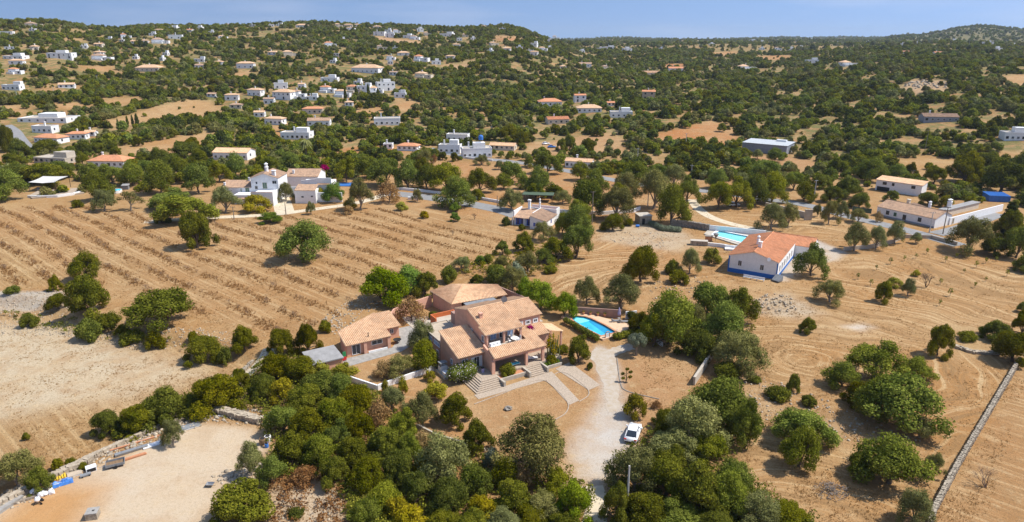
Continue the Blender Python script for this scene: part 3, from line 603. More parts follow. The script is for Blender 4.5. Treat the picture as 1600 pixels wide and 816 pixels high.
def grove(where, items, group=None, share=False):
    """items: (kind, cx, cy, w[, h[, own label]]) of one stand of trees"""
    byk = {}
    for it in items: byk.setdefault(KIND[it[0]][1] + KIND[it[0]][2], []).append(it)
    for kk, its in byk.items():
        its.sort(key=lambda t: t[1]); auto = [t for t in its if len(t) < 6]
        for it in its:
            k = it[0]; look, cat = KIND[k][1], KIND[k][2]; own = it[5] if len(it) > 5 else None
            if own: lab = own
            elif len(auto) == 1: lab = f'{look} {cat} {where}'
            elif share or len(auto) > 24: lab = f'{look} {cat} {where}'
            else:
                i = auto.index(it)
                lab = f'{look} {cat} {where}, ' + ('leftmost' if i == 0 else 'rightmost' if i == len(auto) - 1 else f'{ORD[i]} from left')
            tree_at(k, it[1], it[2], it[3], it[4] if len(it) > 4 and it[4] else None, lab, group or f'{cat}s {where}')

grove('in the dense thicket below the villa garden', [('c', 430, 575, 60, 45), ('c', 470, 575, 55, 42), ('c', 500, 600, 62, 48), ('y', 440, 610, 46, 38), ('c', 475, 622, 60, 46), ('c', 410, 602, 42, 38), ('b', 530, 605, 52, 42),
    ('c', 555, 625, 60, 50), ('b', 520, 642, 62, 50), ('c', 480, 662, 62, 50), ('b', 440, 655, 58, 48), ('c', 560, 668, 56, 50), ('r', 590, 648, 46, 45), ('o', 612, 625, 45, 42), ('b', 628, 665, 52, 52), ('c', 600, 692, 62, 55), ('c', 550, 707, 62, 52),
    ('b', 500, 703, 60, 50), ('c', 455, 700, 58, 48), ('b', 425, 735, 50, 45), ('b', 572, 742, 62, 52), ('c', 622, 728, 56, 52), ('o', 690, 718, 92, 80), ('c', 650, 762, 62, 50), ('b', 600, 778, 62, 50), ('b', 575, 800, 60, 45), ('c', 700, 772, 66, 55), ('b', 742, 748, 60, 52), ('y', 752, 793, 50, 40), ('c', 800, 773, 62, 52), ('b', 792, 738, 52, 46), ('o', 850, 790, 62, 46), ('f', 897, 782, 64, 60), ('b', 868, 748, 50, 40), ('c', 830, 806, 56, 40),
    ('y', 640, 808, 60, 42), ('c', 690, 814, 60, 40), ('c', 520, 735, 50, 44), ('o', 785, 812, 56, 40), ('r', 660, 690, 40, 36), ('r', 475, 742, 44, 30), ('b', 640, 700, 45, 45), ('s', 462, 800, 26, 18),
    ('b', 530, 680, 50, 45), ('y', 620, 795, 44, 38), ('y', 660, 735, 40, 38), ('r', 815, 748, 36, 34), ('s', 460, 640, 44, 34), ('y', 500, 575, 30, 24), ('c', 740, 812, 60, 40), ('c', 880, 815, 60, 40)])
grove('around the lower garden bed of the villa', [('o', 835, 695, 116, 96, 'largest olive-green tree, spreading beside the drive below the bare lawn'), ('c', 746, 680, 52, 48), ('q', 710, 637, 52, 50, 'round clipped dark bush below the stone stairs'),
    ('o', 660, 640, 52, 54), ('y', 680, 610, 40, 30), ('y', 612, 580, 0.1) if False else ('y', 629, 604, 18, 28), ('v', 770, 716, 34, 38), ('y', 602, 604, 15, 20), ('y', 672, 587, 20, 17), ('y', 536, 580, 42, 30, 'yellow-green shrub before the flat-roofed shed'), ('s', 640, 580, 12, 10) if False else ('s', 792, 578, 30, 22, 'green shrub in the planter before the villa porch')])
grove('between annex and villa', [('o', 658, 524, 44, 46), ('b', 662, 556, 52, 46), ('o', 626, 572, 50, 36), ('r', 600, 577, 34, 28), ('r', 642, 483, 44, 40, 'dry brown bush by the pink wall behind the annex'), ('s', 678, 492, 20, 12)])
grove('beside the pool drive', [('q', 905, 544, 36, 44, 'round clipped green tree in white planter beside the drive'), ('l', 995, 538, 32, 36, 'mushroom-clipped olive tree standing at the drive fork'), ('s', 922, 572, 11, 11), ('y', 993, 633, 38, 38), ('r', 1026, 632, 16, 14), ('s', 880, 545, 22, 14), ('s', 862, 562, 20, 16)])
grove('behind the villa and pool', [('f', 845, 462, 52, 46), ('f', 882, 476, 40, 40), ('f', 822, 452, 34, 36), ('o', 918, 454, 42, 44), ('o', 972, 456, 62, 54), ('c', 1003, 411, 54, 60, 'tall dark round tree alone on the dirt yard'), ('o', 1079, 408, 32, 40), ('s', 1052, 416, 26, 22), ('y', 1113, 399, 32, 26, 'small lemon tree beside the blue-trimmed house'), ('s', 1060, 432, 36, 22), ('v', 806, 425, 34, 34), ('s', 780, 432, 36, 30)])
grove('in the big clump right of the pool', [('b', 1050, 498, 96, 84), ('b', 1022, 515, 56, 56), ('b', 1110, 468, 72, 62), ('b', 1132, 508, 80, 70), ('b', 1155, 478, 56, 62), ('o', 1156, 550, 88, 66), ('s', 1135, 578, 50, 30), ('c', 1092, 535, 60, 46), ('o', 1085, 500, 50, 50), ('c', 1000, 505, 40, 34)])
grove('below the garden wall', [('b', 1128, 630, 110, 82), ('o', 1080, 662, 104, 84), ('b', 1162, 660, 56, 70), ('o', 1055, 695, 80, 56), ('b', 1105, 700, 70, 50), ('c', 1040, 655, 40, 34)])
grove('at the bottom edge beside the drive', [('b', 1150, 745, 60, 56), ('o', 995, 735, 84, 72), ('c', 1042, 745, 82, 70), ('c', 1090, 765, 90, 78), ('b', 1140, 770, 74, 62), ('o', 1185, 795, 80, 56), ('c', 1005, 795, 84, 60), ('b', 1060, 806, 84, 52), ('b', 1232, 806, 74, 44), ('c', 965, 785, 46, 60), ('c', 1120, 812, 70, 40), ('c', 1050, 715, 66, 46)])
grove('on the stony field right of the clump', [('s', 1218, 613, 38, 24), ('s', 1241, 598, 22, 26), ('s', 1265, 626, 28, 18), ('b', 1252, 665, 96, 64), ('b', 1252, 700, 66, 62), ('b', 1396, 722, 118, 84), ('b', 1345, 725, 46, 40), ('o', 1430, 792, 60, 56), ('o', 1462, 725, 30, 34), ('c', 1262, 508, 27, 25, 'small round tree alone beside the pale ash patch'), ('s', 1180, 592, 22, 12)])
grove('in the large field clump near the drystone wall', [('b', 1370, 564, 92, 64), ('b', 1318, 586, 56, 42), ('b', 1432, 576, 52, 38), ('b', 1415, 628, 128, 90), ('c', 1345, 615, 50, 40), ('b', 1370, 622, 70, 66), ('o', 1440, 668, 46, 36)])
grove('at the right edge of the big field', [('c', 1470, 531, 40, 50, 'dark upright tree beside the round stone bed'), ('s', 1511, 524, 28, 17), ('c', 1556, 515, 46, 32), ('c', 1588, 541, 60, 52), ('c', 1600, 505, 40, 40), ('s', 1598, 480, 16, 16)])
grove('in the young orchard right of the blue-trimmed house', [('b', 1271, 407, 50, 50, 'leafy tree right beside the white and blue house'), ('o', 1299, 455, 46, 36), ('c', 1382, 456, 27, 32), ('o', 1421, 449, 24, 28), ('y', 1398, 441, 26, 16), ('y', 1432, 427, 14, 10)])
grove('by the low wall before the long white house', [('o', 1338, 370, 40, 44), ('o', 1371, 371, 30, 36), ('o', 1401, 363, 29, 36), ('o', 1433, 372, 18, 17), ('o', 1520, 367, 66, 56), ('c', 1557, 384, 44, 30), ('b', 1593, 378, 46, 52), ('c', 1582, 350, 44, 44), ('r', 1373, 338, 14, 18), ('c', 1606, 410, 40, 30)])
grove('beside the lane above the blue-trimmed house', [('o', 1207, 338, 42, 42), ('o', 1233, 335, 30, 36), ('o', 1297, 332, 26, 36), ('o', 1278, 329, 15, 20), ('o', 1316, 328, 24, 28), ('o', 1341, 337, 28, 22), ('b', 1123, 304, 46, 46), ('b', 1154, 301, 50, 46), ('b', 1181, 297, 50, 46), ('b', 1208, 293, 50, 46), ('b', 1123, 280, 35, 30), ('b', 1194, 266, 52, 36)])
grove('in the olive grove below the grey warehouse', [('o', 1160, 281, 26, 24), ('o', 1238, 264, 18, 18), ('o', 1266, 272, 17, 16), ('b', 1240, 282, 34, 30), ('c', 1285, 283, 28, 24), ('c', 1324, 292, 44, 34), ('c', 1300, 303, 34, 26), ('c', 1345, 312, 30, 26), ('b', 1309, 260, 34, 28), ('b', 1362, 266, 50, 36), ('b', 1258, 300, 34, 30), ('b', 1212, 243, 28, 22), ('o', 1184, 241, 18, 15), ('o', 1240, 234, 14, 12)])
grove('on the straw field above the long shed', [('c', 1461, 273, 37, 29), ('c', 1424, 264, 20, 20), ('c', 1513, 262, 56, 46), ('c', 1568, 276, 76, 56), ('c', 1394, 306, 23, 18, 'dark tree before the long two-storey shed'), ('c', 1452, 310, 34, 22), ('y', 1478, 314, 20, 20), ('b', 1404, 270, 34, 26), ('b', 1518, 312, 16, 16), ('c', 1600, 262, 50, 50), ('c', 1545, 250, 40, 30)])
grove('in the middle orchard above the lane', [('b', 667, 277, 40, 36), ('b', 698, 276, 58, 46), ('b', 748, 282, 48, 40), ('b', 713, 300, 60, 46), ('c', 746, 303, 20, 18), ('b', 798, 268, 44, 36), ('b', 787, 284, 30, 24), ('b', 819, 284, 24, 22), ('b', 842, 284, 48, 44), ('c', 867, 299, 34, 20), ('b', 836, 298, 32, 24)])
grove('along the road left of the stone hut', [('b', 855, 254, 46, 34), ('b', 907, 268, 34, 28), ('b', 917, 307, 60, 60), ('b', 930, 287, 46, 42), ('o', 979, 287, 42, 36), ('o', 966, 318, 60, 52), ('b', 968, 300, 36, 30), ('c', 958, 346, 34, 28), ('o', 1023, 296, 56, 60), ('b', 1051, 320, 54, 62), ('o', 1054, 275, 42, 36), ('b', 1076, 296, 40, 40), ('b', 992, 272, 46, 34), ('b', 1026, 270, 36, 30), ('s', 982, 347, 17, 12)])
grove('below the blue-shuttered cottage', [('b', 900, 376, 54, 56), ('b', 902, 346, 48, 48), ('b', 907, 330, 44, 36), ('b', 868, 388, 48, 38), ('b', 850, 400, 34, 24), ('o', 825, 410, 40, 34), ('c', 819, 378, 34, 30), ('c', 785, 387, 25, 22), ('o', 848, 361, 34, 30), ('o', 798, 312, 40, 34), ('b', 880, 350, 30, 34), ('f', 711, 324, 20, 15), ('f', 711, 339, 16, 14), ('f', 728, 407, 14, 12), ('f', 750, 406, 18, 14), ('o', 783, 413, 28, 26), ('s', 762, 404, 16, 14), ('s', 790, 345, 14, 14), ('s', 815, 355, 12, 10), ('o', 880, 308, 30, 22), ('s', 860, 420, 24, 14)])
grove('behind the pink garage', [('f', 598, 446, 78, 58), ('f', 638, 438, 54, 42), ('c', 665, 443, 40, 38), ('s', 700, 428, 30, 26), ('o', 722, 412, 30, 22), ('o', 800, 436, 44, 40), ('c', 775, 425, 34, 28), ('c', 745, 436, 24, 16)])
grove('in the row field', [('b', 472, 377, 84, 60, 'broad leafy tree standing alone among the field rows'), ('c', 304, 357, 52, 60, 'dense dark tree at the field edge below the tower villa'), ('b', 283, 326, 92, 48), ('f', 422, 340, 36, 16), ('s', 252, 340, 24, 18)])
grove('on the stony bank at the left', [('b', 131, 416, 50, 42), ('c', 134, 462, 64, 64), ('c', 85, 442, 20, 24), ('c', 89, 470, 32, 26), ('b', 250, 482, 108, 66, 'wide leafy tree at the corner of the row field'), ('s', 45, 500, 28, 22), ('s', 136, 515, 46, 34), ('s', 170, 500, 36, 26), ('s', 205, 525, 42, 22), ('s', 241, 531, 28, 28), ('s', 20, 452, 24, 12), ('s', 190, 515, 22, 16)])
grove('along the track left of the annex', [('c', 316, 544, 58, 42), ('c', 379, 528, 40, 40), ('c', 437, 532, 42, 40), ('c', 480, 528, 38, 46), ('s', 507, 510, 22, 19), ('s', 352, 556, 24, 26), ('c', 374, 593, 36, 34), ('s', 300, 525, 16, 16)])
grove('around the junk yard', [('c', 335, 615, 84, 62), ('c', 256, 636, 78, 62), ('c', 215, 656, 62, 48), ('c', 165, 660, 46, 40), ('o', 267, 676, 34, 40), ('o', 391, 717, 40, 52), ('q', 376, 786, 98, 76, 'big round dome tree at the bottom beside the sandy yard'), ('o', 25, 735, 76, 60), ('c', 60, 748, 40, 36), ('s', 90, 725, 20, 18), ('s', 40, 682, 12, 12), ('s', 110, 722, 16, 14), ('s', 130, 728, 14, 12), ('c', 300, 632, 40, 36)])
grove('around the white tower villa', [('o', 349, 312, 46, 42), ('y', 400, 317, 46, 28), ('y', 500, 303, 24, 20), ('f', 520, 301, 34, 30), ('o', 561, 303, 40, 50), ('r', 607, 299, 34, 36, 'rust-brown tree above the field edge'), ('o', 652, 305, 18, 20), ('o', 446, 300, 26, 30), ('b', 540, 265, 40, 40), ('b', 600, 268, 60, 46), ('b', 637, 272, 44, 44), ('b', 575, 262, 40, 34), ('b', 368, 258, 40, 36), ('b', 340, 268, 36, 34), ('b', 420, 256, 34, 26), ('b', 660, 262, 34, 32), ('y', 545, 320, 22, 18), ('y', 627, 322, 20, 14), ('y', 663, 335, 16, 12), ('o', 485, 325, 16, 20), ('r', 545, 328, 18, 14), ('b', 452, 250, 40, 24)])
grove('around the parasol terrace at the left', [('b', 6, 290, 62, 46), ('b', 150, 291, 48, 46), ('o', 160, 313, 36, 34), ('b', 172, 272, 46, 32), ('b', 206, 272, 46, 36), ('b', 248, 277, 50, 50), ('b', 308, 278, 46, 48), ('b', 266, 312, 66, 34), ('a', 202, 314, 38, 30), ('s', 120, 318, 16, 13), ('c', 140, 268, 40, 26), ('c', 68, 271, 70, 28), ('c', 26, 270, 50, 32), ('b', 95, 262, 40, 24), ('b', 280, 262, 40, 30), ('b', 230, 262, 34, 26)])
grove('in the round-tree row before the upper field', [('c', 194, 221, 14), ('c', 215, 221, 17), ('c', 232, 215, 15), ('c', 253, 211, 17), ('c', 271, 208, 15), ('c', 131, 232, 21), ('c', 153, 230, 19), ('c', 175, 227, 19), ('c', 180, 236, 16), ('c', 109, 235, 17), ('c', 96, 242, 22), ('c', 154, 238, 12)])
grove('between the orange-roofed bungalow and the tan villa', [('c', 248, 243, 36, 24), ('c', 288, 233, 46, 26), ('c', 222, 247, 24, 20), ('b', 268, 250, 30, 22), ('b', 310, 246, 34, 26), ('c', 300, 225, 30, 22), ('c', 70, 228, 44, 22), ('c', 30, 232, 36, 30), ('c', 8, 215, 26, 50), ('c', 18, 250, 34, 22), ('b', 128, 248, 22, 20)])
grove('along the farm lane by the white cube houses', [('b', 757, 240, 12, 10), ('b', 772, 238, 10, 9), ('b', 783, 241, 12, 11), ('b', 795, 243, 11, 11), ('b', 808, 243, 10, 9), ('c', 692, 243, 15, 14), ('c', 710, 245, 15, 14), ('o', 753, 250, 24, 16), ('o', 780, 258, 16, 14), ('b', 827, 252, 18, 18), ('o', 665, 245, 26, 24), ('r', 678, 248, 12, 14), ('c', 878, 226, 18, 20), ('c', 890, 222, 22, 24), ('c', 918, 228, 26, 26), ('b', 878, 240, 16, 12), ('c', 795, 207, 36, 24), ('c', 815, 215, 28, 22)])
for i, (x, y, w_, h_) in enumerate([(185, 192, 3, 14), (200, 189, 4, 17), (208, 188, 4, 18), (215, 187, 6, 20), (540, 147, 5, 18), (557, 143, 5, 18), (576, 141, 5, 20), (591, 145, 5, 15), (895, 140, 4, 20), (930, 146, 4, 18), (938, 142, 4, 16), (418, 138, 4, 14)]):
    p = G(x, y + h_ * .5); s = ppm(p); e = empty('cypress_tree', p, 0, 'slim dark cypress ' + ('on the pale straw strip' if i < 4 else 'among the white hillside villas' if i < 8 or i == 11 else 'by the tower house above the orange-roofed farm') + f', {ORD[(0, 1, 2, 3, 1, 2, 3, 4, 0, 1, 2, 0)[i]]} from left', 'tree', 'slim cypress trees')
    e.scale = (w_ / s / .8, w_ / s / .8, h_ / s / 3.1); link('trunk', CYPT, e); link('crown', CYP, e); SPOTS.append((p.x, p.y, 2))
p = G(1572, 368); s = ppm(p); e = empty('conifer_tree', p, 0, 'dark upright conifer beside the side road at the right', 'tree'); e.scale = (24 / s / .8, 24 / s / .8, 56 / s / 3.1); link('trunk', CYPT, e); link('crown', CYP, e)
p = G(978, 597); s = ppm(p); e = empty('cloud_pruned_tree', p, 0, 'small cloud-pruned tree with separate foliage balls at the kerb', 'tree'); mb = MB(); mb.tube([(0, 0, -.05), (.1, 0, .8), (-.05, .1, 1.6), (.1, .05, 2.3)], [.09, .08, .06, .04], 6); Cc = [(.1, .05, 2.5), (.75, .1, 1.9), (-.6, .2, 1.5), (.65, -.2, 1.1), (-.55, -.1, .8)]
for q in Cc[1:]: mb.tube([(0, 0, q[2] - .35), q], [.05, .03], 5)
mb.build('trunk', 'bark', e)
for q in Cc: o = link('foliage', leaf_cloud('foliage', [(0, 0, .25), (.15, .05, .28), (-.14, -.04, .26)], [.3, .24, .24], 260, .06, 'leaf_carob', .1, .7), e); o.location = (q[0], q[1], q[2] - .25)
p = G(479, 247); s = ppm(p); e = empty('palm_tree', p, 1, 'tall palm with drooping fronds behind the white tower villa', 'tree'); e.scale = (22 / s, 22 / s, 30 / s); link('trunk', PALMT, e); link('crown', PALM, e); SPOTS.append((p.x, p.y, 3))
for (x, y, w_, k, lab) in [(1447, 449, 34, 0, 'leafless dead tree in the young orchard'), (1540, 762, 56, 1, 'leafless grey-brown bush beyond the drystone wall'), (708, 388 - 20, 12, 0, 'bare stunted tree at the right end of the row field'), (742, 343, 14, 0, 'bare branching sapling left of the blue-shuttered cottage')]:
    p = G(x, y); s = ppm(p); e = empty('bare_tree', p, .5, lab, 'tree'); q = w_ / s / .8; e.scale = (q, q, q * (1 if k == 0 else .8)); link('branches', BARE[k], e); SPOTS.append((p.x, p.y, w_ / s / 2))

# ---------------------------------------------------------------- far woodland: one mass nobody could count
FARP = []
for kk, mm in (('c', 'leaf_carob'), ('b', 'leaf_broad'), ('o', 'leaf_olive'), ('c', 'leaf_dark')):
    for v in range(2):
        C, Rr = lobes(15, .18, .78, .0, seed=200 + v + len(FARP), gaps=1); me_ = leaf_cloud('far_crown', C, Rr, 700, .062, mm, .16, .6)
        FARP.append(bpy.data.objects.new('far_crown', me_))
def vnoise(x, y, k, seed=0):
    s = np.zeros(np.shape(x)); r_ = np.random.default_rng(seed)
    for _ in range(7):
        a = r_.uniform(0, 6.28); f = r_.uniform(.6, 1.7) / k; s = s + np.sin((x * math.cos(a) + y * math.sin(a)) * f * 6.28 + r_.uniform(0, 6.28))
    return s / 3.0
def scatter(n, r0, r1, w0, w1, thr, spread=41):
    rr = np.sqrt(rng.uniform(r0 * r0, r1 * r1, n)); aa = rng.uniform(R(-spread), R(spread), n); x = rr * np.sin(aa); y = rr * np.cos(aa)
    keep = (vnoise(x, y, 60, 1) * .3 + vnoise(x, y, 22, 2) * .42 + vnoise(x, y, 180, 3) * .16 + rng.normal(size=n) * .25) > thr + .0 * (rr > 650) + -.1 * ((rr > 1800) & (aa > az_of(1340))) - .0 * (aa > R(4))
    for P, c, s, k in REGW:
        if k == 'clear' or k == 'rings' or k == 'rows' or k is None: keep &= ~inside(P, x, y) | (rng.uniform(size=n) < .03)
    x, y = x[keep], y[keep]; return x, y, rng.uniform(w0, w1, len(x)) * rng.choice([.38, .5, .62, .8, 1.0, 1.2], len(x))
# ---------------------------------------------------------------- building kit
DIRS = {'f': (0, -1), 'k': (0, 1), 'l': (-1, 0), 'r': (1, 0)}
def nbox(mb, n, x, y, u0, u1, o0, o1, z0, z1):
    nx, ny = DIRS[n]; tx, ty = -ny, nx
    xs = [x + tx * u + nx * o for u in (u0, u1) for o in (o0, o1)]; ys = [y + ty * u + ny * o for u in (u0, u1) for o in (o0, o1)]
    return mb.box(min(xs), max(xs), min(ys), max(ys), z0, z1)
def win(par, n, x, y, z, w_, h, frame='white_paint', pane='glass', name='window', t=.09, bars=1, shut=None):
    mb = MB(); nbox(mb, n, x, y, -w_ / 2, -w_ / 2 + t, 0, .09, z, z + h); nbox(mb, n, x, y, w_ / 2 - t, w_ / 2, 0, .09, z, z + h)
    nbox(mb, n, x, y, -w_ / 2 + t, w_ / 2 - t, 0, .09, z, z + t); nbox(mb, n, x, y, -w_ / 2 + t, w_ / 2 - t, 0, .09, z + h - t, z + h)
    for i in range(bars): u = -w_ / 2 + (i + 1) * w_ / (bars + 1); nbox(mb, n, x, y, u - .03, u + .03, 0, .07, z + t, z + h - t)
    o = mb.build(name, frame, par); m2 = MB(); nbox(m2, n, x, y, -w_ / 2 + t, w_ / 2 - t, .005, .03, z + t, z + h - t); m2.build('pane', pane, o)
    if shut:
        for s in (-1, 1):
            m3 = MB(); u = s * (w_ / 2 + w_ * .25 + .02); nbox(m3, n, x, y, u - w_ * .24, u + w_ * .24, .0, .06, z, z + h); m3.build('shutter', shut, o)
    return o
def gable_box(par, x0, x1, y0, y1, z0, ze, zr, axis, m, roof, over=.35, ribs=True, rname='roof', ridge=None):
    mb = MB()
    if axis == 'x':
        ym = ridge if ridge is not None else (y0 + y1) / 2
        mb.add([(x, y, z) for x in (x0, x1) for y, z in ((y0, z0), (y1, z0), (y1, ze), (ym, zr), (y0, ze))], [(0, 1, 2, 3, 4)[::1], (9, 8, 7, 6, 5), (0, 4, 9, 5), (4, 3, 8, 9), (3, 2, 7, 8), (2, 1, 6, 7), (1, 0, 5, 6)])
        mb.build('wall', m, par); r = MB(); s0 = (zr - ze) / (ym - y0); s1 = (zr - ze) / (y1 - ym); q = .12
        r.ribs((x0 - over, y0 - over, ze - over * s0 + q), (x1 + over, y0 - over, ze - over * s0 + q), (x1 + over, ym, zr + q), (x0 - over, ym, zr + q), .34 if ribs else 1.0)
        r.ribs((x1 + over, y1 + over, ze - over * s1 + q), (x0 - over, y1 + over, ze - over * s1 + q), (x0 - over, ym, zr + q), (x1 + over, ym, zr + q), .34 if ribs else 1.0)
    else:
        xm = ridge if ridge is not None else (x0 + x1) / 2
        mb.add([(x, y, z) for y in (y0, y1) for x, z in ((x0, z0), (x1, z0), (x1, ze), (xm, zr), (x0, ze))], [(0, 1, 2, 3, 4), (9, 8, 7, 6, 5), (0, 4, 9, 5), (4, 3, 8, 9), (3, 2, 7, 8), (2, 1, 6, 7), (1, 0, 5, 6)])
        mb.build('wall', m, par); r = MB(); s0 = (zr - ze) / (xm - x0); s1 = (zr - ze) / (x1 - xm); q = .12
        r.ribs((x0 - over, y1 + over, ze - over * s0 + q), (x0 - over, y0 - over, ze - over * s0 + q), (xm, y0 - over, zr + q), (xm, y1 + over, zr + q), .34 if ribs else 1.0)
        r.ribs((x1 + over, y0 - over, ze - over * s1 + q), (x1 + over, y1 + over, ze - over * s1 + q), (xm, y1 + over, zr + q), (xm, y0 - over, zr + q), .34 if ribs else 1.0)
    rf = r.build(rname, roof, par)
    cap = MB()
    if axis == 'x': cap.tube([(x0 - over, ym, zr + .14), (x1 + over, ym, zr + .14)], .13, 6)
    else: cap.tube([(xm, y0 - over, zr + .14), (xm, y1 + over, zr + .14)], .13, 6)
    cap.build('ridge', roof, rf); return rf
def chimney(par, x, y, z0, z1, w_=.7, m='white_wall', round_=False, cap=None):
    mb = MB()
    if round_: mb.lathe([(w_ * .55, z0), (w_ * .5, z0 + (z1 - z0) * .55), (w_ * .65, z0 + (z1 - z0) * .58), (w_ * .42, z0 + (z1 - z0) * .66), (w_ * .42, z0 + (z1 - z0) * .85), (w_ * .6, z0 + (z1 - z0) * .87), (.08, z1)], x, y, 10)
    else:
        h = z1 - z0; mb.box(x - w_ / 2, x + w_ / 2, y - w_ / 2, y + w_ / 2, z0, z0 + h * .72)
        for sx in (-1, 1):
            for sy in (-1, 1): mb.box(x + sx * w_ * .38 - .08, x + sx * w_ * .38 + .08, y + sy * w_ * .38 - .08, y + sy * w_ * .38 + .08, z0 + h * .72, z0 + h * .88)
        mb.box(x - w_ * .62, x + w_ * .62, y - w_ * .62, y + w_ * .62, z0 + h * .88, z1)
    return mb.build('chimney', m, par)
def mono(par, name, roof, x0, x1, ylo, zlo, yhi, zhi, pitch=.34): return MB().ribs((x0, ylo, zlo), (x1, ylo, zlo), (x1, yhi, zhi), (x0, yhi, zhi), pitch).build(name, roof, par)
def hip(par, x0, x1, y0, y1, ze, zr, m, over=.3):
    x0 -= over; x1 += over; y0 -= over; y1 += over; w_, d = x1 - x0, y1 - y0; i = min(w_, d) / 2
    a, b = ((x0 + i, (y0 + y1) / 2, zr), (x1 - i, (y0 + y1) / 2, zr)) if w_ >= d else (((x0 + x1) / 2, y0 + i, zr), ((x0 + x1) / 2, y1 - i, zr))
    v = [(x0, y0, ze), (x1, y0, ze), (x1, y1, ze), (x0, y1, ze), a, b, (x0, y0, ze - .2), (x1, y0, ze - .2), (x1, y1, ze - .2), (x0, y1, ze - .2)]
    f = [(0, 1, 5, 4), (1, 2, 5), (2, 3, 4, 5), (3, 0, 4)] if w_ >= d else [(0, 1, 4), (1, 2, 5, 4), (2, 3, 5), (3, 0, 4, 5)]
    f += [(6, 7, 1, 0), (7, 8, 2, 1), (8, 9, 3, 2), (9, 6, 0, 3), (9, 8, 7, 6)]
    return MB().add(v, f).build('roof', m, par)
def flat_roof(par, x0, x1, y0, y1, z, m='pale_concrete', pm='white_wall', ph=.45, t=.22):
    o = box('roof', m, par, x0 + t, x1 - t, y0 + t, y1 - t, z, z + .06)
    mb = MB(); mb.box(x0, x1, y0, y0 + t, z, z + ph); mb.box(x0, x1, y1 - t, y1, z, z + ph); mb.box(x0, x0 + t, y0 + t, y1 - t, z, z + ph); mb.box(x1 - t, x1, y0 + t, y1 - t, z, z + ph); mb.build('parapet', pm, par); return o

# ---------------------------------------------------------------- the terracotta villa
VA = R(31); VO = Vector((-3.41, 109.05, 0))
def vw(a, b, z=0): return Vector((VO.x + a * math.cos(VA) - b * math.sin(VA), VO.y + a * math.sin(VA) + b * math.cos(VA), z))
V = empty('villa', VO, VA, 'large terracotta-pink villa with tan tiled roofs, columned porch and balcony', 'house')
box('terrace', 'paver', V, -2.5, 14.6, -.45, 3.7, -.3, 1.0)
box('wall', 'pink_wall', V, .45, 14.2, 3.7, 16.6, -.3, 4.2)
gable_box(V, .9, 8.4, 6.2, 16.6, 4.2, 7.55, 9.1, 'x', 'pink_wall', 'tile_tan', .0, ridge=11.2)
mono(V, 'roof', 'tile_tan', .45, 8.75, 3.5, 6.98, 6.2, 7.66)
gable_box(V, 8.4, 14.2, 6.5, 16.6, 4.2, 7.3, 8.8, 'x', 'pink_wall', 'tile_tan', .35, ridge=11.2)
for a in (1.05, 4.6, 8.2): box('pillar', 'pink_wall', V, a - .18, a + .18, 3.75, 4.11, 4.4, 6.95)
box('eave_beam', 'white_wall', V, .85, 8.4, 3.7, 3.95, 6.7, 6.93)
MB().prism([(.9, 3.7), (1.2, 3.7), (1.2, 6.2), (.9, 6.2)], 4.4, 0, [5.5, 5.5, 7.5, 7.5]).build('flank_wall', 'pink_wall', V)
for a in (1.9, 3.6, 5.5, 7.3): win(V, 'f', a, 6.2, 4.4, 1.3, 2.3, name='french_door', pane='glass' if a in (1.9, 5.5) else 'blue_window', bars=1)
for a in (9.7, 11.4, 13.1): win(V, 'f', a, 6.5, 5.6, 1.15, .95, t=.22)
win(V, 'l', .9, 5.1, 5.0, .9, 1.3, shut=None); win(V, 'l', .9, 9.5, 5.4, .6, .6)
mono(V, 'porch_roof', 'tile_tan', .1, 8.6, -.5, 4.12, 1.95, 5.2); mono(V, 'porch_roof', 'tile_tan', 8.6, 11.2, -.5, 4.12, 6.4, 5.6); mono(V, 'porch_roof', 'tile_tan', 11.2, 14.4, 3.2, 4.5, 6.4, 5.6)
box('beam', 'pink_wall', V, .0, 11.0, -.15, .2, 3.5, 4.02)
box('balcony_floor', 'pale_concrete', V, .6, 8.6, 1.9, 6.2, 4.2, 4.4); box('parapet', 'pink_wall', V, .6, 8.6, 1.72, 1.9, 4.4, 5.0)
MB().prism([(.1, -.1), (.45, -.1), (.45, 3.7), (.1, 3.7)], -.3, 0, [4.0, 4.0, 5.2, 5.2]).build('flank_wall', 'pink_wall', V)
for a in (.0, 7.0, 10.6): box('column', 'pink_wall', V, a - .24, a + .24, -.22, .26, -.3 if a == 0 else 1.0, 3.5)
for a, k in ((1.6, 'french_door'), (4.6, 'window'), (8.8, 'french_door')): win(V, 'f', a, 3.7, 1.05 if 'd' in k[:7] and k != 'window' else 1.9, 1.6, 2.2 if k != 'window' else 1.2, name=k)
# low left wing
MB().prism([(-5, 3.8), (.44, 3.8), (.44, 10.9), (-5, 10.9)], -.3, 0, [4.1, 4.1, 6.1, 6.1]).build('wall', 'pink_wall', V)
mono(V, 'roof', 'tile_tan', -5.3, .75, 3.0, 4.05, 11.1, 6.35)
win(V, 'f', -3.6, 3.8, 1.3, 1.2, 1.9, name='french_door'); win(V, 'f', -1.2, 3.8, 1.05, 1.1, 2.1, name='french_door', shut='white_paint'); win(V, 'l', -5, 6.2, 1.6, .8, 1.0)
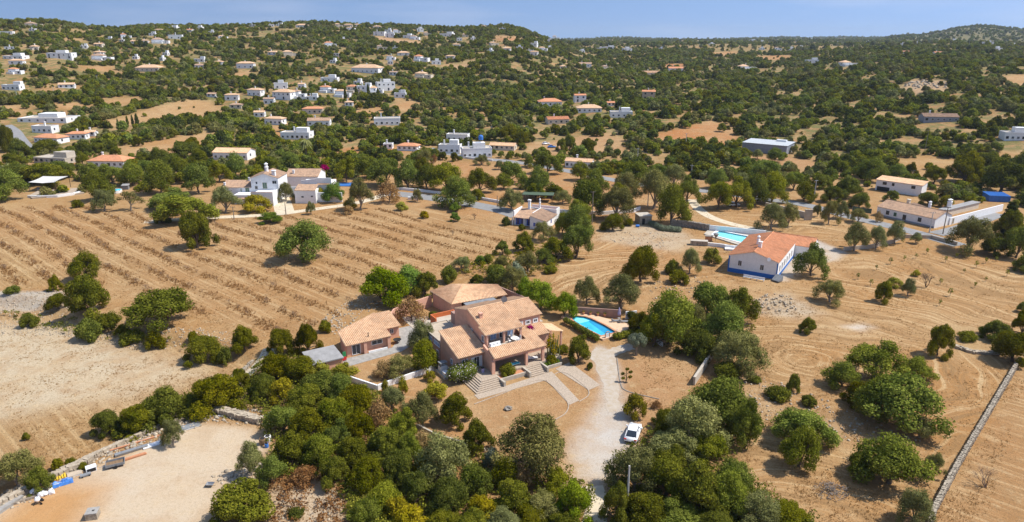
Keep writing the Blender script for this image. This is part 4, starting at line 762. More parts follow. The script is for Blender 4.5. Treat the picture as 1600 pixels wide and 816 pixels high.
# flat rooms on the left flank
box('wall', 'brown_pink', V, -4.8, .85, 10.9, 20.2, -.3, 3.7); flat_roof(V, -4.85, .9, 11.12, 20.25, 3.7, 'tan_flat', 'pale_concrete', .22)
for b, l_ in ((12.9, 2.6), (16.4, 2.9), (19.2, 1.2)): win(V, 'l', -4.8, b, 2.5, l_, .9, pane='blue_window', bars=2)
for b in (12.6, 16.0): win(V, 'l', -4.8, b, .5, 1.0, 1.2)
box('tower', 'brown_pink', V, .9, 3.2, 16.6, 18.4, 3.7, 6.3)
for d in ((-1.6, 3.6, 22.6, 22.85, 0, 4.6), (-1.6, -1.35, 20.3, 22.6, 0, 4.6), (3.35, 3.6, 18.4, 22.6, 0, 4.6)): box('terrace_wall', 'orange_wall', V, *d)
box('roof_terrace', 'pale_concrete', V, -1.35, 3.35, 20.3, 22.6, 0, 3.7)
ac = MB(); ac.box(-.9, -.2, 14.0, 14.4, 3.95, 4.7); ac.box(-.1, .55, 13.2, 13.6, 3.95, 4.7); ac.lathe([(.25, 3.95), (.3, 4.5), (.1, 4.9)], -.4, 12.5, 8); ac.build('air_conditioner', 'metal', V)
chimney(V, 2.2, 8.4, 7.6, 9.3, .62, 'pink_wall'); 
dish = MB(); dish.lathe([(.02, -.1), (.35, -.04), (.62, .12)], 0, 0, 14); do = dish.build('satellite_dish', 'sheet_grey', V); do.location = (8.9, 11.1, 9.75); do.rotation_euler = (R(80), 0, R(-35))
dm = MB(); dm.tube([(8.9, 11.2, 8.9), (8.9, 11.2, 9.75)], .04, 5); dm.build('dish_mast', 'metal', V)
# side porch on the right
MB().ribs((17.6, 3.4, 4.0), (17.6, 7.6, 4.0), (14.3, 7.6, 4.9), (14.3, 3.4, 4.9)).build('porch_roof', 'tile_tan', V)
for b in (3.7, 7.3): box('column', 'pink_wall', V, 17.1, 17.45, b - .17, b + .17, 0, 3.95)
box('wall', 'pink_wall', V, 14.21, 14.5, 3.8, 16.6, 0, 4.4)
# stairs: corner flight on the left, straight flight on the right
for i in range(6):
    t = .4 * i; MB().box(-5.1 + t, .2, -3.4 + t, 3.4, i / 6 - .14 if i else -.2, (i + 1) / 6.3).build('step', 'paver', V)
for i in range(6): box('step', 'paver', V, 6.3, 9.6, -3.0 + .42 * i, -.45, i / 6 - .15, (i + 1) / 6.3)
mb = MB(); mb.box(.25, 6.1, -2.0, -1.75, -.2, .75); mb.box(.25, .5, -1.75, -.45, -.2, .9); mb.box(5.85, 6.25, -3.0, -.45, -.2, 1.0); mb.box(9.65, 10.0, -3.0, -.45, -.2, 1.0); mb.box(10.0, 13.6, -2.0, -1.75, -.2, .6); mb.box(.2, .6, -3.6, -2.0, -.2, .9)
mb.build('planter_wall', 'pale_concrete', V); box('planter_soil', 'terracotta', V, .5, 5.85, -1.75, -.45, -.2, .6)
mb = MB(); mb.box(-7.6, -5.35, 4.0, 9.0, -.3, .5); mb.build('terrace', 'pale_concrete', V)
SPOTS += [(vw(a, b).x, vw(a, b).y, 5) for a in range(-4, 18, 4) for b in range(0, 22, 4)]
def rect_world(a0, a1, b0, b1): return [tuple(vw(a, b)[:2]) for a, b in ((a0, b0), (a1, b0), (a1, b1), (a0, b1))]
def vpoly(pts): return [tuple(vw(a, b)[:2]) for a, b in pts]
# furniture on the balcony and terraces
def put(name, label, cat, a, b, z, rz=0, group=None): return empty(name, vw(a, b, z), VA + rz, label, cat, group)
t = put('sofa', 'white cushioned corner sofa on the villa balcony', 'sofa', 2.4, 3.1, 4.4)
box('seat', 'white_paint', t, -1.1, 1.1, -.7, .2, .0, .42); box('backrest', 'white_paint', t, -1.1, 1.1, .22, .5, .0, .85); box('chaise', 'white_paint', t, -1.1, -.2, -1.0, -.72, .0, .4)
for x in (-.7, 0, .7): box('cushion', 'white_wall', t, x - .28, x + .28, .0, .2, .44, .8)
t = put('coffee_table', 'low pale coffee table before the balcony sofa', 'table', 3.9, 2.7, 4.4); box('top', 'pale_concrete', t, -.5, .5, -.4, .4, .35, .42)
for x in (-.4, .4):
    for y in (-.3, .3): box('leg', 'white_paint', t, x - .04, x + .04, y - .04, y + .04, 0, .35)
t = put('round_table', 'round white table on the right of the balcony', 'table', 6.6, 3.4, 4.4); mb = MB(); mb.lathe([(.75, .7), (.78, .73), (.75, .76)], k=16); mb.build('top', 'white_paint', t); mb = MB(); mb.lathe([(.3, 0), (.06, .06), (.06, .7)]); mb.build('base', 'white_paint', t)
def chair(t, m):
    box('seat', m, t, -.24, .24, -.24, .24, .42, .47); box('backrest', m, t, -.24, .24, .2, .25, .47, .95)
    for x in (-.21, .21):
        for y in (-.21, .21): box('leg', m, t, x - .025, x + .025, y - .025, y + .025, 0, .42)
for i, (da, db, rz, wh) in enumerate(((-1.1, 0, 1.57, 'left of'), (1.1, .1, -1.57, 'right of'), (0.1, 1.1, 0, 'behind'), (.1, -1.0, 3.14, 'in front of'))):
    chair(put('chair', f'white chair {wh} the round balcony table', 'chair', 6.6 + da, 3.4 + db, 4.4, rz, 'chairs round the balcony table'), 'white_paint')
def lounger(t, m):
    box('frame', 'white_paint', t, -.34, .34, -.95, .95, .22, .28); box('mattress', m, t, -.32, .32, -.93, .35, .282, .38)
    MB().prism([(-.32, .36), (.32, .36), (.32, .95), (-.32, .95)], .282, 0, [.38, .38, .75, .75]).build('backrest', m, t)
    for x in (-.3, .3):
        for y in (-.85, .85): box('leg', 'white_paint', t, x - .03, x + .03, y - .03, y + .03, 0, .22)
lounger(put('lounger', 'turquoise cushioned lounger under the villa porch', 'lounger', 5.2, 1.0, 1.0, 1.57), 'pool_tile')
lounger(put('lounger', 'white lounger on the porch beside the right steps', 'lounger', 9.3, 1.4, 1.0, 1.2), 'white_paint')
t = put('barbecue', 'masonry barbecue with grey hood on the left side terrace', 'barbecue', -6.5, 6.9, .5); box('base', 'white_wall', t, -.7, .7, -.5, .5, 0, .9); box('hood', 'sheet_grey', t, -.75, .75, -.55, .55, 1.5, 1.65); mb = MB(); [mb.box(x - .08, x + .08, y - .08, y + .08, .9, 1.5) for x in (-.6, .6) for y in (-.4, .4)]; mb.build('posts', 'stone', t)
t = put('storage_chest', 'white storage chest below the barbecue on the terrace', 'chest', -6.9, 4.9, .5); box('body', 'white_paint', t, -.4, .4, -.6, .6, 0, .55); box('lid', 'white_wall', t, -.43, .43, -.63, .63, .55, .62)
t = put('storage_chest', 'dark wheeled bin at the top of the corner stairs', 'bin', -1.2, 1.6, 1.0); box('body', 'lilac', t, -.25, .25, -.25, .25, 0, .8); box('lid', 'dark', t, -.28, .28, -.28, .28, .8, .87); t.name = 'bin'

# ---------------------------------------------------------------- annex, shed, garage, walls of the estate
A = empty('annex', VO, VA, 'small pink annex with tan tiled lean-to roof left of the villa', 'house')
MB().prism([(-19.4, 22.0), (-10.9, 22.0), (-10.9, 30.2), (-19.4, 25.9)], -.2, 0, [2.5, 2.5, 4.0, 3.5]).build('wall', 'pink_wall', A)
MB().ribs((-19.8, 21.3, 2.6), (-10.6, 21.3, 2.6), (-10.6, 30.6, 4.25), (-19.8, 26.1, 3.75)).build('roof', 'tile_tan', A)
MB().prism([(-10.9, 25.6), (-7.4, 25.6), (-7.4, 31.0), (-10.9, 31.0)], -.2, 0, [2.6, 2.6, 3.5, 3.5]).build('wall', 'pink_wall', A)
MB().ribs((-10.55, 25.0, 2.6), (-7.1, 25.0, 2.6), (-7.1, 31.3, 3.7), (-10.55, 31.3, 3.7)).build('roof', 'tile_tan', A)
win(A, 'f', -17.6, 22.0, .1, 1.7, 2.1, name='french_door'); win(A, 'f', -13.4, 22.0, 1.2, 2.2, .95); win(A, 'f', -9.0, 25.6, 1.1, .8, 1.0)
for a in (-15.9, -11.1): box('pillar', 'pink_wall', A, a - .3, a + .3, 21.45, 21.99, -.2, 2.45)
box('low_wall', 'white_wall', A, -15.4, -11.6, 21.2, 21.4, -.1, .45); box('vent_pipe', 'dark', A, -14.9, -14.75, 22.6, 22.75, 2.8, 3.7)
S = empty('shed', VO, VA, 'flat grey-roofed shed with pink wall at the end of the annex', 'shed')
box('wall', 'pink_wall', S, -27.0, -21.6, 17.6, 23.1, -.2, 2.2); box('roof', 'grey_flat', S, -27.4, -21.4, 17.3, 23.5, 2.2, 2.4)
t = put('flag', 'green and red cloth hanging at the annex corner', 'cloth', -20.4, 20.5, 0)
mb = MB(); mb.tube([(0, 0, 0), (0, 0, 2.0)], .035, 5); mb.build('pole', 'metal', t); mb = MB(); mb.box(-.3, .32, -.08, .08, .95, 1.9); mb.build('green_cloth', 'green_cloth', t); mb = MB(); mb.box(-.36, .36, -.12, .12, .25, .95); mb.build('red_cloth', 'red_cloth', t)
t = put('fire_pit', 'round dark fire bowl on three legs beside the annex', 'fire pit', -8.9, 22.9, .05); mb = MB(); mb.lathe([(.15, .35), (.7, .6), (.85, .75), (.75, .74), (.1, .5)], k=14); mb.build('bowl', 'dark', t)
for i in range(3): mb = MB(); c, s_ = math.cos(i * 2.1), math.sin(i * 2.1); mb.tube([(c * .55, s_ * .55, 0), (c * .4, s_ * .4, .5)], .05, 5); mb.build('leg', 'dark', t)
GA = empty('garage', VO, VA, 'pink garage with broad tan tiled roof behind the villa', 'garage')
gp = [(6.6, 29.8), (19.6, 28.3), (20.2, 33.6), (11.2, 38.6), (5.2, 37.2)]
MB().prism([(6.7, 30.0), (9.0, 29.8), (9.0, 37.8), (5.4, 37.0)], -.2, 0, [2.7, 2.7, 3.4, 3.4]).build('wall', 'pink_wall', GA)
MB().prism([(9.01, 37.4), (18.5, 33.6), (19.5, 34.0), (10.9, 38.3), (9.01, 37.8)], -.2, 3.3).build('wall', 'pink_wall', GA)
MB().ribs((6.3, 29.4, 2.95), (19.8, 28.2, 2.95), (20.4, 33.6, 3.6), (13.2, 37.8, 3.72)).build('roof', 'tile_tan', GA); MB().ribs((6.3, 29.4, 2.954), (13.2, 37.8, 3.724), (11.0, 38.9, 3.76), (4.9, 37.4, 3.72)).build('roof', 'tile_tan', GA)
for a, b in ((14.0, 29.2), (19.0, 28.8)): box('pillar', 'pink_wall', GA, a - .2, a + .2, b - .2, b + .2, -.2, 2.85)
P_ = empty('pergola', VO, VA, 'pergola with dark grey sheet roof between garage and villa', 'pergola')
MB().prism([(9.0, 26.2), (16.3, 25.9), (16.3, 28.6), (9.0, 28.9)], 2.65, 0, [2.72, 2.72, 2.85, 2.85]).build('roof', 'sheet_grey', P_)
for a in (9.2, 12.6, 16.0):
    for b in (26.3, 28.4): box('post', 'white_paint', P_, a - .06, a + .06, b - .06, b + .06, 0, 2.65)
t = put('garden_table', 'white table under the grey sheet pergola', 'table', 10.6, 25.2, 0); box('top', 'white_paint', t, -1.0, 1.0, -.5, .5, .72, .78); [box('leg', 'white_paint', t, x - .05, x + .05, y - .05, y + .05, 0, .72) for x in (-.85, .85) for y in (-.4, .4)]
t = put('bench', 'dark slatted bench against the pink garage wall', 'bench', 6.6, 27.6, 0, .3)
for i in range(3): box('slat', 'wood', t, -1.0, 1.0, -.3 + i * .2, -.14 + i * .2, .42, .46)
for i in range(2): box('backrest_slat', 'wood', t, -1.0, 1.0, .34, .38, .55 + i * .2, .7 + i * .2)
for x in (-.9, .9): box('leg', 'metal', t, x - .04, x + .04, -.3, .38, 0, .42)
def wall_line(name, label, m, pts, h, th=.25, cat='wall', cap=None, group=None, base=-.2, world=False, tops=None):
    """a wall of straight panels, each following the ground"""
    P = [Vector(p[:2]) for p in pts]; e = empty(name, (P[0].x, P[0].y, float(H(P[0].x, P[0].y))), 0, label, cat, group); o = e.location
    for i, (a, b) in enumerate(zip(P[:-1], P[1:])):
        d = (b - a).normalized(); n = Vector((-d.y, d.x)) * th / 2; zz = [float(H(a.x, a.y)) - o.z, float(H(b.x, b.y)) - o.z]
        hh = (tops[i], tops[i + 1]) if tops else (h, h); q = [a - n, b - n, b + n, a + n]; q = [(c.x - o.x, c.y - o.y) for c in q]; zt = [zz[0] + hh[0], zz[1] + hh[1], zz[1] + hh[1], zz[0] + hh[0]]
        MB().prism(q, min(zz) + base, 0, zt).build('panel', m, e)
        if cap:
            n2 = n * 1.35; q = [a - n2, b - n2, b + n2, a + n2]; q = [(c.x - o.x, c.y - o.y) for c in q]
            mb = MB(); v = [(x, y, z + dz) for dz in (.003, .09) for (x, y), z in zip(q, zt)]; mb.add(v, [(3, 2, 1, 0), (4, 5, 6, 7), (0, 1, 5, 4), (1, 2, 6, 5), (2, 3, 7, 6), (3, 0, 4, 7)]); mb.build('coping', cap, e)
    return e
wall_line('garden_wall', 'pink garden wall running from the annex to the garage', 'pink_wall', [vw(-7.2, 31.3), vw(-5.0, 34.2), vw(0.5, 36.0), vw(5.2, 37.4)], 2.6)
wall_line('garden_wall', 'brown-pink wall sloping down from the garage to the trees', 'brown_pink', [vw(20.6, 34.2), vw(23.6, 26.6)], 2.4, tops=[3.0, 2.0])
wall_line('garden_wall', 'brown-pink wall along the back of the pool', 'brown_pink', [vw(29.6, 17.6), vw(37.3, 9.7)], 1.9, tops=[1.6, 2.0]); wall_line('garden_wall', 'white-grey wall end beside the pool parasol', 'white_wall', [vw(38.0, 9.0), vw(40.4, 8.2)], 1.7)
wall_line('garden_wall', 'white low wall below the olive trees between annex and villa', 'white_wall', [G(545, 595), G(590, 610), G(610, 602), G(660, 585), G(688, 575)], 1.0, th=.3)
wall_line('garden_wall', 'tall grey garden wall running down toward the drive', 'pale_concrete', [G(1116, 552), G(1100, 578), G(1084, 602)], 1.5, th=.35, cap='pale_concrete')
wall_line('garden_wall', 'white low wall beside the parking area under the trees', 'white_wall', [G(990, 512), G(1010, 525), G(1035, 542)], .9, th=.25)
wall_line('retaining_wall', 'curved pale kerb wall below the lower garden bed', 'pale_concrete', [G(652, 668), G(680, 682), G(705, 690), G(735, 700), G(758, 706)], .6, th=.3)
# ---------------------------------------------------------------- pool of the villa
pool = [(27.6, 4.2), (31.3, 4.0), (31.5, 8.0), (31.2, 12.2), (30.7, 13.8), (29.6, 15.0), (28.4, 15.1), (27.6, 14.3), (27.2, 12.2), (27.3, 8.0)]
deckp = [(26.4, 2.6), (33.5, 2.7), (36.6, 5.0), (37.0, 9.4), (30.2, 16.6), (28.2, 17.4), (26.2, 16.5), (26.1, 9.0)]
def ring(mb, outer, inner, z0, z1):
    """flat band between two outlines of the same corner count"""
    n = len(inner); v = [(x, y, z1) for x, y in outer] + [(x, y, z1) for x, y in inner] + [(x, y, z0) for x, y in outer] + [(x, y, z0) for x, y in inner]
    f = []
    for i in range(n):
        j = (i + 1) % n; f += [(i, j, n + j, n + i), (i, 2 * n + i, 2 * n + j, j), (n + i, n + j, 3 * n + j, 3 * n + i)]
    mb.add(v, f); return mb
def ray_out(poly, outer, c):
    out = []
    for x, y in poly:
        d = Vector((x - c[0], y - c[1])); best = None
        for i in range(len(outer)):
            a = Vector(outer[i - 1]) - Vector(c); b = Vector(outer[i]) - Vector(c); e = b - a; den = d.x * e.y - d.y * e.x
            if abs(den) < 1e-9: continue
            t_ = (a.x * e.y - a.y * e.x) / den; u_ = (a.x * d.y - a.y * d.x) / den
            if t_ > 0 and -1e-6 <= u_ <= 1 + 1e-6: best = t_ if best is None else min(best, t_)
        out.append((c[0] + d.x * best, c[1] + d.y * best))
    return out
SP = empty('swimming_pool', VO, VA, 'turquoise round-ended swimming pool with tan tiled deck right of the villa', 'swimming pool')
pc = (29.3, 9.5); big = [(pc[0] + (x - pc[0]) * 1.12 + (.15 if x > pc[0] else -.15), pc[1] + (y - pc[1]) * 1.05) for x, y in pool]
ring(MB(), big, pool, .1, .42).build('coping', 'terracotta', SP)
ring(MB(), ray_out(big, deckp, pc), big, -.2, .36).build('deck', 'deck', SP)
b_ = MB(); n_ = len(pool); b_.add([(x, y, .41) for x, y in pool] + [(x, y, .02) for x, y in pool], [(i, (i + 1) % n_, n_ + (i + 1) % n_, n_ + i)[::-1] for i in range(n_)] + [tuple(range(n_, 2 * n_))]); b_.build('basin', 'pool_tile', SP)
MB().add([(x, y, .3) for x, y in pool], [tuple(range(len(pool)))]).build('water', 'pool_water', SP)
MB().prism([(27.9, 12.0), (30.7, 12.0), (30.2, 13.6), (29.4, 14.6), (28.5, 14.6), (27.9, 13.8)], .025, .1).build('steps', 'pool_pale', SP)
MB().prism([(29.3, 4.4), (31.1, 4.25), (31.3, 8.0), (31.0, 12.0), (30.5, 13.2), (30.0, 10.0)], .025, .04).build('painted_shade_patch', mat('painted_shade_blue', (.04, .36, .62), .5, .12, .6).name, SP)  # flat, no deeper than the basin; shade of the deep edge painted in blue
lad = MB(); [lad.tube([(31.0 + i * .45, 4.2, .2), (31.0 + i * .45, 3.9, 1.0), (31.0 + i * .45, 3.6, .9), (31.0 + i * .45, 3.5, .36)], .03, 5) for i in (0, 1)]; lad.build('ladder', 'metal', SP)
arch = MB(); arch.tube([(27.6, 2.9, .3), (27.6, 2.9, 1.2), (27.9, 2.9, 1.55), (28.2, 2.9, 1.6), (28.5, 2.9, 1.5), (28.75, 2.9, 1.2), (28.75, 2.9, .3)], .09, 6); t = put('arched_gate', 'small white arched gate at the pool corner', 'gate', 0, 0, 0); arch.build('arch', 'terracotta', t); box('leaf', 'white_paint', t, 27.75, 28.6, 2.86, 2.94, .3, 1.2)
t = put('parasol', 'closed lilac parasol at the far end of the pool deck', 'parasol', 36.4, 9.3, .36); mb = MB(); mb.tube([(0, 0, 0), (0, 0, 2.5)], .03, 6); mb.build('pole', 'metal', t); mb = MB(); mb.lathe([(.3, .8), (.34, 1.2), (.2, 2.0), (.05, 2.55)], k=10); mb.build('canopy', 'lilac', t); mb = MB(); mb.lathe([(.35, 0), (.35, .1), (.1, .14)]); mb.build('base', 'grey_concrete', t)
for i, (a, b, wh) in enumerate(((34.7, 8.2, 'left of'), (35.9, 7.0, 'right of'))): lounger(put('lounger', f'dark cushioned pool lounger, the one {wh} the pair by the closed parasol', 'lounger', a, b, .36, 1.1, 'loungers on the pool deck'), 'sheet_grey')
for i, (a, b) in enumerate(((30.0, 16.1), (31.2, 15.0), (32.3, 14.0), (33.4, 12.8), (34.5, 11.8))):
    t = put('flower_pot', f'terracotta flower pot along the pool back wall, {ORD[i]} from left', 'flower pot', a, b, .36, 0, 'pots along the pool wall'); mb = MB(); mb.lathe([(.18, 0), (.28, .45), (.32, .5), (.26, .5), (.24, .42)]); mb.build('pot', 'terracotta', t); C, Rr = lobes(4, .18, .5, .0, .3, seed=i); o = link('plant', leaf_cloud('plant', C, Rr, 120, .06, 'leaf_broad', .2, 0), t); o.location = (0, 0, .42)
def hedge(label, pts, wd, h, m='leaf_carob', name='hedge', cat='hedge', nper=260, flowers=None):
    P = strip_pts([tuple(p[:2]) for p in pts], .8); o = Vector((P[0].x, P[0].y, float(H(P[0].x, P[0].y)))); C = []; Rr = []
    for i, p in enumerate(P):
        for s in (-.25, .25): r = wd * .42 * random.uniform(.85, 1.2); C.append((p.x - o.x + random.uniform(-.1, .1), p.y - o.y + s * wd, h - r * random.uniform(.9, 1.2))); Rr.append(r)
    e = empty(name, o, 0, label, cat); link('foliage', leaf_cloud('foliage', C, Rr, nper * len(P), .13, m, .16, .85), e)
    if flowers: link('flowers', leaf_cloud('flowers', C, [r * 1.04 for r in Rr], int(flowers * len(P)), .12, 'petal_white', .1, 0), e)
    SPOTS.extend((p.x, p.y, 1) for p in P); return e
hedge('clipped green hedge along the left side of the pool deck', [vw(25.4, 13.5), vw(25.6, 3.2)], 1.3, 1.4); hedge('clipped green hedge along the front of the pool deck', [vw(29.2, 1.8), vw(34.2, 1.6), vw(36.4, 3.6)], 1.3, 1.3)
hedge('oleander bush with pale flowers beside the corner stairs', [vw(-6.4, 2.4), vw(-3.2, 2.6)], 3.2, 3.1, 'leaf_broad', 'oleander_bush', 'bush', 420, 90); hedge('low plants in the right planter of the villa', [vw(10.4, -1.2), vw(13.2, -1.2)], .9, .9, 'leaf_fresh', 'planting', 'plants')
hedge('dark hedge under the trees beside the parked spot', [G(985, 500), G(1000, 512)], 2.0, 2.0, 'leaf_dark')
e = empty('bougainvillea', vw(11.3, 5.6, 4.4), VA, 'red bougainvillea growing over the porch roof of the villa', 'bush'); C, Rr = lobes(6, .5, 1.4, 0, 1.0, seed=4); link('flowers', leaf_cloud('flowers', C, Rr, 500, .12, 'petal', .2, .6), e)
e = empty('bougainvillea', G(507, 277), 0, 'magenta bougainvillea on the white outbuilding of the tower villa', 'bush'); e.location.z += 2.2; C, Rr = lobes(12, .9, 3.2, 0, 2.8, seed=6); Cq = [(x * 1.5, y, z) for x, y, z in C]; link('flowers', leaf_cloud('flowers', Cq, Rr, 2400, .2, 'petal', .2, .6), e)
e = put('banana_plant', 'tall cactus-like plant with upright yellow-green stems beside the porch', 'plant', 13.0, .6, 0)
for i in range(16):
    mb = MB(); x, y = random.uniform(-1.2, 1.6), random.uniform(-.8, 1.4); h = random.uniform(3.2, 5.4); dx, dy = random.uniform(-.5, .5), random.uniform(-.5, .5)
    mb.tube([(x, y, 0), (x + dx * .4, y + dy * .4, h * .5), (x + dx, y + dy, h)], [.1, .13, .07], 6); mb.build('stem', 'cactus', e) if 'cactus' in MATS else mb.build('stem', mat('cactus', (.2, .22, .07), .7, .2).name, e)
C, Rr = lobes(12, .55, 5.0, 1.6, 1.5, seed=9); link('leaves', leaf_cloud('leaves', C, Rr, 500, .18, 'leaf_yellow', .3, 0), e)
# paths, lawn edging and the drive
sheet('platform', 'grey_concrete', vpoly([(-21.3, 17.9), (-9.5, 18.9), (-3.5, 22.5), (-3.5, 29.5), (-7.3, 29.5), (-7.3, 25.0), (-10.6, 21.4), (-21.3, 21.4)]), .06, 'grey concrete platform in front of the annex')
sheet('yard', 'pale_concrete', vpoly([(-3.5, 23.0), (22.0, 17.0), (22.5, 26.0), (19, 28), (6, 30), (-3.3, 35)]), .05, 'pale paved yard between villa, annex and garage')
sheet('path', 'paver', vpoly([(-5.6, -5.0), (9.6, -5.3), (9.6, -3.02), (-.2, -3.42), (-5.6, -3.42)]), .05, 'pale paved path along the foot of the villa stairs')
sheet('path', 'paver', GP([(846, 586), (862, 581), (905, 626), (890, 633)]), .054, 'straight paved path running down beside the bare lawn'); sheet('path', 'paver', GP([(868, 577), (890, 566), (938, 602), (920, 610)]), .054, 'second paved path from the porch to the drive')
rsd = random.Random(3)
def ragged(pts, k=8, a=.35):
    out = []
    for i in range(len(pts)):
        p, q = Vector(pts[i - 1]), Vector(pts[i]); n = Vector((-(q - p).y, (q - p).x)).normalized()
        for j in range(k): out.append(tuple(p.lerp(q, j / k) + n * rsd.uniform(-a, a)))
    return out
sheet('drive', mat('drive_gravel', (.42, .375, .32), .95, .16, .9, .3, col2=(.40, .31, .21)).name, ragged(GP([(922, 556), (930, 543), (948, 546), (985, 537), (992, 545), (960, 557), (964, 600), (968, 640), (950, 646), (942, 600)])), .02, 'grey gravel drive forking toward the pool', th=.1)
def edging(label, pts, m='paver', wd=.16, h=.1):
    P = smooth_line(pts, 2); wall_line('edging', label, m, [(p.x, p.y) for p in P], h, wd, 'kerb', base=-.1)
edging('curved pale stone edging round the bare lawn', [G(741, 632), G(800, 610), G(846, 590), G(868, 607), G(890, 630), G(886, 646), G(868, 656)]); edging('pale stone edging round the small bare bed', [G(858, 590), G(880, 578), G(918, 606), G(922, 618), G(905, 628)])
edging('dark kerb along the right side of the drive', [G(964, 560), G(969, 600), G(975, 612), G(1030, 624)], 'dark_stone')
def stone(label, p, s, m='dark_stone', name='boulder', cat='boulder', group=None, seed=0):
    rs = np.random.default_rng(seed); v = SV * (1 + rs.normal(size=(len(SV), 1)) * .16) * np.array(s); mb = MB(); mb.add([tuple(q) for q in v], [tuple(f) for f in SF] + [tuple(range(7)), tuple(range(34, 27, -1))])
    o = mb.build(name, m); o.location = (p.x, p.y, p.z + s[2] * .6); return tag(o, label, cat, group)
stone('round dark stone lying on the bare lawn', G(794, 640), (.75, .6, .4))
# ---------------------------------------------------------------- neighbouring houses
def frame_px(p0, p1, name, label, cat='house', flip=False):
    a, b = G(*p0), G(*p1); d = Vector((b.x - a.x, b.y - a.y)); e = empty(name, (a.x, a.y, min(a.z, b.z)), math.atan2(d.y, d.x), label, cat)
    c = Vector((math.cos(e.rotation_euler.z), math.sin(e.rotation_euler.z))); n = Vector((-c.y, c.x))
    for i in range(4):
        for j in range(4): q = Vector((a.x, a.y)) + c * d.length * i / 3 + n * d.length * .6 * j / 3; SPOTS.append((q.x, q.y, max(2.5, d.length * .2)))
    return e, d.length
# white and blue house with terracotta roof
B, bw = frame_px((1136, 428), (1212, 436.5), 'house', 'white house with blue base band and terracotta gable roof beside small pool')
bd = 21.5; bw = 12.2; B.rotation_euler.z = R(-32); B.location = (66.4 - bw * math.cos(R(32)), 161.4 + bw * math.sin(R(32)), 0)
gable_box(B, 0, bw, 0, bd, -.3, 4.5, 6.3, 'y', 'white_wall', 'tile_orange', .25)
mb = MB(); mb.box(-.04, bw + .04, -.05, -.002, -.3, 1.1); mb.box(bw + .002, bw + .05, 0, bd, -.3, .8); mb.box(-.05, .28, -.05, -.002, 1.103, 4.3); mb.box(bw - .28, bw + .05, -.05, -.002, 1.103, 4.2); mb.build('blue_band', 'blue_paint', B)
win(B, 'f', 2.9, 0, 2.0, 1.0, 1.5); win(B, 'f', 8.4, 0, 1.8, 1.0, 1.5)
for y in (2.5, 5.5, 8.5, 11.5, 14.5, 17.5): win(B, 'r', bw, y, 1.3, 1.0, 1.9, frame='white_paint', name='window')
chimney(B, 5.2, 8.0, 5.6, 8.6, .8, 'white_wall', True); chimney(B, 6.4, 4.8, 5.6, 7.9, .8, 'white_wall', False)
gable_box(B, bw - 7, bw + 4.6, bd + .1, bd + 8.5, -.3, 3.5, 5.1, 'x', 'white_wall', 'tile_orange', .2)
mb = MB(); mb.lathe([(.02, -.08), (.3, -.03), (.5, .1)], k=12); o = mb.build('satellite_dish', 'white_paint', B); o.location = (9.9, -.35, 5.0); o.rotation_euler = (R(75), 0, R(20))
t = empty('solar_panel', G(1214, 440), B.rotation_euler.z - .4, 'tilted solar panel standing on a frame at the blue-trimmed house corner', 'solar panel')
MB().prism([(-1.0, -.9), (1.0, -.9), (1.0, .9), (-1.0, .9)], .3, 0, [.45, .45, 1.6, 1.6]).build('panel', 'sheet_grey', t); [box('leg', 'metal', t, x - .04, x + .04, .7, .8, 0, .6) for x in (-.8, .8)]
t = empty('washing_rack', G(1178, 437), B.rotation_euler.z, 'row of white garden chairs along the blue base of the house', 'chairs'); t.name = 'bench'; t['category'] = 'bench'; t['label'] = 'long pale bench against the blue-banded gable wall'
box('seat', 'white_paint', t, -2.6, 2.6, -.5, -.1, .42, .5); box('backrest', 'white_paint', t, -2.6, 2.6, -.1, -.04, .6, 1.0); [box('leg', 'white_paint', t, x - .05, x + .05, -.5, -.1, 0, .42) for x in (-2.4, -.8, .8, 2.4)]
# its pool
q = [G(1115, 369), G(1160, 381), G(1178, 373), G(1124, 362.5)]
pp = [(v.x, v.y) for v in q]; e = empty('swimming_pool', (0, 0, 0), 0, 'small bright rectangular pool beside the blue-trimmed house', 'swimming pool'); pc2 = (sum(x for x, _ in pp) / 4, sum(y for _, y in pp) / 4)
bg_ = [(pc2[0] + (x - pc2[0]) * 1.14, pc2[1] + (y - pc2[1]) * 1.25) for x, y in pp]; bb_ = [(pc2[0] + (x - pc2[0]) * 1.5, pc2[1] + (y - pc2[1]) * 1.9) for x, y in pp]
ring(MB(), bg_, pp, .0, .42).build('coping', 'white_paint', e); ring(MB(), bb_, bg_, -.1, .3).build('deck', 'pale_concrete', e)
MB().add([(x, y, .4) for x, y in pp] + [(x, y, .02) for x, y in pp], [(i, (i + 1) % 4, 4 + (i + 1) % 4, 4 + i)[::-1] for i in range(4)] + [(4, 5, 6, 7)]).build('basin', 'pool_pale', e); MB().add([(x, y, .3) for x, y in pp], [(0, 1, 2, 3)]).build('water', 'pool_water', e)
wall_line('garden_wall', 'white garden wall behind the small rectangular pool', 'white_wall', [G(1108, 361), G(1150, 365), G(1196, 370)], 1.9, .3)
wall_line('garden_wall', 'low white wall before the small rectangular pool', 'white_wall', [G(1104, 384), G(1124, 386), G(1148, 390)], 1.0, .4)
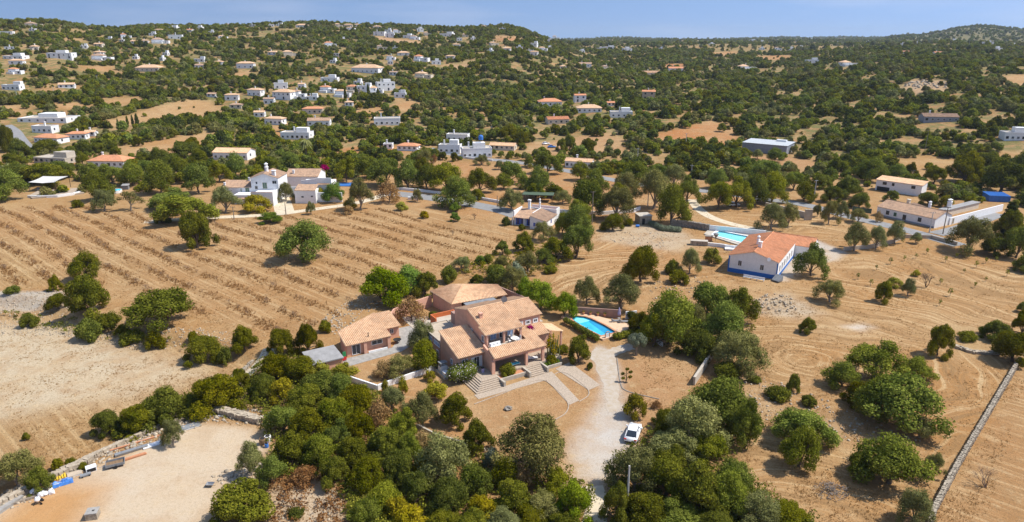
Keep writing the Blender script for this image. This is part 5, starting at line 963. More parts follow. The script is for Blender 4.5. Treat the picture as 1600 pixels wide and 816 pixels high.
def stone_wall(name, label, pts, h, wd, m='stone', size=.55, jit=.25, cat='wall'):
    """drystone wall: every stone a block of its own in one joined mass"""
    P = strip_pts([tuple(p[:2]) for p in pts], size * .8); o = Vector((P[0].x, P[0].y, float(H(P[0].x, P[0].y)))); rs = random.Random(len(P)); V_ = []; F_ = []
    for i, p in enumerate(P[:-1]):
        d = (P[i + 1] - p).normalized(); n = Vector((-d.y, d.x)); nz = max(1, int(h / (size * .55))); nw = max(1, int(wd / (size * .7)))
        for j in range(nz):
            for k in range(nw + 1):
                c = p + n * wd * (k / max(1, nw) - .5) * .8 + d * rs.uniform(-.1, .1); z = float(H(c.x, c.y)) + (j + .5) * h / nz + rs.uniform(-.05, .08); s = size * rs.uniform(.36, .6); a = rs.uniform(-.6, .6) + math.atan2(d.y, d.x)
                b0 = len(V_); ca, sa = math.cos(a), math.sin(a); hz = h / nz * rs.uniform(.5, .68)
                for dz in (-hz, hz):
                    for dx, dy in ((-1, -1), (1, -1), (1, 1), (-1, 1)):
                        ex, ey = dx * s * rs.uniform(.8, 1.1), dy * s * .8 * rs.uniform(.8, 1.1); V_.append((c.x + ex * ca - ey * sa - o.x, c.y + ex * sa + ey * ca - o.y, z + dz * rs.uniform(.8, 1.05) - o.z))
                F_ += [tuple(b0 + q for q in f) for f in ((3, 2, 1, 0), (4, 5, 6, 7), (0, 1, 5, 4), (1, 2, 6, 5), (2, 3, 7, 6), (3, 0, 4, 7))]
    e = empty(name, o, 0, label, cat); mb = MB(); mb.v = V_; mb.f = F_; s = mb.build('stones', m, e); s['kind'] = 'stuff'; return e
stone_wall('drystone_wall', 'long drystone wall dividing the fields at the right edge', [G(1445, 850), G(1459, 800), G(1497, 728), G(1540, 655), G(1592, 566)], 1.1, .36, 'stone', .36)
stone_wall('stone_wall', 'brown rubble-stone wall joining the white pool wall', [G(1050, 353), G(1080, 356), G(1109, 361)], 2.0, .6, 'dark_stone', .7)
stone_wall('stone_wall', 'low rubble wall round the oval stone bed', [G(1493, 543), G(1520, 552), G(1560, 554)], .5, .7, 'pale_rock', .6)
stone_wall('stone_wall', 'drystone bank wall above the junk yard', [G(0, 792), G(60, 760), G(130, 728), G(200, 693), G(262, 668), G(320, 650), G(372, 652), G(410, 662)], .9, 1.0, 'pale_rock', .7)
stone_wall('stone_wall', 'low stone wall along the dirt track left of the annex', [G(364, 592), G(395, 566)], .5, .5, 'stone', .5)
# white cottage with blue shutters
C_, cw = frame_px((797, 348), (832, 357), 'cottage', 'white cottage with blue shutters, mottled tiled roof and parapet terrace by the lane')
C_.rotation_euler.z = R(-23); C_.location = (.1, 213.3, 0)
MB().prism([(0, 1.2), (6.6, 1.2), (6.6, 8), (0, 8)], -.2, 0, [2.7, 2.7, 4.1, 4.1]).build('wall', 'white_wall', C_); MB().ribs((-.3, .4, 2.65), (6.6, .4, 2.65), (6.6, 8.0, 4.25), (-.3, 8.0, 4.25)).build('roof', 'tile_old', C_)
MB().prism([(6.7, -1.5), (12.0, -1.5), (12.0, 8.5), (6.7, 8.5)], -.2, 0, [4.2, 2.9, 2.9, 4.2]).build('wall', 'white_wall', C_); MB().ribs((12.35, -1.8, 2.95), (12.35, 8.7, 2.95), (6.65, 8.7, 4.4), (6.65, -1.8, 4.4)).build('roof', 'tile_old', C_)
for x in (1.5, 3.0, 5.2): win(C_, 'f', x, 1.2, .2, .7, 2.1, frame='blue_shutter', name='door' if x == 3 else 'window', shut='blue_shutter')
win(C_, 'f', 9.0, -1.5, .9, 1.1, 1.2, shut='blue_shutter'); win(C_, 'r', 12.0, 3.5, 1.2, .7, 1.2, frame='blue_shutter', pane='blue_shutter')
mb = MB(); mb.box(-.1, .25, 1.0, 8.0, 2.8, 4.6); mb.box(2, 12.0, 8.72, 8.95, -.2, 4.5); mb.box(6.42, 6.62, 1.2, 8.5, 2.6, 4.6); mb.build('parapet', 'white_wall', C_); box('roof_terrace', 'terracotta', C_, 2, 11.5, 8.96, 12.5, -.2, 3.7); mb = MB(); mb.box(2, 11.7, 12.5, 12.7, -.2, 4.4); mb.box(11.5, 11.7, 8.96, 12.5, -.2, 4.4); mb.build('parapet', 'white_wall', C_)
for x in (-.1, 3.9): box('pillar', 'white_wall', C_, x - .15, x + .15, .3, .6, -.2, 2.6)
chimney(C_, 3.0, 7.4, 4.0, 7.2, .8, 'white_wall'); chimney(C_, 6.3, 8.3, 4.3, 7.8, .6, 'white_wall', True)
K_ = empty('carport', G(820, 316), R(-8), 'green-roofed open shelter behind the white cottage', 'shelter'); box('roof', 'green_roof', K_, -1, 10.5, 0, 5, 2.7, 2.85); [box('post', 'wood', K_, x - .1, x + .1, y - .1, y + .1, 0, 2.7) for x in (-.6, 4.6, 10) for y in (.4, 4.6)]
t = box('stack', 'terracotta', None, 0, 1, 0, 1, 0, 1); bpy.data.objects.remove(t)
# stone hut by the rubble wall
t = empty('stone_hut', G(1006, 351), R(10), 'small flat-roofed stone hut with dark doorway beside the dirt yard', 'hut'); box('wall', 'stone', t, -1.5, 2.6, 0, 4.4, -.2, 2.7); box('roof', 'pale_concrete', t, -1.7, 2.8, -.2, 4.6, 2.7, 2.9); win(t, 'f', -.2, 0, 0, .9, 2.0, frame='dark', pane='dark', name='door')
t = empty('barrel', G(996, 355), 0, 'blue plastic barrel lying before the stone hut', 'barrel'); mb = MB(); mb.tube([(-.6, 0, .4), (-.3, 0, .4), (.3, 0, .4), (.6, 0, .4)], [.36, .42, .42, .36], 12); mb.build('body', 'blue_plastic', t)
# long white house, shed and courtyard on the right
LH, lw = frame_px((1369, 336.5), (1459, 357), 'house', 'long white single-storey house with tan tiled roof by the road bend')
gable_box(LH, 0, lw, 0, 9.5, -.3, 3.1, 4.8, 'x', 'white_wall', 'tile_old', .25, ridge=5.2); box('plinth', 'grey_paint', LH, -.03, lw + .03, -.04, -.002, -.3, .6)
for x, k in ((3.8, 0), (9.6, 1), (14.6, 0)): win(LH, 'f', x, 0, .05 if k else 1.1, 1.1, 2.2 if k else 1.3, frame='dark', name='door' if k else 'window')
win(LH, 'f', 6.4, 0, 1.1, .9, 1.2, frame='green_cloth'); chimney(LH, 13.5, 6.5, 4.3, 7.0, .9, 'white_wall', True); chimney(LH, 5.2, 8.8, 3.2, 5.6, .9, 'cream_wall')
T2, tw = frame_px((1367, 297), (1438, 307.5), 'shed', 'long two-storey pale shed with tan mono-pitch roof', 'shed')
box('wall', 'grey_paint' if False else 'white_wall', T2, 0, tw, 0, 6, -.3, 4.4); mono(T2, 'roof', 'tile_tan', -.3, tw + .3, -.4, 4.35, 6.3, 5.1)
for x in (3.2, 6.3, 13.5, 18.0): 
    if x < tw: win(T2, 'f', x, 0, 2.6, 1.4 if x != 6.3 else .9, 1.1, frame='dark')
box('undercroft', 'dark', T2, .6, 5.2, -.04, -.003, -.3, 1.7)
CY = empty('courtyard_building', G(1483, 352), LH.rotation_euler.z + R(75), 'white courtyard wall with grey flat-roofed outbuildings behind the long house', 'outbuilding')
cyl = (G(1566, 330) - G(1483, 352)).length; CY.rotation_euler.z = math.atan2(G(1566, 330).y - G(1483, 352).y, G(1566, 330).x - G(1483, 352).x)
box('wall', 'white_wall', CY, 0, cyl, 0, .35, -.3, 2.4); box('outbuilding_wall', 'cream_wall', CY, 10, cyl - 3, 6.4, 8.6, -.3, 2.2); box('outbuilding_roof', 'grey_flat', CY, 9.7, cyl - 2.7, 6.1, 8.9, 2.2, 2.36); win(CY, 'f', 2.0, 0, .0, 1.1, 2.2, frame='cream_wall', pane='dark', name='door', t=.25); box('yard_wall', 'tan_flat', CY, 0, 8, 12, 16, -.3, 2.4); mono(CY, 'outbuilding_roof', 'tile_old', -.4, 8.4, 11.6, 2.4, 16.3, 3.2); chimney(CY, 15, 8.0, 2.8, 5.4, 1.4, 'white_wall', True)
t, l_ = frame_px((1545, 315), (1578, 316.5), 'container', 'blue steel container standing in the dry field', 'container'); mb = MB(); n_ = 26
for i in range(n_): mb.box(i * l_ / n_, (i + .55) * l_ / n_, -.05, 0, .05, 2.1)
mb.box(0, l_, 0, 6.5, 0, 2.2); mb.build('body', 'sheet_blue', t); mono(t, 'roof', 'sheet_blue', -.1, l_ + .1, -.1, 2.25, 6.6, 2.45, .5)
# grey warehouse
W_, ww = frame_px((1159, 236), (1228, 243), 'warehouse', 'long grey metal warehouse with pale flat roof among the trees', 'warehouse')
mb = MB(); n_ = 60; mb.box(0, ww, 0, 14, -.3, 4.7); [mb.box(i * ww / n_, (i + .5) * ww / n_, -.08, 0, 0, 4.6) for i in range(n_)]; mb.build('wall', 'grey_paint', W_); mono(W_, 'roof', 'metal' if False else 'pale_roof', -.4, ww + .4, -.4, 4.8, 14.4, 5.2, .8) if 'pale_roof' in MATS else mono(W_, 'roof', mat('pale_roof', (.46, .48, .49), .5, .06).name, -.4, ww + .4, -.4, 4.8, 14.4, 5.2, .8)
win(W_, 'r', ww, 5, 0, 3, 3.6, frame='metal', pane='grey_paint', name='door'); box('roof_vent', 'white_paint', W_, 14, 19, 11, 13, 5.1, 6.0)
# white tower villa
TV = empty('villa', G(428, 322), R(-1), 'tall white tower villa with tan roofs and slender chimney above the row field', 'house'); s = ppm(TV.location); u = 1 / s
x0 = -93 * u
box('wall', 'white_wall', TV, x0, -46 * u, 8, 17, -.3, 5.2); mono(TV, 'roof', 'tile_old', x0 - .3, -46 * u, 7.6, 5.1, 12.5, 6.9); mono(TV, 'roof', 'tile_old', x0 - .3, -46 * u, 17.3, 5.1, 12.5, 6.9)
gable_box(TV, -45.9 * u, -.5, 8, 18, -.3, 8.6, 10.2, 'y', 'white_wall', 'tile_old', .3)
box('terrace', 'white_wall', TV, -34 * u, 0, .0, 7.99, -.3, 4.2); box('terrace', 'white_wall', TV, -66 * u, -34.1 * u, 2.5, 7.99, -.3, 3.4); MB().ribs((-63 * u, 1.8, 2.2), (-46 * u, 1.8, 2.2), (-46 * u, 4.0, 3.0), (-63 * u, 4.0, 3.0)).build('porch_roof', 'tile_old', TV)
mb = MB(); mb.box(-34 * u, 0, 0, .25, 4.2, 5.0); mb.box(-.25, 0, .25, 8, 4.2, 5.0); mb.build('parapet', 'white_wall', TV); box('terrace_edge', 'terracotta', TV, -34 * u, 0, -.05, .3, 5.0, 5.06)
win(TV, 'f', -24 * u, 8, 4.6, 1.7, 2.3, pane='green_door', frame='cream_wall', name='door'); win(TV, 'f', -8 * u, 8, 6.4, 1.7, 1.2); win(TV, 'f', -37 * u, 8, 6.4, .5, .7, frame='dark'); win(TV, 'f', -38 * u, 8, 4.4, 1.0, 1.2, frame='cream_wall')
win(TV, 'f', -53 * u, 8, 2.8, 1.5, 2.2, pane='green_door', frame='cream_wall', name='door'); win(TV, 'f', -63 * u, 8, 3.2, .7, 1.4, pane='green_door'); chimney(TV, -25 * u, 12, 9.6, 13.6, 1.3, 'white_wall', True); chimney(TV, -10 * u, 9.5, 8.9, 11.2, 1.2, 'white_wall'); chimney(TV, x0 + .6, 9, 5.2, 6.6, .6); chimney(TV, -55 * u, 12, 6.4, 8.0, .6)
O2 = empty('outbuilding', G(462, 318), R(-1), 'white outbuilding with stepped parapets right of the tower villa', 'outbuilding'); box('wall', 'white_wall', O2, 0, 33 * u, 0, 5, -.3, 4.8); mono(O2, 'roof', 'tile_old', -.1, 33 * u, -.2, 4.9, 4.8, 6.2); box('wall', 'white_wall', O2, 1, 53 * u, 5.2, 12, -.3, 6.6); MB().prism([(1, 5.2), (30 * u, 5.2), (30 * u, 5.5), (1, 5.5)], 6.6, 0, [7.4, 8.2, 8.2, 7.4]).build('parapet', 'white_wall', O2); box('parapet', 'white_wall', O2, 30.1 * u, 53 * u, 5.2, 5.5, 6.6, 8.4); mono(O2, 'roof', 'tile_old', 30.5 * u, 50 * u, 5.15 - .5, 6.0, 5.19, 6.5); box('wall', 'white_wall', O2, 33.1 * u, 72 * u, 2.2, 2.6, -.3, 3.6); win(O2, 'f', 12 * u, 0, 2.2, .8, .5, frame='dark'); win(O2, 'f', 27 * u, 0, 2.4, .7, .5, frame='dark'); box('wall', 'white_wall', O2, -31 * u, -.1, 10, 10.4, -.3, 4.0)
BN = empty('barn', G(440, 300), R(-1), 'long building with tan tiled roof behind the tower villa', 'house'); gable_box(BN, 0, 56 * u, 6, 17, -.3, 5.0, 7.0, 'x', 'white_wall', 'tile_old', .3); chimney(BN, 12 * u, 8, 5.2, 7.2, .7)
SPOTS += [(TV.location.x + q, TV.location.y + y_, 5) for q in range(-22, 22, 5) for y_ in (2, 7, 12, 17)]

# ---------------------------------------------------------------- generic houses by picture place
def house(px, py, wpx, hpx, style, label, wallm='white_wall', roofm='tile_tan', ang=None, dep=.62, cat='house', group=None, seed=None):
    rs = random.Random(int(px * 31 + py)); p = G(px, py); s = ppm(p); W = wpx / s; de = math.atan2(CAM_H - p.z, p.y); Hh = max(2.4, hpx / s * .82); a = R(rs.uniform(-22, 22)) if ang is None else R(ang); D = max(4.5, W * dep * .85 * rs.uniform(.85, 1.1)); e = empty('house', p, a, label, cat, group); z0 = -2.5 if p.z > 4 else -.3
    big = wpx > 22; W2 = W / 2; SPOTS.append((p.x, p.y + D * .4, W * .55 + 1.5)); SPOTS.append((p.x, p.y - 2.5, W * .4)); SPOTS.append((p.x * (1 - 7 / p.y), p.y - 7, W * .5)); SPOTS.append((p.x * (1 - 13 / p.y), p.y - 13, W * .42))
    if style == 'flat':
        box('wall', wallm, e, -W2, W2, 0, D, z0, Hh); flat_roof(e, -W2 - .05, W2 + .05, -.05, D + .05, Hh, 'pale_concrete', wallm)
        if rs.random() < .7: x = rs.uniform(-W2 * .4, W2 * .2); box('rooftop_room', wallm, e, x, x + W * .4, D * .35, D * .9, Hh + .065, Hh + 2.6)
    elif style == 'gable':
        gable_box(e, -W2, W2, 0, D, z0, Hh, Hh + D * .17, 'x', wallm, roofm, .35, ribs=big)
    elif style == 'hip':
        box('wall', wallm, e, -W2, W2, 0, D, z0, Hh); hip(e, -W2, W2, 0, D, Hh + .2, Hh + D * .24, roofm, .45)
    elif style == 'villa':
        W3 = W2 * rs.uniform(-.1, .4); box('wall', wallm, e, -W2, W3, 1.5, D, z0, Hh); hip(e, -W2, W3, 1.5, D, Hh + .2, Hh + D * .22, roofm, .4); h2 = Hh * .62; box('wing_wall', wallm, e, W3 + .01, W2, .3, D * .8, z0, h2); flat_roof(e, W3 + .5, W2 + .05, .25, D * .8 + .05, h2, 'pale_concrete', wallm); box('terrace', wallm, e, -W2 * .9, W3, -1.8, 1.49, z0, Hh * .42)
    nw = max(2, min(6, int(wpx / 7))); two = Hh > 4.6; wmax = W2 if style != 'villa' else W2 * .55
    for i in range(nw):
        x = -W2 + W * (i + .5) / nw; yy = 0 if style != 'villa' else (1.5 if x < W3 - .6 else .3)
        if style == 'villa' and abs(x - W3) < .8: continue
        ww_ = min(1.3, W / nw * .5); zz = .9 if not two else Hh - 2.1
        if style == 'villa' and x > W3: zz = min(zz, Hh * .62 - 1.7)
        if big: win(e, 'f', x, yy, zz, ww_, 1.25, frame=rs.choice(['white_paint', 'white_paint', 'dark']))
        else: m_ = MB(); nbox(m_, 'f', x, yy, -ww_ / 2, ww_ / 2, .0, .06, zz, zz + 1.3); m_.build('window', 'glass', e)
        if two and style != 'villa' and i % 2 == 0: m_ = MB(); nbox(m_, 'f', x, yy, -ww_ / 2, ww_ / 2, .0, .06, .4, 2.3); m_.build('door', 'glass', e)
    for y in (D * .4,): m_ = MB(); nbox(m_, 'r' if style != 'villa' else 'l', W2 if style != 'villa' else -W2, y, -.5, .5, .0, .06, max(.9, Hh - 2.1), max(.9, Hh - 2.1) + 1.2); m_.build('window', 'glass', e)
    if rs.random() < .75: chimney(e, rs.uniform(-W2 * .6, 0), D * .6, Hh, Hh + D * .22 + 1.3, .7)
    return e
MID = [(702, 240, 34, 15, 'flat', 'white cube-shaped house at the left end of the farm by the road', 'white_wall', None, -8), (746, 247, 46, 17, 'flat', 'white stepped cube house with water tank beside the road', 'white_wall', None, 10), (784, 235, 40, 9, 'gable', 'low tan-roofed barn behind the white cube houses', 'cream_wall', 'tile_tan', -14), (714, 221, 34, 12, 'flat', 'white flat house with chimney behind the cube houses', 'white_wall', None, -10),
    (903, 263, 42, 13, 'gable', 'small white house with tan roof beside the road', 'white_wall', 'tile_tan', -20), (360, 250, 56, 14, 'gable', 'cream villa with tan roof on a terrace behind the tower villa', 'white_wall', 'tile_tan', -6), (461, 218, 46, 12, 'flat', 'white bungalow in the orange clearing above the palm', 'white_wall', None, -5), (166, 262, 58, 12, 'hip', 'white bungalow with bright orange tiled roof behind the parasol terrace', 'white_wall', 'tile_orange', -4),
    (78, 256, 58, 8, 'flat', 'grey flat-roofed house with small white cupola at the left', 'pale_concrete', None, -12), (72, 224, 44, 10, 'hip', 'white house with orange hip roof beside the left road', 'white_wall', 'tile_orange', -14), (66, 208, 34, 12, 'flat', 'white two-storey flat house above the orange-roofed left house', 'white_wall', None, -8), (119, 218, 28, 10, 'hip', 'white house with pale orange roof right of the left orange house', 'white_wall', 'tile_orange', 8), (140, 213, 16, 7, 'gable', 'small white house left of the pale tree before the straw strip', 'white_wall', 'tile_tan', 5), (66, 192, 74, 7, 'flat', 'long low white terrace house above the left road', 'white_wall', None, 2),
    (605, 196, 40, 12, 'flat', 'broad white modern house with flat roofs on the right of the hamlet', 'white_wall', None, 8), (498, 197, 34, 10, 'gable', 'white cottage with brown roof in the middle of the hamlet', 'white_wall', 'tile_old', 6), (427, 195, 30, 11, 'hip', 'white house with tan roof at the left foot of the hamlet', 'white_wall', 'tile_tan', -15), (488, 178, 30, 9, 'hip', 'house with layered orange roofs in the hamlet centre', 'cream_wall', 'tile_orange', 4), (405, 183, 16, 9, 'gable', 'narrow white house with chimney in the hamlet', 'white_wall', 'tile_tan', 4), (368, 170, 18, 7, 'hip', 'house with brown hip roof among trees left of the hamlet', 'cream_wall', 'tile_old', 4),
    (606, 233, 14, 8, 'flat', 'small white block left of the orange-roofed house in the clearing', 'white_wall', None, 0), (636, 236, 32, 9, 'hip', 'white house with orange roof and tennis fence in the clearing', 'white_wall', 'tile_orange', -10), (1470, 191, 50, 10, 'gable', 'blue-white low house with chimney in the right woods', 'grey_paint', 'tile_old', -10), (1590, 220, 38, 14, 'flat', 'grey-white flat block at the right edge', 'white_wall', None, -12),
    (971, 184, 34, 10, 'flat', 'white block house with rooftop room in the central woods', 'white_wall', None, -3), (921, 176, 38, 8, 'hip', 'white house with cream hip roof in the central woods', 'white_wall', 'tile_tan', 0), (873, 194, 34, 9, 'gable', 'house with faded orange roof below the cream-roofed house', 'cream_wall', 'tile_orange', 12), (860, 166, 36, 8, 'hip', 'low white house with long orange roof in the central woods', 'white_wall', 'tile_orange', 4), (907, 160, 18, 13, 'gable', 'white tower house with orange side roof beside cypresses', 'white_wall', 'tile_orange', 10), (1013, 156, 20, 15, 'gable', 'unfinished grey-tan tower house with orange roof on red soil', 'tan_flat', 'tile_orange', -10),
    (956, 182, 12, 9, 'flat', 'small white wing left of the white block house', 'white_wall', None, -3) if False else (955, 166, 12, 6, 'gable', 'small orange-roofed house at the edge of central woods', 'white_wall', 'tile_orange', 5), (1018, 122 - 4, 26, 5, 'gable', 'pale house with low tan roof below the red cutting', 'cream_wall', 'tile_tan', 5), (1056, 112, 22, 6, 'gable', 'white and red striped-roof house by the red cutting', 'white_wall', 'tile_orange', -6), (1170, 109, 26, 6, 'villa', 'white and tan villa in the right woods', 'white_wall', 'tile_tan', 4), (1270, 101, 18, 8, 'flat', 'white ruin-like house in the far right woods', 'white_wall', None, 3), (1332, 103, 30, 6, 'villa', 'small white farm with pale roofs in the upper right woods', 'white_wall', 'tile_tan', 6), (1470, 86, 18, 4, 'gable', 'low house with vivid orange roof on the right ridge', 'white_wall', 'tile_orange', 0)]
for x, y, w_, h_, st, lb_, wm, rm, an in MID:
    e = house(x, y, w_, h_, st, lb_, wm, rm or 'tile_tan', an)
    if lb_.startswith('white stepped'): s = ppm(e.location); b_ = MB(); b_.lathe([(1.2, 0), (1.2, 1.6), (.9, 2.2), (.1, 2.5)]); o = b_.build('water_tank', 'blue_plastic', e); o.location = (2.5, 5, 8.3)
CL = {'in the lower white hamlet': [(362, 157, 20, 10, 'hip'), (397, 150, 24, 11, 'hip'), (439, 139, 20, 10, 'flat'), (440, 156, 32, 14, 'hip'), (466, 155, 22, 14, 'villa'), (420, 163, 16, 10, 'gable'), (471, 139, 10, 9, 'gable'), (486, 157, 20, 6, 'flat'), (510, 145, 26, 10, 'villa'), (514, 128, 26, 7, 'flat'), (330, 152, 16, 6, 'gable')],
    'in the white villa village with cypresses': [(534, 152, 26, 11, 'villa'), (552, 146, 26, 12, 'villa'), (568, 147, 22, 14, 'flat'), (585, 148, 26, 12, 'villa'), (604, 142, 28, 15, 'flat'), (558, 133, 12, 6, 'flat'), (625, 153, 18, 8, 'flat'), (545, 166, 12, 7, 'hip'), (570, 114, 46, 9, 'hip'), (614, 118, 12, 6, 'gable')],
    'high on the left wooded hill': [(50, 41, 24, 5, 'villa'), (76, 33, 12, 4, 'gable'), (10, 54, 18, 5, 'flat'), (50, 49, 9, 4, 'flat'), (52, 78, 20, 6, 'villa'), (15, 78, 14, 4, 'flat'), (20, 93, 32, 6, 'flat'), (93, 92, 36, 10, 'flat'), (153, 73, 14, 5, 'gable'), (131, 76, 10, 3, 'flat'), (158, 95, 30, 9, 'villa'), (154, 86, 16, 5, 'hip'), (25, 101, 20, 7, 'hip'), (22, 116, 22, 9, 'villa'), (17, 141, 28, 9, 'flat'), (104, 138, 22, 7, 'gable'), (230, 112, 36, 7, 'hip')],
    'left of the summit villas': [(170, 64, 9, 4, 'flat'), (197, 60, 15, 7, 'villa'), (190, 66, 8, 4, 'flat'), (210, 68, 10, 4, 'gable'), (225, 67, 12, 4, 'hip'), (250, 68, 25, 7, 'villa'), (274, 61, 20, 7, 'flat'), (270, 47, 14, 5, 'flat'), (247, 50, 12, 4, 'hip'), (295, 50, 12, 4, 'gable'), (310, 46, 12, 4, 'flat'), (238, 56, 10, 3, 'flat'), (258, 87, 8, 4, 'flat'), (211, 93, 8, 4, 'flat'), (252, 95, 6, 3, 'flat'), (311, 97, 16, 5, 'flat'), (312, 107, 16, 6, 'gable')],
    'on the middle hillside among olive trees': [(383, 107, 26, 9, 'hip'), (341, 101, 14, 5, 'hip'), (425, 86, 16, 5, 'hip'), (455, 88, 24, 8, 'villa'), (517, 73, 18, 7, 'villa'), (536, 64, 7, 3, 'flat'), (597, 78, 16, 7, 'villa'), (618, 78, 9, 4, 'flat'), (610, 94, 14, 7, 'villa'), (630, 87, 18, 5, 'hip'), (610, 101, 8, 6, 'flat'), (520, 99, 10, 3, 'flat'), (348, 60, 14, 4, 'villa'), (330, 53, 8, 4, 'flat'), (525, 88, 9, 3, 'flat')],
    'at the left of the summit skyline': [(357, 42, 10, 4, 'villa'), (394, 42, 8, 3, 'flat'), (424, 42, 8, 4, 'flat'), (436, 41, 10, 3, 'flat'), (471, 43, 18, 4, 'hip'), (506, 38, 6, 4, 'flat')],
    'in the summit villa estate': [(530, 43, 12, 6, 'villa'), (544, 43, 13, 5, 'hip'), (547, 47, 14, 4, 'villa'), (558, 42, 10, 4, 'hip'), (588, 45, 12, 4, 'hip'), (592, 56, 18, 7, 'flat'), (606, 53, 10, 7, 'flat'), (609, 59, 14, 7, 'flat'), (620, 52, 12, 6, 'villa'), (637, 60, 16, 5, 'flat'), (638, 41, 8, 3, 'flat'), (574, 39, 6, 3, 'flat')],
    'on the slope right of the summit estate': [(647, 62, 16, 6, 'villa'), (657, 50, 10, 6, 'flat'), (668, 56, 12, 6, 'villa'), (696, 57, 22, 5, 'flat'), (657, 96, 24, 9, 'villa'), (682, 101, 14, 6, 'flat'), (703, 92, 14, 5, 'hip'), (713, 74, 12, 5, 'hip'), (718, 64, 8, 5, 'flat'), (660, 122, 28, 8, 'villa'), (727, 58, 9, 5, 'villa'), (740, 63, 8, 4, 'flat'), (773, 71, 14, 5, 'villa'), (756, 44, 9, 4, 'villa'), (786, 47, 10, 3, 'flat')],
    'below the rocky knoll': [(765, 84, 9, 6, 'flat'), (790, 80, 14, 5, 'hip'), (812, 78, 10, 5, 'flat'), (828, 83, 8, 5, 'flat'), (834, 87, 12, 7, 'hip'), (833, 72, 12, 5, 'flat'), (848, 79, 14, 5, 'villa'), (858, 78, 10, 4, 'flat'), (869, 60, 12, 6, 'villa'), (859, 66, 8, 4, 'flat'), (850, 70, 8, 3, 'flat'), (909, 82, 10, 3, 'flat'), (936, 78, 10, 3, 'flat'), (952, 77, 18, 4, 'flat'), (914, 105, 20, 6, 'gable'), (950, 109, 16, 6, 'villa'), (880, 108, 10, 5, 'hip')],
    'on the far right plateau': [(981, 81, 14, 6, 'flat'), (1033, 78, 6, 3, 'flat'), (1098, 72, 8, 3, 'flat'), (1113, 71, 8, 3, 'flat'), (1176, 66, 12, 4, 'flat'), (1192, 67, 8, 3, 'flat'), (1216, 79, 11, 5, 'villa'), (1191, 78, 8, 3, 'flat'), (1238, 79, 10, 4, 'flat'), (1251, 76, 9, 3, 'flat'), (1219, 69, 8, 3, 'flat'), (1244, 65, 6, 3, 'flat'), (1268, 63, 6, 3, 'flat'), (1310, 68, 6, 3, 'flat'), (1358, 67, 6, 3, 'flat'), (1413, 71, 8, 3, 'flat'), (1431, 69, 6, 3, 'flat'), (1493, 65, 10, 3, 'flat'), (1545, 71, 14, 6, 'flat'), (1561, 79, 12, 4, 'flat'), (1581, 71, 13, 4, 'flat'), (1415, 84, 9, 4, 'gable'), (1592, 70, 6, 3, 'flat')]}
LOOK = {'flat': 'white flat-roofed house', 'hip': 'white house with tan hip roof', 'gable': 'white gable-roofed house', 'villa': 'stepped white villa'}
for where, hs in CL.items():
    by = {}
    for h_ in sorted(hs): by.setdefault(h_[4], []).append(h_)
    for st, ls_ in by.items():
        for i, (x, y, w_, hh, _) in enumerate(ls_):
            big = max(q[2] for q in ls_)
            o_ = '' if len(ls_) == 1 else (', leftmost' if i == 0 else ', rightmost' if i == len(ls_) - 1 else f', {ORD[i]} from left' if i < 24 else ', near the right end')
            house(x, y, w_, hh, st, f'{LOOK[st]} {where}{o_}', random.choice(['white_wall', 'white_wall', 'white_wall', 'cream_wall']) if st != 'flat' else 'white_wall', random.choice(['tile_tan', 'tile_old', 'tile_orange']) if st != 'hip' else 'tile_tan', group=f'houses {where}')
# ---------------------------------------------------------------- roads and lane walls
ribbon('road', 'asphalt', [G(*p) for p in [(600, 301), (640, 305), (700, 313), (752, 322), (790, 330), (812, 338)]], 7.5, .05, 'grey asphalt lane past the white cottage')
ribbon('road', 'asphalt', [G(*p) for p in [(670, 232), (700, 240), (740, 248), (800, 252), (870, 264), (950, 280), (1010, 291), (1100, 298), (1200, 312), (1262, 320), (1330, 340), (1385, 352), (1440, 366), (1500, 384)]], 6.0, .06, 'grey asphalt road crossing behind the cottage to the long white house')
ribbon('road', 'asphalt', [G(*p) for p in [(8, 196), (22, 205), (30, 218), (45, 236)]], 7, .08, 'asphalt road curving past the orange-roofed left house'); ribbon('road', 'asphalt', [G(1462, 366), G(1500, 358), G(1560, 334)], 5, .07, 'side road beside the white courtyard wall')
ribbon('track', mat('dirt_track', (.63, .53, .38), .95, .1, .5, .2).name, [G(*p) for p in [(225, 347), (330, 340), (430, 336), (470, 330), (560, 318), (600, 305)]], 4.0, .04, 'pale dirt track along the top of the row field'); ribbon('track', 'dirt_track', [G(*p) for p in [(446, 335), (441, 318), (436, 305)]], 6.5, .05, 'pale dirt entrance to the tower villa yard')
ribbon('track', 'dirt_track', [G(*p) for p in [(1082, 312), (1086, 322), (1105, 338), (1140, 350), (1180, 358), (1210, 366)]], 3.6, .04, 'curving pale track to the blue-trimmed house'); ribbon('track', 'dirt_track', [G(*p) for p in [(345, 620), (380, 590), (412, 562), (425, 545)]], 3.2, .05, 'dirt track climbing left of the annex')
ribbon('track', 'dirt_track', [G(*p) for p in [(925, 760), (935, 790), (925, 830)]], 3.0, .05, 'pale lane leaving at the bottom of the drive')
wall_line('lane_wall', 'white wall along the upper side of the lane', 'white_wall', [G(618, 296), G(660, 300), G(700, 305), G(750, 312), G(790, 319)], 1.0, .4); wall_line('lane_wall', 'white wall right of the cottage along the lane', 'white_wall', [G(858, 330), G(890, 334), G(940, 336), G(990, 332), G(1000, 328)], 1.2, .35)
wall_line('lane_wall', 'low white wall beside the farm road', 'white_wall', [G(716, 246), G(745, 250), G(770, 252)], .9, .4); wall_line('lane_wall', 'grey parapet wall where the lane drops above the olive trees', 'pale_concrete', [G(1196, 325), G(1235, 334), G(1262, 342)], 2.0, .5); wall_line('lane_wall', 'pale low wall before the long white house', 'pale_concrete', [G(1318, 392), G(1360, 388), G(1395, 380), G(1412, 372), G(1455, 373), G(1495, 384)], 1.1, .35)
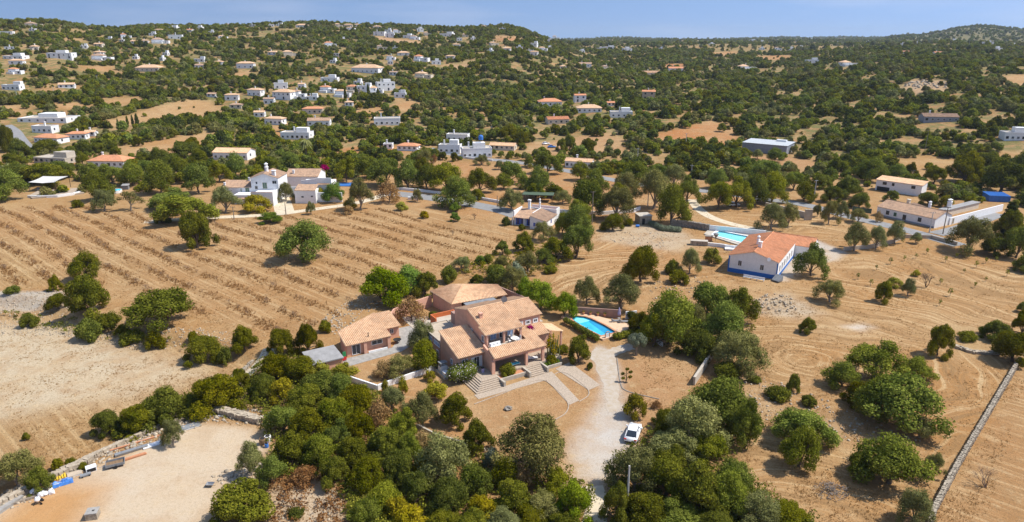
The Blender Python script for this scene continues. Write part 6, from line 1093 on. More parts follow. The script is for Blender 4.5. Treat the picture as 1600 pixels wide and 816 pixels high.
t = empty('wall_end', G(1262, 344), 0, 'tall pale gate pillar at the end of the parapet wall', 'pillar'); t.name = 'gate_pillar'; box('shaft', 'pale_concrete', t, -1.2, 1.2, -.3, .3, -.2, 3.4); box('cap', 'stone', t, -1.3, 1.3, -.4, .4, 3.4, 3.6)
# ---------------------------------------------------------------- parked car
def car(label, p, rz, paint):
    e = empty('parked_car', p, rz, label, 'car'); xs = [-2.2, -2.05, -1.5, -.75, .1, .95, 1.7, 2.1, 2.22]; belt = [.62, .86, .93, .95, .95, .92, .84, .7, .5]; hw = [.72, .86, .91, .92, .92, .91, .88, .78, .6]; m_ = MB(); rings = []
    for x, b, h in zip(xs, belt, hw): rings.append([(x, -h * .9, .28), (x, -h, .45), (x, -h, b * .8), (x, -h * .9, b), (x, h * .9, b), (x, h, b * .8), (x, h, .45), (x, h * .9, .28)])
    v = [q for r_ in rings for q in r_]; f = [(i * 8 + j, i * 8 + (j + 1) % 8, (i + 1) * 8 + (j + 1) % 8, (i + 1) * 8 + j)[::-1] for i in range(len(xs) - 1) for j in range(8)]; m_.add(v, f + [tuple(range(8)), tuple(range(len(v) - 1, len(v) - 9, -1))]); body = m_.build('body', paint, e, True)
    g = MB(); sec = [(-1.75, .93, .74, .72), (-1.05, 1.42, .68, .62), (-.2, 1.5, .66, .62), (.35, 1.44, .66, .6), (1.0, .93, .76, .72)]; lo = [(x, -.8, .9) for x, *_ in sec]
    v = []; 
    for x, z, wb, wt in sec: v += [(x, -wb, .9), (x, -wt, z), (x, wt, z), (x, wb, .9)]
    g.add(v, [(4 * i + j, 4 * i + (j + 1) % 4, 4 * i + 4 + (j + 1) % 4, 4 * i + 4 + j)[::-1] for i in range(4) for j in range(3)]); g.build('windows', 'glass', e)
    r_ = MB(); r_.add([(-1.0, -.6, 1.45), (-.2, -.62, 1.53), (.33, -.59, 1.47), (.33, .59, 1.47), (-.2, .62, 1.53), (-1.0, .6, 1.45), (-1.0, -.6, 1.41), (-.2, -.62, 1.49), (.33, -.59, 1.43), (.33, .59, 1.43), (-.2, .62, 1.49), (-1.0, .6, 1.41)], [(0, 1, 4, 5), (1, 2, 3, 4), (6, 7, 1, 0), (7, 8, 2, 1), (8, 9, 3, 2), (9, 10, 4, 3), (10, 11, 5, 4), (11, 6, 0, 5)]); r_.build('roof', paint, e)
    for s_ in (-1, 1):
        m_ = MB(); m_.tube([(-1.78, s_ * .75, .95), (-1.05, s_ * .66, 1.44)], .06, 5); m_.build('window_pillar', paint, e); m_ = MB(); m_.tube([(-.35, s_ * .80, .95), (-.35, s_ * .66, 1.5)], .05, 5); m_.build('door_pillar', paint, e); m_ = MB(); m_.box(.62, .8, s_ * 1.0 - .13, s_ * 1.0 + .13, .92, 1.06); m_.build('mirror', paint, e)
        m_ = MB(); m_.box(-2.2, -2.0, s_ * .68 - .16, s_ * .68 + .16, .66, .8); m_.build('tail_light', 'red_cloth', e); m_ = MB(); m_.box(2.02, 2.2, s_ * .6 - .16, s_ * .6 + .16, .55, .68); m_.build('headlight', 'white_paint', e)
        for x in (-1.35, 1.35):
            m_ = MB(); m_.tube([(x, s_ * .70, .33), (x, s_ * .93, .33)], .33, 14); w__ = m_.build('wheel', 'tyre', e); m_ = MB(); m_.tube([(x, s_ * .92, .33), (x, s_ * .945, .33)], .2, 10); m_.build('rim', 'metal', w__)
    box('number_plate', 'white_paint', e, -2.225, -2.19, -.26, .26, .5, .6); box('bumper', 'dark', e, -2.24, -2.1, -.7, .7, .28, .42); return e
cw_ = car('white hatchback car parked at the edge of the drive under trees', G(989, 681), R(90 - 20), mat('car_white', (.82, .83, .85), .25, .02, spec=.6).name)
cw_.scale = (1.15, 1.12, 1.1)
for (x, y, rz, pm, lab) in [(1146, 322, 10, 'car_white', 'white car half hidden under the lane trees'), (793, 229, 0, 'blue_plastic', 'small blue car parked in the farm yard'), (853, 226, 30, 'car_white', 'white car parked right of the farm yard'), (862, 231, 10, 'blue_plastic', 'blue car parked below the white one in the farm yard')]: car(lab, G(x, y), R(rz), pm)
# ---------------------------------------------------------------- utility poles
def pole(x, y, hpx, m='pole_wood', arms=1, label=''):
    p = G(x, y); h = min(max(hpx / ppm(p) / math.cos(math.atan2(CAM_H - p.z, p.y)), 3), 13); e = empty('utility_pole', p, random.uniform(-.4, .4), label, 'utility pole', 'utility poles in the valley'); mb = MB(); mb.tube([(0, 0, -.3), (0, 0, h * .5), (0, 0, h)], [.17, .14, .11], 8); mb.build('post', m, e)
    for i in range(arms): z = h - .3 - i * .8; box('cross_arm', m, e, -.8, .8, -.06, .06, z, z + .12); mb = MB(); [mb.lathe([(.05, z + .121), (.08, z + .2), (.04, z + .32)], q, 0, 6) for q in (-.7, 0, .7)]; mb.build('insulators', 'glass', e)
for a in [(1473, 366, 42, 'pole_wood', 2, 'utility pole with two cross arms beside the long white house gable'), (1452, 364, 32, 'pole_pale', 1, 'thin pale pole at the front corner of the long white house'), (979, 800, 66, 'pole_pale', 0, 'bare pale pole rising from the trees at the bottom'), (1012, 322, 48, 'pole_pale', 1, 'pale pole among trees left of the stone hut'), (1271, 316, 34, 'pole_pale', 1, 'pale pole beside the parapet wall'), (1445, 236, 32, 'pole_wood', 1, 'dark pole on the straw field edge'), (1424, 284, 18, 'pole_wood', 1, 'pole standing behind the long shed'), (1071, 233, 24, 'pole_pale', 1, 'pale pole left of the grey warehouse'), (1110, 276, 24, 'pole_wood', 1, 'pole below the warehouse track'), (996, 252, 20, 'pole_pale', 1, 'pale lamp pole along the road in the trees'), (925, 350, 50, 'pole_wood', 1, 'thin pole right of the cottage trees'), (1080, 276, 18, 'pole_pale', 1, 'short pale pole under the olive trees by the road'),
    (768, 212, 14, 'pole_pale', 1, 'pale pole above the farm yard'), (28, 158, 18, 'pole_pale', 1, 'pale pole below the arched white house on the left'), (85, 148, 12, 'pole_pale', 1, 'pale pole beside the low left house'), (153, 130, 12, 'pole_pale', 1, 'pale pole in the clearing on the left slope'), (759, 127, 22, 'pole_wood', 1, 'tall pole in the orchard on the middle slope'), (447, 336, 20, 'pole_wood', 0, 'dark gate post at the tower villa entrance'), (366, 343, 20, 'pole_wood', 1, 'dark T-shaped post below the tower villa'), (698, 313, 14, 'pole_wood', 0, 'dark post along the lane wall'), (777, 324, 18, 'pole_wood', 0, 'dark post left of the cottage'), (873, 338, 12, 'pole_wood', 0, 'dark post right of the cottage'), (990, 114, 14, 'pole_pale', 1, 'pale pole in the central far woods'), (1288 + 225, 76, 12, 'pole_pale', 1, 'thin mast on the right plateau')]: pole(*a)
# ---------------------------------------------------------------- parasol terrace and round pool at the left
p = G(90, 305); s = ppm(p); e = empty('sun_sail', G(68, 300), 0, 'white sun sail stretched on dark posts over the left terrace', 'sun sail'); m_ = MB()
v = []; N_ = 8; L_ = 42 / s; D_ = 9.0
for i in range(N_ + 1):
    for j in range(N_ + 1): a, b = i / N_, j / N_; v.append(((a - .5) * L_ * (1 - .12 * math.sin(b * 3.14)), b * D_ + .5 * math.sin(a * 3.14) * (1 if b < .5 else -1), 3.4 + 1.1 * b + .9 * abs(a - .5) * (1 - b) - .5 * math.sin(a * 3.14) * math.sin(b * 3.14)))
m_.add(v, [(i * (N_ + 1) + j, (i + 1) * (N_ + 1) + j, (i + 1) * (N_ + 1) + j + 1, i * (N_ + 1) + j + 1) for i in range(N_) for j in range(N_)]); m_.build('sail', 'shade_cloth', e); [MB().tube([(x, y, 0), (x * 1.02, y, h)], .09, 6).build('post', 'dark', e) for x, y, h in ((-L_ / 2, 0, 4.2), (L_ / 2, 0, 4.2), (-L_ / 2, D_, 4.8), (L_ / 2, D_, 4.8))]
sheet('terrace', 'paver', GP([(44, 308), (60, 300), (130, 295), (132, 303), (90, 308), (50, 311)]), .5, 'raised paved terrace under the white sun sail', th=.4); wall_line('terrace_wall', 'white curved terrace edge below the sun sail', 'white_wall', [G(44, 309), G(60, 309.5), G(90, 308.5), G(115, 305), G(130, 301)], .9, .5)
for i, (x, y, m_n, lab) in enumerate([(68, 302, 'terracotta', 'rust-coloured armchair under the sun sail'), (62, 299, 'sheet_grey', 'dark armchair under the sun sail'), (107, 299, 'yellow_paint', 'yellow-cushioned armchair right of the sun sail'), (90, 301, 'wood', 'brown armchair at the right post of the sun sail')]):
    p = G(x, y); t = empty('armchair', (p.x, p.y, .5), i, lab, 'armchair', 'armchairs on the left terrace'); box('seat', m_n, t, -.5, .5, -.5, .5, .1, .5); box('backrest', m_n, t, -.5, .5, .5, .7, .1, 1.0); box('arm', m_n, t, -.65, -.5, -.5, .7, .1, .7); box('arm', m_n, t, .5, .65, -.5, .7, .1, .7)
p = G(181, 301); t = empty('round_pool', p, 0, 'round above-ground pool with blue water right of the sun sail', 'swimming pool'); mb = MB(); n_ = 24; rad = 2.3; rr_ = [(rad, -.1), (rad, 1.1), (rad - .12, 1.1), (rad - .12, .5)]; mb.add([(r_ * math.cos(2 * math.pi * j / n_), r_ * math.sin(2 * math.pi * j / n_), z) for r_, z in rr_ for j in range(n_)], [(i * n_ + j, i * n_ + (j + 1) % n_, (i + 1) * n_ + (j + 1) % n_, (i + 1) * n_ + j) for i in range(3) for j in range(n_)]); mb.build('rim', 'white_paint', t); MB().lathe([(rad - .125, .5), (rad - .125, .95)], k=24).build('water', 'pool_tile', t)
p = G(197, 296); t = empty('barrel_shed', p, .2, 'small dark pump shed beside the round pool', 'shed'); t.name = 'pump_shed'; box('wall', 'sheet_grey', t, -1.1, 1.1, -.9, .9, -.1, 1.6); MB().prism([(-1.3, -1.1), (1.3, -1.1), (1.3, 1.1), (-1.3, 1.1)], 1.6, 0, [1.75, 1.75, 2.1, 2.1]).build('roof', 'grey_flat', t)
# blue pool cover and blocks by the tower villa
p = G(540, 289); sheet('pool_cover', 'sheet_blue', [(p.x - 5, p.y - 3), (p.x + 6, p.y - 3.5), (p.x + 6, p.y + 3.5), (p.x - 5, p.y + 3)], .3, 'dark blue covered pool right of the tower villa', kind='thing', cat='pool cover', th=.3).name = 'pool_cover'
for i, x in enumerate((640, 650)): p = G(x, 312); t = box('stone_block', 'white_wall', None, -.6, .6, -.4, .4, 0, 1.0); t.location = p; tag(t, f'white block on the lane verge, {"left" if i == 0 else "right"} one of two', 'block', 'blocks on the lane verge')
# ---------------------------------------------------------------- yard of stacked materials
def item(name, label, cat, x, y, rz=0, group=None):
    t = empty(name, G(x, y), R(rz), label, cat, group); t.scale = (.72, .72, .72); return t
YA = 37
SPOTS += [(G(x, y).x, G(x, y).y, 5) for x, y in ((48, 303), (60, 298), (75, 296), (90, 296), (105, 295), (120, 294), (60, 290), (80, 288), (100, 288), (181, 300), (195, 296))]
t = item('trailer', 'grey open box trailer parked at the edge of the sandy yard', 'trailer', 181, 728, YA + 80)
box('bed', 'wood', t, -.95, .95, -1.6, 1.6, .55, .62)
for n_, d in (('side_panel', (-1.0, -.95, -1.65, 1.65, .5, 1.05)), ('side_panel', (.95, 1.0, -1.65, 1.65, .5, 1.05)), ('tailgate', (-.95, .95, -1.65, -1.6, .5, 1.05)), ('end_panel', (-.95, .95, 1.6, 1.65, .5, 1.05))): box(n_, 'sheet_grey', t, *d)
MB().tube([(0, 1.65, .5), (0, 2.9, .45)], .05, 5).build('drawbar', 'metal', t); [MB().tube([(s_ * 1.02, -.1, .32), (s_ * 1.22, -.1, .32)], .32, 12).build('wheel', 'tyre', t) for s_ in (-1, 1)]
def stack(name, label, cat, x, y, rz, L_, W_2, n, m, th=.12, group=None):
    t = item(name, label, cat, x, y, rz, group); rs = random.Random(int(x))
    for i in range(n): dx = rs.uniform(-.1, .1); MB().box(-L_ / 2 + dx, L_ / 2 + dx, -W_2 / 2 + rs.uniform(-.05, .05), W_2 / 2, i * (th + .012), i * (th + .012) + th).build('board' if L_ > 2 else 'slab', m if isinstance(m, str) else m[i % len(m)], t)
    return t
stack('lumber_stack', 'red-brown beams laid beside the trailer', 'lumber', 207, 716, YA, 5.0, .6, 3, 'terracotta'); stack('lumber_stack', 'grey planks stacked behind the trailer', 'lumber', 205, 706, YA, 6.0, .9, 4, ('pole_wood', 'sheet_grey')); stack('panel_stack', 'white sheet panels leaning at the yard edge right of the beams', 'panels', 239, 696, YA, 3.6, 1.4, 3, 'white_paint', .08); stack('panel_stack', 'grey framed panels by the small olive tree', 'panels', 295, 668, YA, 4.2, 2.0, 3, ('sheet_grey', 'white_paint'), .1); stack('lumber_stack', 'long pale poles along the stone bank', 'lumber', 190, 700, YA + 3, 11, .5, 2, 'pole_pale'); stack('lumber_stack', 'long rusty rails on the stone bank', 'lumber', 215, 692, YA, 10, .4, 2, 'terracotta'); stack('lumber_stack', 'white pipes on the rear stone bank of the yard', 'lumber', 358, 652, -8, 5, .35, 2, 'white_paint'); stack('lumber_stack', 'pale beams sticking out at the far corner of the yard', 'lumber', 412, 652, 60, 5, .4, 3, 'pole_pale')
stack('slab_stack', 'grey stone slabs piled at the left edge of the yard', 'slabs', 10, 790, 75, 5.0, 2.4, 5, 'grey_concrete'); stack('lumber_stack', 'grey timber beam left of the white sacks', 'lumber', 36, 784, YA, 4.2, .5, 2, 'pole_wood', .2); stack('board_stack', 'brown and white boards leaning left of the trailer', 'boards', 117, 742, YA, 2.4, 1.6, 3, ('tan_flat', 'white_paint')); stack('lumber_stack', 'pale planks beside the blue tarp', 'lumber', 78, 763, YA, 4.0, .5, 3, 'pole_pale')
t = item('crate', 'white box with open dark side left of the trailer', 'crate', 143, 735, YA); box('body', 'white_paint', t, -.9, .9, -.7, .7, 0, .9); box('opening', 'dark', t, -.75, .75, -.72, -.703, .1, .8)
t = item('cart', 'small dark low cart beside the white box', 'cart', 134, 744, YA); box('body', 'sheet_grey', t, -.9, .9, -.4, .4, .15, .45); [MB().tube([(x, y - .05, .15), (x, y + .05, .15)], .15, 8).build('wheel', 'tyre', t) for x in (-.6, .6) for y in (-.42, .42)]
t = item('pallet', 'yellow pallet leaning on the stone bank', 'pallet', 92, 748, YA)
for i in range(6): MB().prism([(-1.2 + i * .42, -.5), (-.9 + i * .42, -.5), (-.9 + i * .42, .5), (-1.2 + i * .42, .5)], .1, 0, [.2, .2, .9, .9]).build('slat', 'yellow_paint', t)
t = item('tarp', 'crumpled blue tarp on the yard edge', 'tarp', 97, 756, YA); m_ = MB(); N_ = 9; rs = random.Random(2); m_.add([((i / N_ - .5) * 3.6, (j / N_ - .5) * 1.8, .05 + (rs.uniform(.1, .6) if 0 < i < N_ and 0 < j < N_ else 0)) for i in range(N_ + 1) for j in range(N_ + 1)], [(i * (N_ + 1) + j, (i + 1) * (N_ + 1) + j, (i + 1) * (N_ + 1) + j + 1, i * (N_ + 1) + j + 1) for i in range(N_) for j in range(N_)]); m_.build('sheet', 'sheet_blue', t)
def sack(x, y, lab, i, s_=1.0, m='white_paint'):
    o = stone(lab, G(x, y), (.55 * s_, .42 * s_, .5 * s_), m, 'sack', 'sack', 'sacks at the yard edge', i); return o
for i, (x, y, lab) in enumerate([(53, 771, 'tall white sack, leftmost of the sacks'), (64, 776, 'white sack behind the cement mixer'), (70, 774, 'white sack in the middle of the sack row'), (81, 771, 'white round sack, rightmost of the sacks')]): sack(x, y, lab, i, .85)
t = item('cement_mixer', 'cement mixer with pale drum on the orange sand', 'cement mixer', 60, 787, 20); mb = MB(); mb.lathe([(.2, .5), (.48, .75), (.5, 1.0), (.28, 1.4), (.22, 1.4), (.3, 1.1)], k=12); mb.build('drum', 'white_wall', t); box('motor', 'dark', t, .4, .8, -.2, .2, .5, .9); [MB().tube([(x, y, 0), (x * .5, y * .5, .75)], .05, 5).build('leg', 'dark', t) for x, y in ((-.6, -.5), (.6, -.5), (-.6, .5), (.6, .5))]; [MB().tube([(.62, y - .05, .2), (.62, y + .05, .2)], .2, 10).build('wheel', 'tyre', t) for y in (-.55, .55)]
t = item('stone_bin', 'square rough stone block with lid and dark hole on the sandy yard', 'stone block', 146, 808, 15); mb = MB(); mb.prism([(-.95, -.9), (.9, -.95), (.95, .85), (-.9, .95)], -.1, 1.2); mb.build('body', 'stone', t); MB().prism([(-1.0, -.95), (.95, -1.0), (1.0, .9), (-.95, 1.0)], 1.203, 1.38).build('lid', 'grey_concrete', t); MB().prism([(.0, -.2), (.4, -.2), (.4, .15), (.0, .15)], 1.383, 1.41).build('hole', 'dark', t)
t = item('wheelbarrow', 'grey wheelbarrow tipped on the sandy yard', 'wheelbarrow', 329, 760, 0); MB().add([(-.5, -.35, .3), (.5, -.35, .3), (.5, .35, .3), (-.5, .35, .3), (-.75, -.5, .65), (.7, -.5, .65), (.7, .5, .65), (-.75, .5, .65)], [(3, 2, 1, 0), (0, 1, 5, 4), (1, 2, 6, 5), (2, 3, 7, 6), (3, 0, 4, 7)]).build('tray', 'metal', t); MB().tube([(-.8, -.05, .22), (-.8, .05, .22)], .22, 10).build('wheel', 'tyre', t); [MB().tube([(-.8, y * .3, .22), (.3, y, .3), (1.2, y, .55)], .03, 5).build('handle', 'wood', t) for y in (-.4, .4)]
for i, (x, y, m_n, lab) in enumerate([(411, 694, 'wood', 'rusty brown barrel with dark lid at the yard corner'), (419, 690, 'white_paint', 'white barrel with dark lid behind the rusty one'), (417, 699, 'blue_plastic', 'small blue barrel under the trees at the yard corner')]):
    t = item('barrel', lab, 'barrel', x, y, 0, 'barrels at the yard corner'); r_ = .7 if i < 2 else .4; MB().lathe([(r_ * .92, 0), (r_, .2), (r_, 1.1), (r_ * .92, 1.35)] if i < 2 else [(r_ * .9, 0), (r_, .4), (r_ * .9, .85)], k=14).build('body', m_n, t); MB().lathe([(r_ * .7, 1.352 if i < 2 else .853), (r_ * .65, 1.45 if i < 2 else .9)], k=12).build('lid', 'dark', t)
t = item('gate', 'small bent green mesh gate by the stone bank', 'gate', 306, 660, 20); [MB().tube([(x, 0, 0), (x, .1, 1.6)], .04, 4).build('post', 'green_cloth', t) for x in (-.7, 0, .7)]; [MB().tube([(-.7, .02 * z, z), (.7, .02 * z, z)], .03, 4).build('rail', 'green_cloth', t) for z in (.3, .8, 1.3)]
# things round the blue-trimmed house pool, the hut and the far road
t = item('water_tank', 'turquoise water tank left of the grey warehouse', 'water tank', 1108, 238); t.scale = (1, 1, 1); MB().lathe([(2.2, 0), (2.3, 1.2), (2.2, 2.6), (1.2, 3.2), (.3, 3.4)], k=14).build('body', mat('turquoise', (.12, .55, .55), .5, .08).name, t); MB().lathe([(.4, 3.4), (.4, 3.6)]).build('lid', 'white_paint', t)
t = item('digger', 'yellow digger parked left of the turquoise tank', 'digger', 1076, 239, 20); t.scale = (1, 1, 1); box('body', 'yellow_paint', t, -1.6, 1.2, -1.0, 1.0, .9, 2.0); box('cab', 'glass', t, -.2, 1.0, -.9, .5, 2.0, 3.2); [box('track', 'dark', t, -1.9, 1.9, y - .3, y + .3, 0, .85) for y in (-1.0, 1.0)]; MB().tube([(1.2, .4, 1.8), (2.8, .4, 4.0), (4.4, .4, 2.6), (4.6, .4, 1.0)], [.28, .24, .18, .14], 5).build('arm', 'yellow_paint', t)
t = item('masonry_bench', 'low stone-faced block terrace left of the small pool', 'terrace', 1093, 383, -12); t.scale = (1, 1, 1); box('block', 'stone', t, -2.6, 2.2, -.8, .9, -.2, 1.3); box('slab', 'pale_concrete', t, -2.7, 2.3, -.9, 1.0, 1.303, 1.42)
t = item('masonry_barbecue', 'brick barbecue beside the small rectangular pool', 'barbecue', 1107, 376, -12); t.scale = (1, 1, 1); box('base', 'terracotta', t, -1.0, 1.0, -.6, .6, -.1, 1.4); box('slab', 'dark_stone', t, -1.1, 1.1, -.7, .7, 1.403, 1.5)
t = item('parasol', 'dark closed parasol at the corner of the small pool', 'parasol', 1118, 377); t.scale = (1, 1, 1); MB().tube([(0, 0, 0), (0, 0, 2.6)], .04, 6).build('pole', 'dark', t); MB().lathe([(.1, 1.0), (.3, 1.4), (.9, 2.3), (.1, 2.7)]).build('canopy', 'sheet_grey', t)
t = item('garden_bench', 'white built-in garden seat between pool and blue-trimmed house', 'seat', 1146, 391, -14); t.scale = (1, 1, 1); box('seat', 'white_wall', t, -2.4, 2.4, -.9, .9, 0, .5); box('backrest', 'white_wall', t, -2.4, 2.4, .9, 1.2, 0, 1.1)
t = item('fence_screen', 'green mesh screen left of the long white house', 'fence', 1346, 333, -35); t.scale = (1, 1, 1); [MB().tube([(x, 0, 0), (x, 0, 2.0)], .05, 5).build('post', 'metal', t) for x in (-3, 0, 3)]; box('mesh', 'green_roof', t, -3, 3, -.03, .03, .2, 1.9)
hedge('prickly pear hedge below the rubble wall beside the hut', [G(1018, 352), G(1035, 360), G(1060, 362)], 2.2, 1.6, 'leaf_silver', 'cactus_hedge', 'hedge')
# brush pile and ash heap
e = empty('brush_pile', G(1300, 768), .4, 'heap of grey dead branches on the field', 'brush pile'); mb = MB(); rs = random.Random(5)
for i in range(160): a = rs.uniform(0, 6.28); r_ = rs.random() ** .6 * 1.9; x, y = r_ * math.cos(a) * 1.2, r_ * math.sin(a); d = rs.uniform(0, 6.28); h = max(.05, .7 * (1 - r_ / 2.1)); mb.tube([(x, y, h * rs.random()), (x + math.cos(d) * .6, y + math.sin(d) * .6, h * rs.random() + .1)], [.04, .02], 3)
mb.build('branches', mat('grey_twig', (.2, .18, .165), .95, .2).name, e)

# ---------------------------------------------------------------- rows of young saplings in the big left field
FIELD = REGW[0][0]; ca, sa = math.cos(R(-41)), math.sin(R(-41)); dvec = (ca, sa); nvec = (-sa, ca); SAP = []; TUFT = []
for off in np.arange(20, 150, 6.6):
    for t_ in np.arange(-320, 80, 1.0):
        of2 = off + .7 * math.sin(t_ / 17 + off) + .4 * math.sin(t_ / 7 + off * 3); x, y = dvec[0] * t_ + nvec[0] * of2, dvec[1] * t_ + nvec[1] * of2
        if y < 100 or y > 240: continue
        if not inside(FIELD, np.array([x]), np.array([y]))[0]: continue
        if abs(math.atan2(x, y)) > R(39): continue
        if any((x - q[0]) ** 2 + (y - q[1]) ** 2 < (q[2] + .5) ** 2 for q in SPOTS[:400]): continue
        for _ in range(max(0, int(7 + 6 * float(vnoise(np.array(x), np.array(y), 11, 8))))): TUFT.append((x + random.gauss(0, .8), y + random.gauss(0, .8), random.uniform(.2, .65)))
        if random.random() < .25: SAP.append((x, y))
SAPM = [bare_mesh(20 + i, 'dry_twig') for i in range(3)]
for x, y in SAP[:290]:
    e = bpy.data.objects.new('sapling', random.choice(SAPM)); COL.objects.link(e); e.location = (x, y, float(H(x, y))); e.rotation_euler = (0, 0, random.uniform(0, 6.28)); q = random.uniform(1.4, 2.6); e.scale = (q * .8, q * .8, q); tag(e, 'young leafless sapling in the rows of the dry field', 'sapling', 'saplings in rows on the dry field')
YS = [(1391, 413), (1413, 408), (1448, 397), (1431, 404), (1477, 410), (1494, 404), (1512, 399), (1525, 419), (1540, 412), (1556, 409), (1573, 432), (1590, 426), (1506, 427), (1540, 440), (1523, 450), (1469, 445), (1360, 447), (1340, 437), (1369, 422), (1484, 463), (1468, 478), (1557, 401)]
C, Rr = lobes(5, .2, 1.2, .3, .35, seed=77); YSM = leaf_cloud('foliage', C, Rr, 120, .08, 'leaf_broad', .3, 0); YST = trunk_mesh('stem', .5, C, Rr, .03, 'pale_bark', 3)
for i, (x, y) in enumerate(YS):
    e = empty('sapling', G(x, y), i, 'young green sapling planted on the bare orchard slope', 'sapling', 'young trees on the orchard slope'); q = random.uniform(1.1, 1.7); e.scale = (q, q, q); link('foliage', YSM, e); link('stem', YST, e)
# ---------------------------------------------------------------- dry grass, rubble
def tuft_mesh(name, pts, m, blades=5):
    P = np.array(pts); n = len(P); z = H(P[:, 0], P[:, 1]); V_ = []; k = blades
    a = rng.uniform(0, 6.28, (n, k)); h = P[:, 2:3] * rng.uniform(.6, 1.2, (n, k)); ln = rng.uniform(.1, .6, (n, k)) * h; wd = .05 + .07 * h
    bx, by = P[:, 0:1] + rng.normal(size=(n, k)) * .12, P[:, 1:2] + rng.normal(size=(n, k)) * .12; px_, py_ = -np.sin(a) * wd, np.cos(a) * wd; zz = np.repeat(z[:, None], k, 1)
    A_ = np.stack([bx - px_, by - py_, zz - .03], -1); B_ = np.stack([bx + px_, by + py_, zz - .03], -1); C2 = np.stack([bx + np.cos(a) * ln, by + np.sin(a) * ln, zz + h], -1)
    V_ = np.stack([A_, B_, C2], 2).reshape(-1, 3); me_ = np_mesh(name, V_, np.arange(len(V_)).reshape(-1, 3), 3); at_ = me_.attributes.new('tint', 'FLOAT', 'POINT'); at_.data.foreach_set('value', np.repeat(rng.uniform(0, 1, n * k), 3).astype(np.float32)); return link(name, me_, None, m)
tag(tuft_mesh('dry_weeds', TUFT, 'weed', 5), 'dry brown weeds along the field rows', 'weeds', kind='stuff')
n = 150000; rr_ = 66 * (260 / 66) ** rng.uniform(0, 1, n); aa_ = rng.uniform(R(-40), R(40), n); gx, gy = rr_ * np.sin(aa_), rr_ * np.cos(aa_)
dens = vnoise(gx, gy, 14, 5) * .5 + vnoise(gx, gy, 5, 6) * .5 + rng.normal(size=n) * .3 > .12
for P_q in ([(31, 0)],): pass
bare = [REGW[i][0] for i in (7, 8, 14)] + [GP([(640, 560), (1000, 530), (1000, 700), (930, 816), (880, 700), (720, 690)]), GP([(470, 460), (700, 430), (1000, 480), (1000, 560), (700, 620), (470, 600)]), GP([(600, 290), (830, 320), (830, 350), (600, 330)])]
for P_q in bare: dens &= ~inside(P_q, gx, gy)
tag(tuft_mesh('dry_grass', np.stack([gx, gy, rng.uniform(.08, .24, n)], -1)[dens], 'dry_straw', 4), 'dry straw grass over the fields', 'grass', kind='stuff')
def rubble(label, poly, n, s0, s1, m='pale_rock', mound=0.0):
    P = np.array(GP(poly)); out = []; rs = np.random.default_rng(n); c = P.mean(0); Rmx = max(np.linalg.norm(P - c, axis=1))
    while len(out) < n:
        q = rs.uniform(P.min(0), P.max(0), (n, 2)); q = q[inside([tuple(p) for p in P], q[:, 0], q[:, 1])]; out += list(q)
    Q = np.array(out[:n]); S = rs.uniform(0, 1, n) ** 3 * (s1 - s0) + s0; z = H(Q[:, 0], Q[:, 1]) + mound * np.clip(1 - np.linalg.norm(Q - c, axis=1) / Rmx, 0, 1)
    base = np.array([(-1, -1, -.6), (1, -1, -.6), (1, 1, -.6), (-1, 1, -.6), (-.7, -.7, .7), (.7, -.7, .7), (.7, .7, .7), (-.7, .7, .7)]); a = rs.uniform(0, 6.28, n); Bv = base[None] * (1 + rs.normal(size=(n, 8, 3)) * .22) * S[:, None, None]
    x = Bv[..., 0] * np.cos(a)[:, None] - Bv[..., 1] * np.sin(a)[:, None]; y = Bv[..., 0] * np.sin(a)[:, None] + Bv[..., 1] * np.cos(a)[:, None]; V_ = np.stack([x + Q[:, 0:1], y + Q[:, 1:2], Bv[..., 2] + z[:, None] + S[:, None] * .2], -1).reshape(-1, 3)
    f = np.array([(3, 2, 1, 0), (4, 5, 6, 7), (0, 1, 5, 4), (1, 2, 6, 5), (2, 3, 7, 6), (3, 0, 4, 7)]); F_ = (f[None] + (np.arange(n) * 8)[:, None, None]).reshape(-1, 4); tag(link('rubble', np_mesh('rubble', V_, F_), None, m), label, 'rubble', kind='stuff')
rubble('pale rubble bank below the row field at the left', [(-20, 456), (100, 456), (118, 484), (60, 500), (-20, 490)], 700, .04, .2); rubble('pale rubble along the bank between left fields', [(0, 500), (90, 500), (180, 520), (300, 512), (360, 520), (370, 545), (300, 545), (200, 545), (100, 525), (0, 525)], 1500, .04, .2); rubble('pale rock heap beside the orchard drive', [(1178, 470), (1200, 458), (1240, 462), (1245, 486), (1205, 492), (1176, 488)], 220, .05, .28, mound=.3)
rubble('rocky outcrop behind the pool trees', [(1010, 440), (1060, 428), (1110, 432), (1120, 470), (1060, 480), (1010, 470)], 250, .04, .22, mound=.2); rubble('loose stones along the junk yard bank', [(0, 770), (130, 715), (270, 655), (410, 640), (420, 665), (330, 660), (180, 715), (40, 790), (0, 800)], 2200, .04, .28); rubble('stones scattered at the right side of the sandy yard', [(330, 745), (380, 725), (415, 725), (420, 750), (350, 760)], 250, .05, .3); rubble('loose stones on the dirt yard by the stone hut', [(930, 350), (1010, 355), (1060, 365), (1040, 390), (960, 380)], 260, .05, .25); rubble('stones strewn along the track above the annex', [(500, 500), (560, 460), (600, 475), (560, 500), (520, 525)], 500, .04, .26)
rubble('stony patch on the right field', [(1150, 590), (1210, 590), (1440, 690), (1300, 690), (1200, 660)], 500, .05, .22); rubble('quarry rocks on the far right slope', [(1405, 140), (1425, 126), (1485, 128), (1480, 138)], 250, .2, 1.2)
rubble('scattered stones on the pale slope at the bottom of the thicket', [(425, 760), (520, 760), (540, 830), (430, 830)], 70, .05, .25)

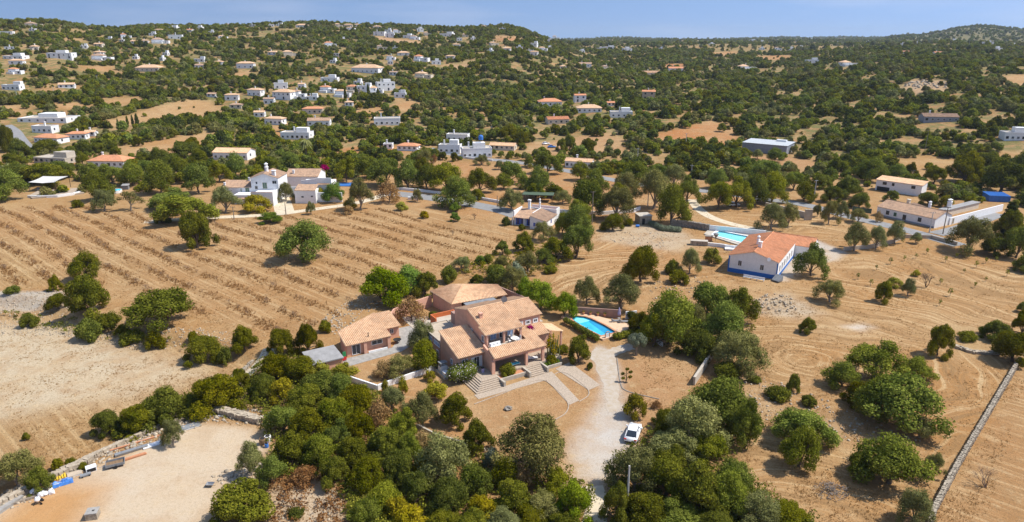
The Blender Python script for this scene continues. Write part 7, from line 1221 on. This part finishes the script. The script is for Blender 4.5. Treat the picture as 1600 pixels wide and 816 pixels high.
# ---------------------------------------------------------------- low undergrowth between the trunks
def undergrowth(label, poly, n, m='leaf_carob'):
    P = np.array(GP(poly)); q = rng.uniform(P.min(0), P.max(0), (n * 3, 2)); q = q[inside([tuple(p) for p in P], q[:, 0], q[:, 1])][:n]; z = H(q[:, 0], q[:, 1]); C_q = np.stack([q[:, 0], q[:, 1], z + rng.uniform(.0, .9, len(q))], -1); R_q = rng.uniform(.35, .95, len(q)); o = np.array([C_q[0, 0], C_q[0, 1], 0]); k_ = len(q) * 30
    kk_ = rng.integers(0, len(q), k_); d = unit(k_); d[:, 2] = np.abs(d[:, 2]); Pn = C_q[kk_] + d * (R_q[kk_] * rng.uniform(.7, 1.15, k_))[:, None]; N = d + rng.normal(size=(k_, 3)) * .5; N /= np.linalg.norm(N, axis=1, keepdims=True); T = np.cross(N, unit(k_)); T /= np.linalg.norm(T, axis=1, keepdims=True); B_q = np.cross(N, T); s_ = rng.uniform(.08, .2, (k_, 1))
    V_ = np.stack([Pn + T * s_, Pn + B_q * s_ * .7, Pn - T * s_, Pn - B_q * s_ * .7], 1).reshape(-1, 3); me_ = np_mesh('undergrowth', V_, np.arange(k_ * 4).reshape(-1, 4)); at_ = me_.attributes.new('tint', 'FLOAT', 'POINT'); at_.data.foreach_set('value', np.repeat(np.clip(rng.normal(.4, .25, k_) + rng.normal(0, .2, len(q))[kk_], 0, 1), 4).astype(np.float32)); tag(link('undergrowth', me_, None, m), label, 'undergrowth', kind='stuff')
undergrowth('low green undergrowth in the thicket below the villa', [(395, 575), (440, 555), (520, 585), (600, 625), (650, 680), (730, 705), (800, 735), (900, 740), (930, 775), (925, 860), (560, 860), (520, 750), (440, 750), (412, 690)], 1500)
undergrowth('low green undergrowth under the trees beside the lower drive', [(950, 730), (1000, 690), (1060, 640), (1120, 600), (1180, 640), (1180, 700), (1130, 720), (1200, 770), (1270, 810), (1270, 860), (950, 860)], 900)
undergrowth('low scrub along the bank above the junk yard', [(160, 680), (250, 640), (330, 600), (400, 580), (410, 640), (330, 650), (250, 670), (190, 690)], 350)
undergrowth('yellowish scrub at the bottom of the thicket', [(545, 790), (560, 770), (640, 790), (660, 840), (560, 850)], 160, 'leaf_yellow')
undergrowth('dry brown scrub on the pale slope at the bottom of the thicket', [(425, 760), (470, 745), (530, 755), (545, 810), (530, 850), (430, 850)], 90, 'leaf_brown')
undergrowth('scrub on the stony bank at the left', [(0, 490), (120, 500), (250, 530), (320, 530), (300, 550), (180, 535), (60, 515)], 120)
undergrowth('scrub behind the blue-shuttered cottage trees', [(760, 400), (860, 380), (910, 395), (850, 430), (780, 440), (700, 430)], 260)
undergrowth('scrub under the trees right of the pool', [(1000, 500), (1060, 480), (1170, 480), (1190, 560), (1120, 560), (1010, 540)], 260)
# ---------------------------------------------------------------- far woodland
x1, y1, w1 = scatter(52000, 300, 700, 3.2, 7.0, .12); x2, y2, w2 = scatter(100000, 700, 1300, 3.4, 7.2, .20); x3, y3, w3 = scatter(40000, 1300, 3600, 6, 11, -.1); x4, y4, w4 = scatter(12000, 3600, 6600, 9, 17, -.2)
m3 = np.arctan2(x3, y3) > az_of(820); x3, y3, w3 = x3[m3], y3[m3], w3[m3]; m4 = np.arctan2(x4, y4) > az_of(820); x4, y4, w4 = x4[m4], y4[m4], w4[m4]
fx, fy, fw = np.concatenate([x1, x2, x3, x4]), np.concatenate([y1, y2, y3, y4]), np.concatenate([w1, w2, w3, w4])
keep = np.ones(len(fx), bool)
for sx_, sy_, sr in SPOTS: keep &= (fx - sx_) ** 2 + (fy - sy_) ** 2 > (sr * .95 + fw * .33) ** 2
for o in list(COL.objects):
    if o.name.split('.')[0] in ('road', 'track') and o.type == 'MESH':
        for v in list(o.data.vertices)[1::4]: keep &= (fx - v.co.x) ** 2 + (fy - v.co.y) ** 2 > 36
fx, fy, fw = fx[keep], fy[keep], fw[keep]; fz = H(fx, fy)
wm = bpy.data.meshes.new('woodland'); wm.vertices.add(len(fx)); wm.vertices.foreach_set('co', np.stack([fx, fy, fz - .1], -1).astype(np.float32).ravel())
for nm_, arr in (('wsc', fw), ('wrot', rng.uniform(0, 6.28, len(fx)))): a_ = wm.attributes.new(nm_, 'FLOAT', 'POINT'); a_.data.foreach_set('value', arr.astype(np.float32))
a_ = wm.attributes.new('widx', 'INT', 'POINT'); sel = vnoise(fx, fy, 90, 9) + rng.normal(size=len(fx)) * .7; pick = np.where(sel > .7, rng.integers(4, 6, len(fx)), np.where(sel > -.6, rng.integers(2, 4, len(fx)), np.where(sel > -1.2, rng.integers(0, 2, len(fx)), rng.integers(6, 8, len(fx))))); a_.data.foreach_set('value', pick.astype(np.int32))
wood = link('woodland', wm); tag(wood, 'trees and scrub covering the valley and hills behind', 'woodland', kind='stuff')
ng = bpy.data.node_groups.new('woodland', 'GeometryNodeTree'); ng.interface.new_socket('Geometry', in_out='INPUT', socket_type='NodeSocketGeometry'); ng.interface.new_socket('Geometry', in_out='OUTPUT', socket_type='NodeSocketGeometry'); ng.is_modifier = True
gi, go = ng.nodes.new('NodeGroupInput'), ng.nodes.new('NodeGroupOutput'); iop = ng.nodes.new('GeometryNodeInstanceOnPoints'); jn = ng.nodes.new('GeometryNodeJoinGeometry')
for o in reversed(FARP): oi = ng.nodes.new('GeometryNodeObjectInfo'); oi.inputs['Object'].default_value = o; oi.inputs['As Instance'].default_value = True; ng.links.new(oi.outputs['Geometry'], jn.inputs[0])
def nattr(n_, ty): a = ng.nodes.new('GeometryNodeInputNamedAttribute'); a.data_type = ty; a.inputs['Name'].default_value = n_; return a.outputs[0]
cx = ng.nodes.new('ShaderNodeCombineXYZ'); ng.links.new(nattr('wrot', 'FLOAT'), cx.inputs[2]); ng.links.new(gi.outputs[0], iop.inputs['Points']); ng.links.new(jn.outputs[0], iop.inputs['Instance']); iop.inputs['Pick Instance'].default_value = True
ng.links.new(nattr('widx', 'INT'), iop.inputs['Instance Index']); ng.links.new(cx.outputs[0], iop.inputs['Rotation']); ng.links.new(nattr('wsc', 'FLOAT'), iop.inputs['Scale']); ng.links.new(iop.outputs[0], go.inputs[0]); md = wood.modifiers.new('trees', 'NODES'); md.node_group = ng
# ---------------------------------------------------------------- air
HAZE = True
if HAZE:
    hm = bpy.data.materials.new('haze'); hm.use_nodes = True; hn = hm.node_tree; hn.nodes.clear(); pv = hn.nodes.new('ShaderNodeVolumePrincipled'); pv.inputs['Color'].default_value = (.72, .85, 1.0, 1); pv.inputs['Density'].default_value = 6.5e-5; pv.inputs['Anisotropy'].default_value = .2
    ho = hn.nodes.new('ShaderNodeOutputMaterial'); hn.links.new(pv.outputs[0], ho.inputs['Volume']); MATS['haze'] = hm
    tag(box('haze', 'haze', None, -9000, 9000, -2000, 11000, -60, 190), 'thin blue summer haze in the air over the valley', 'haze', kind='stuff')
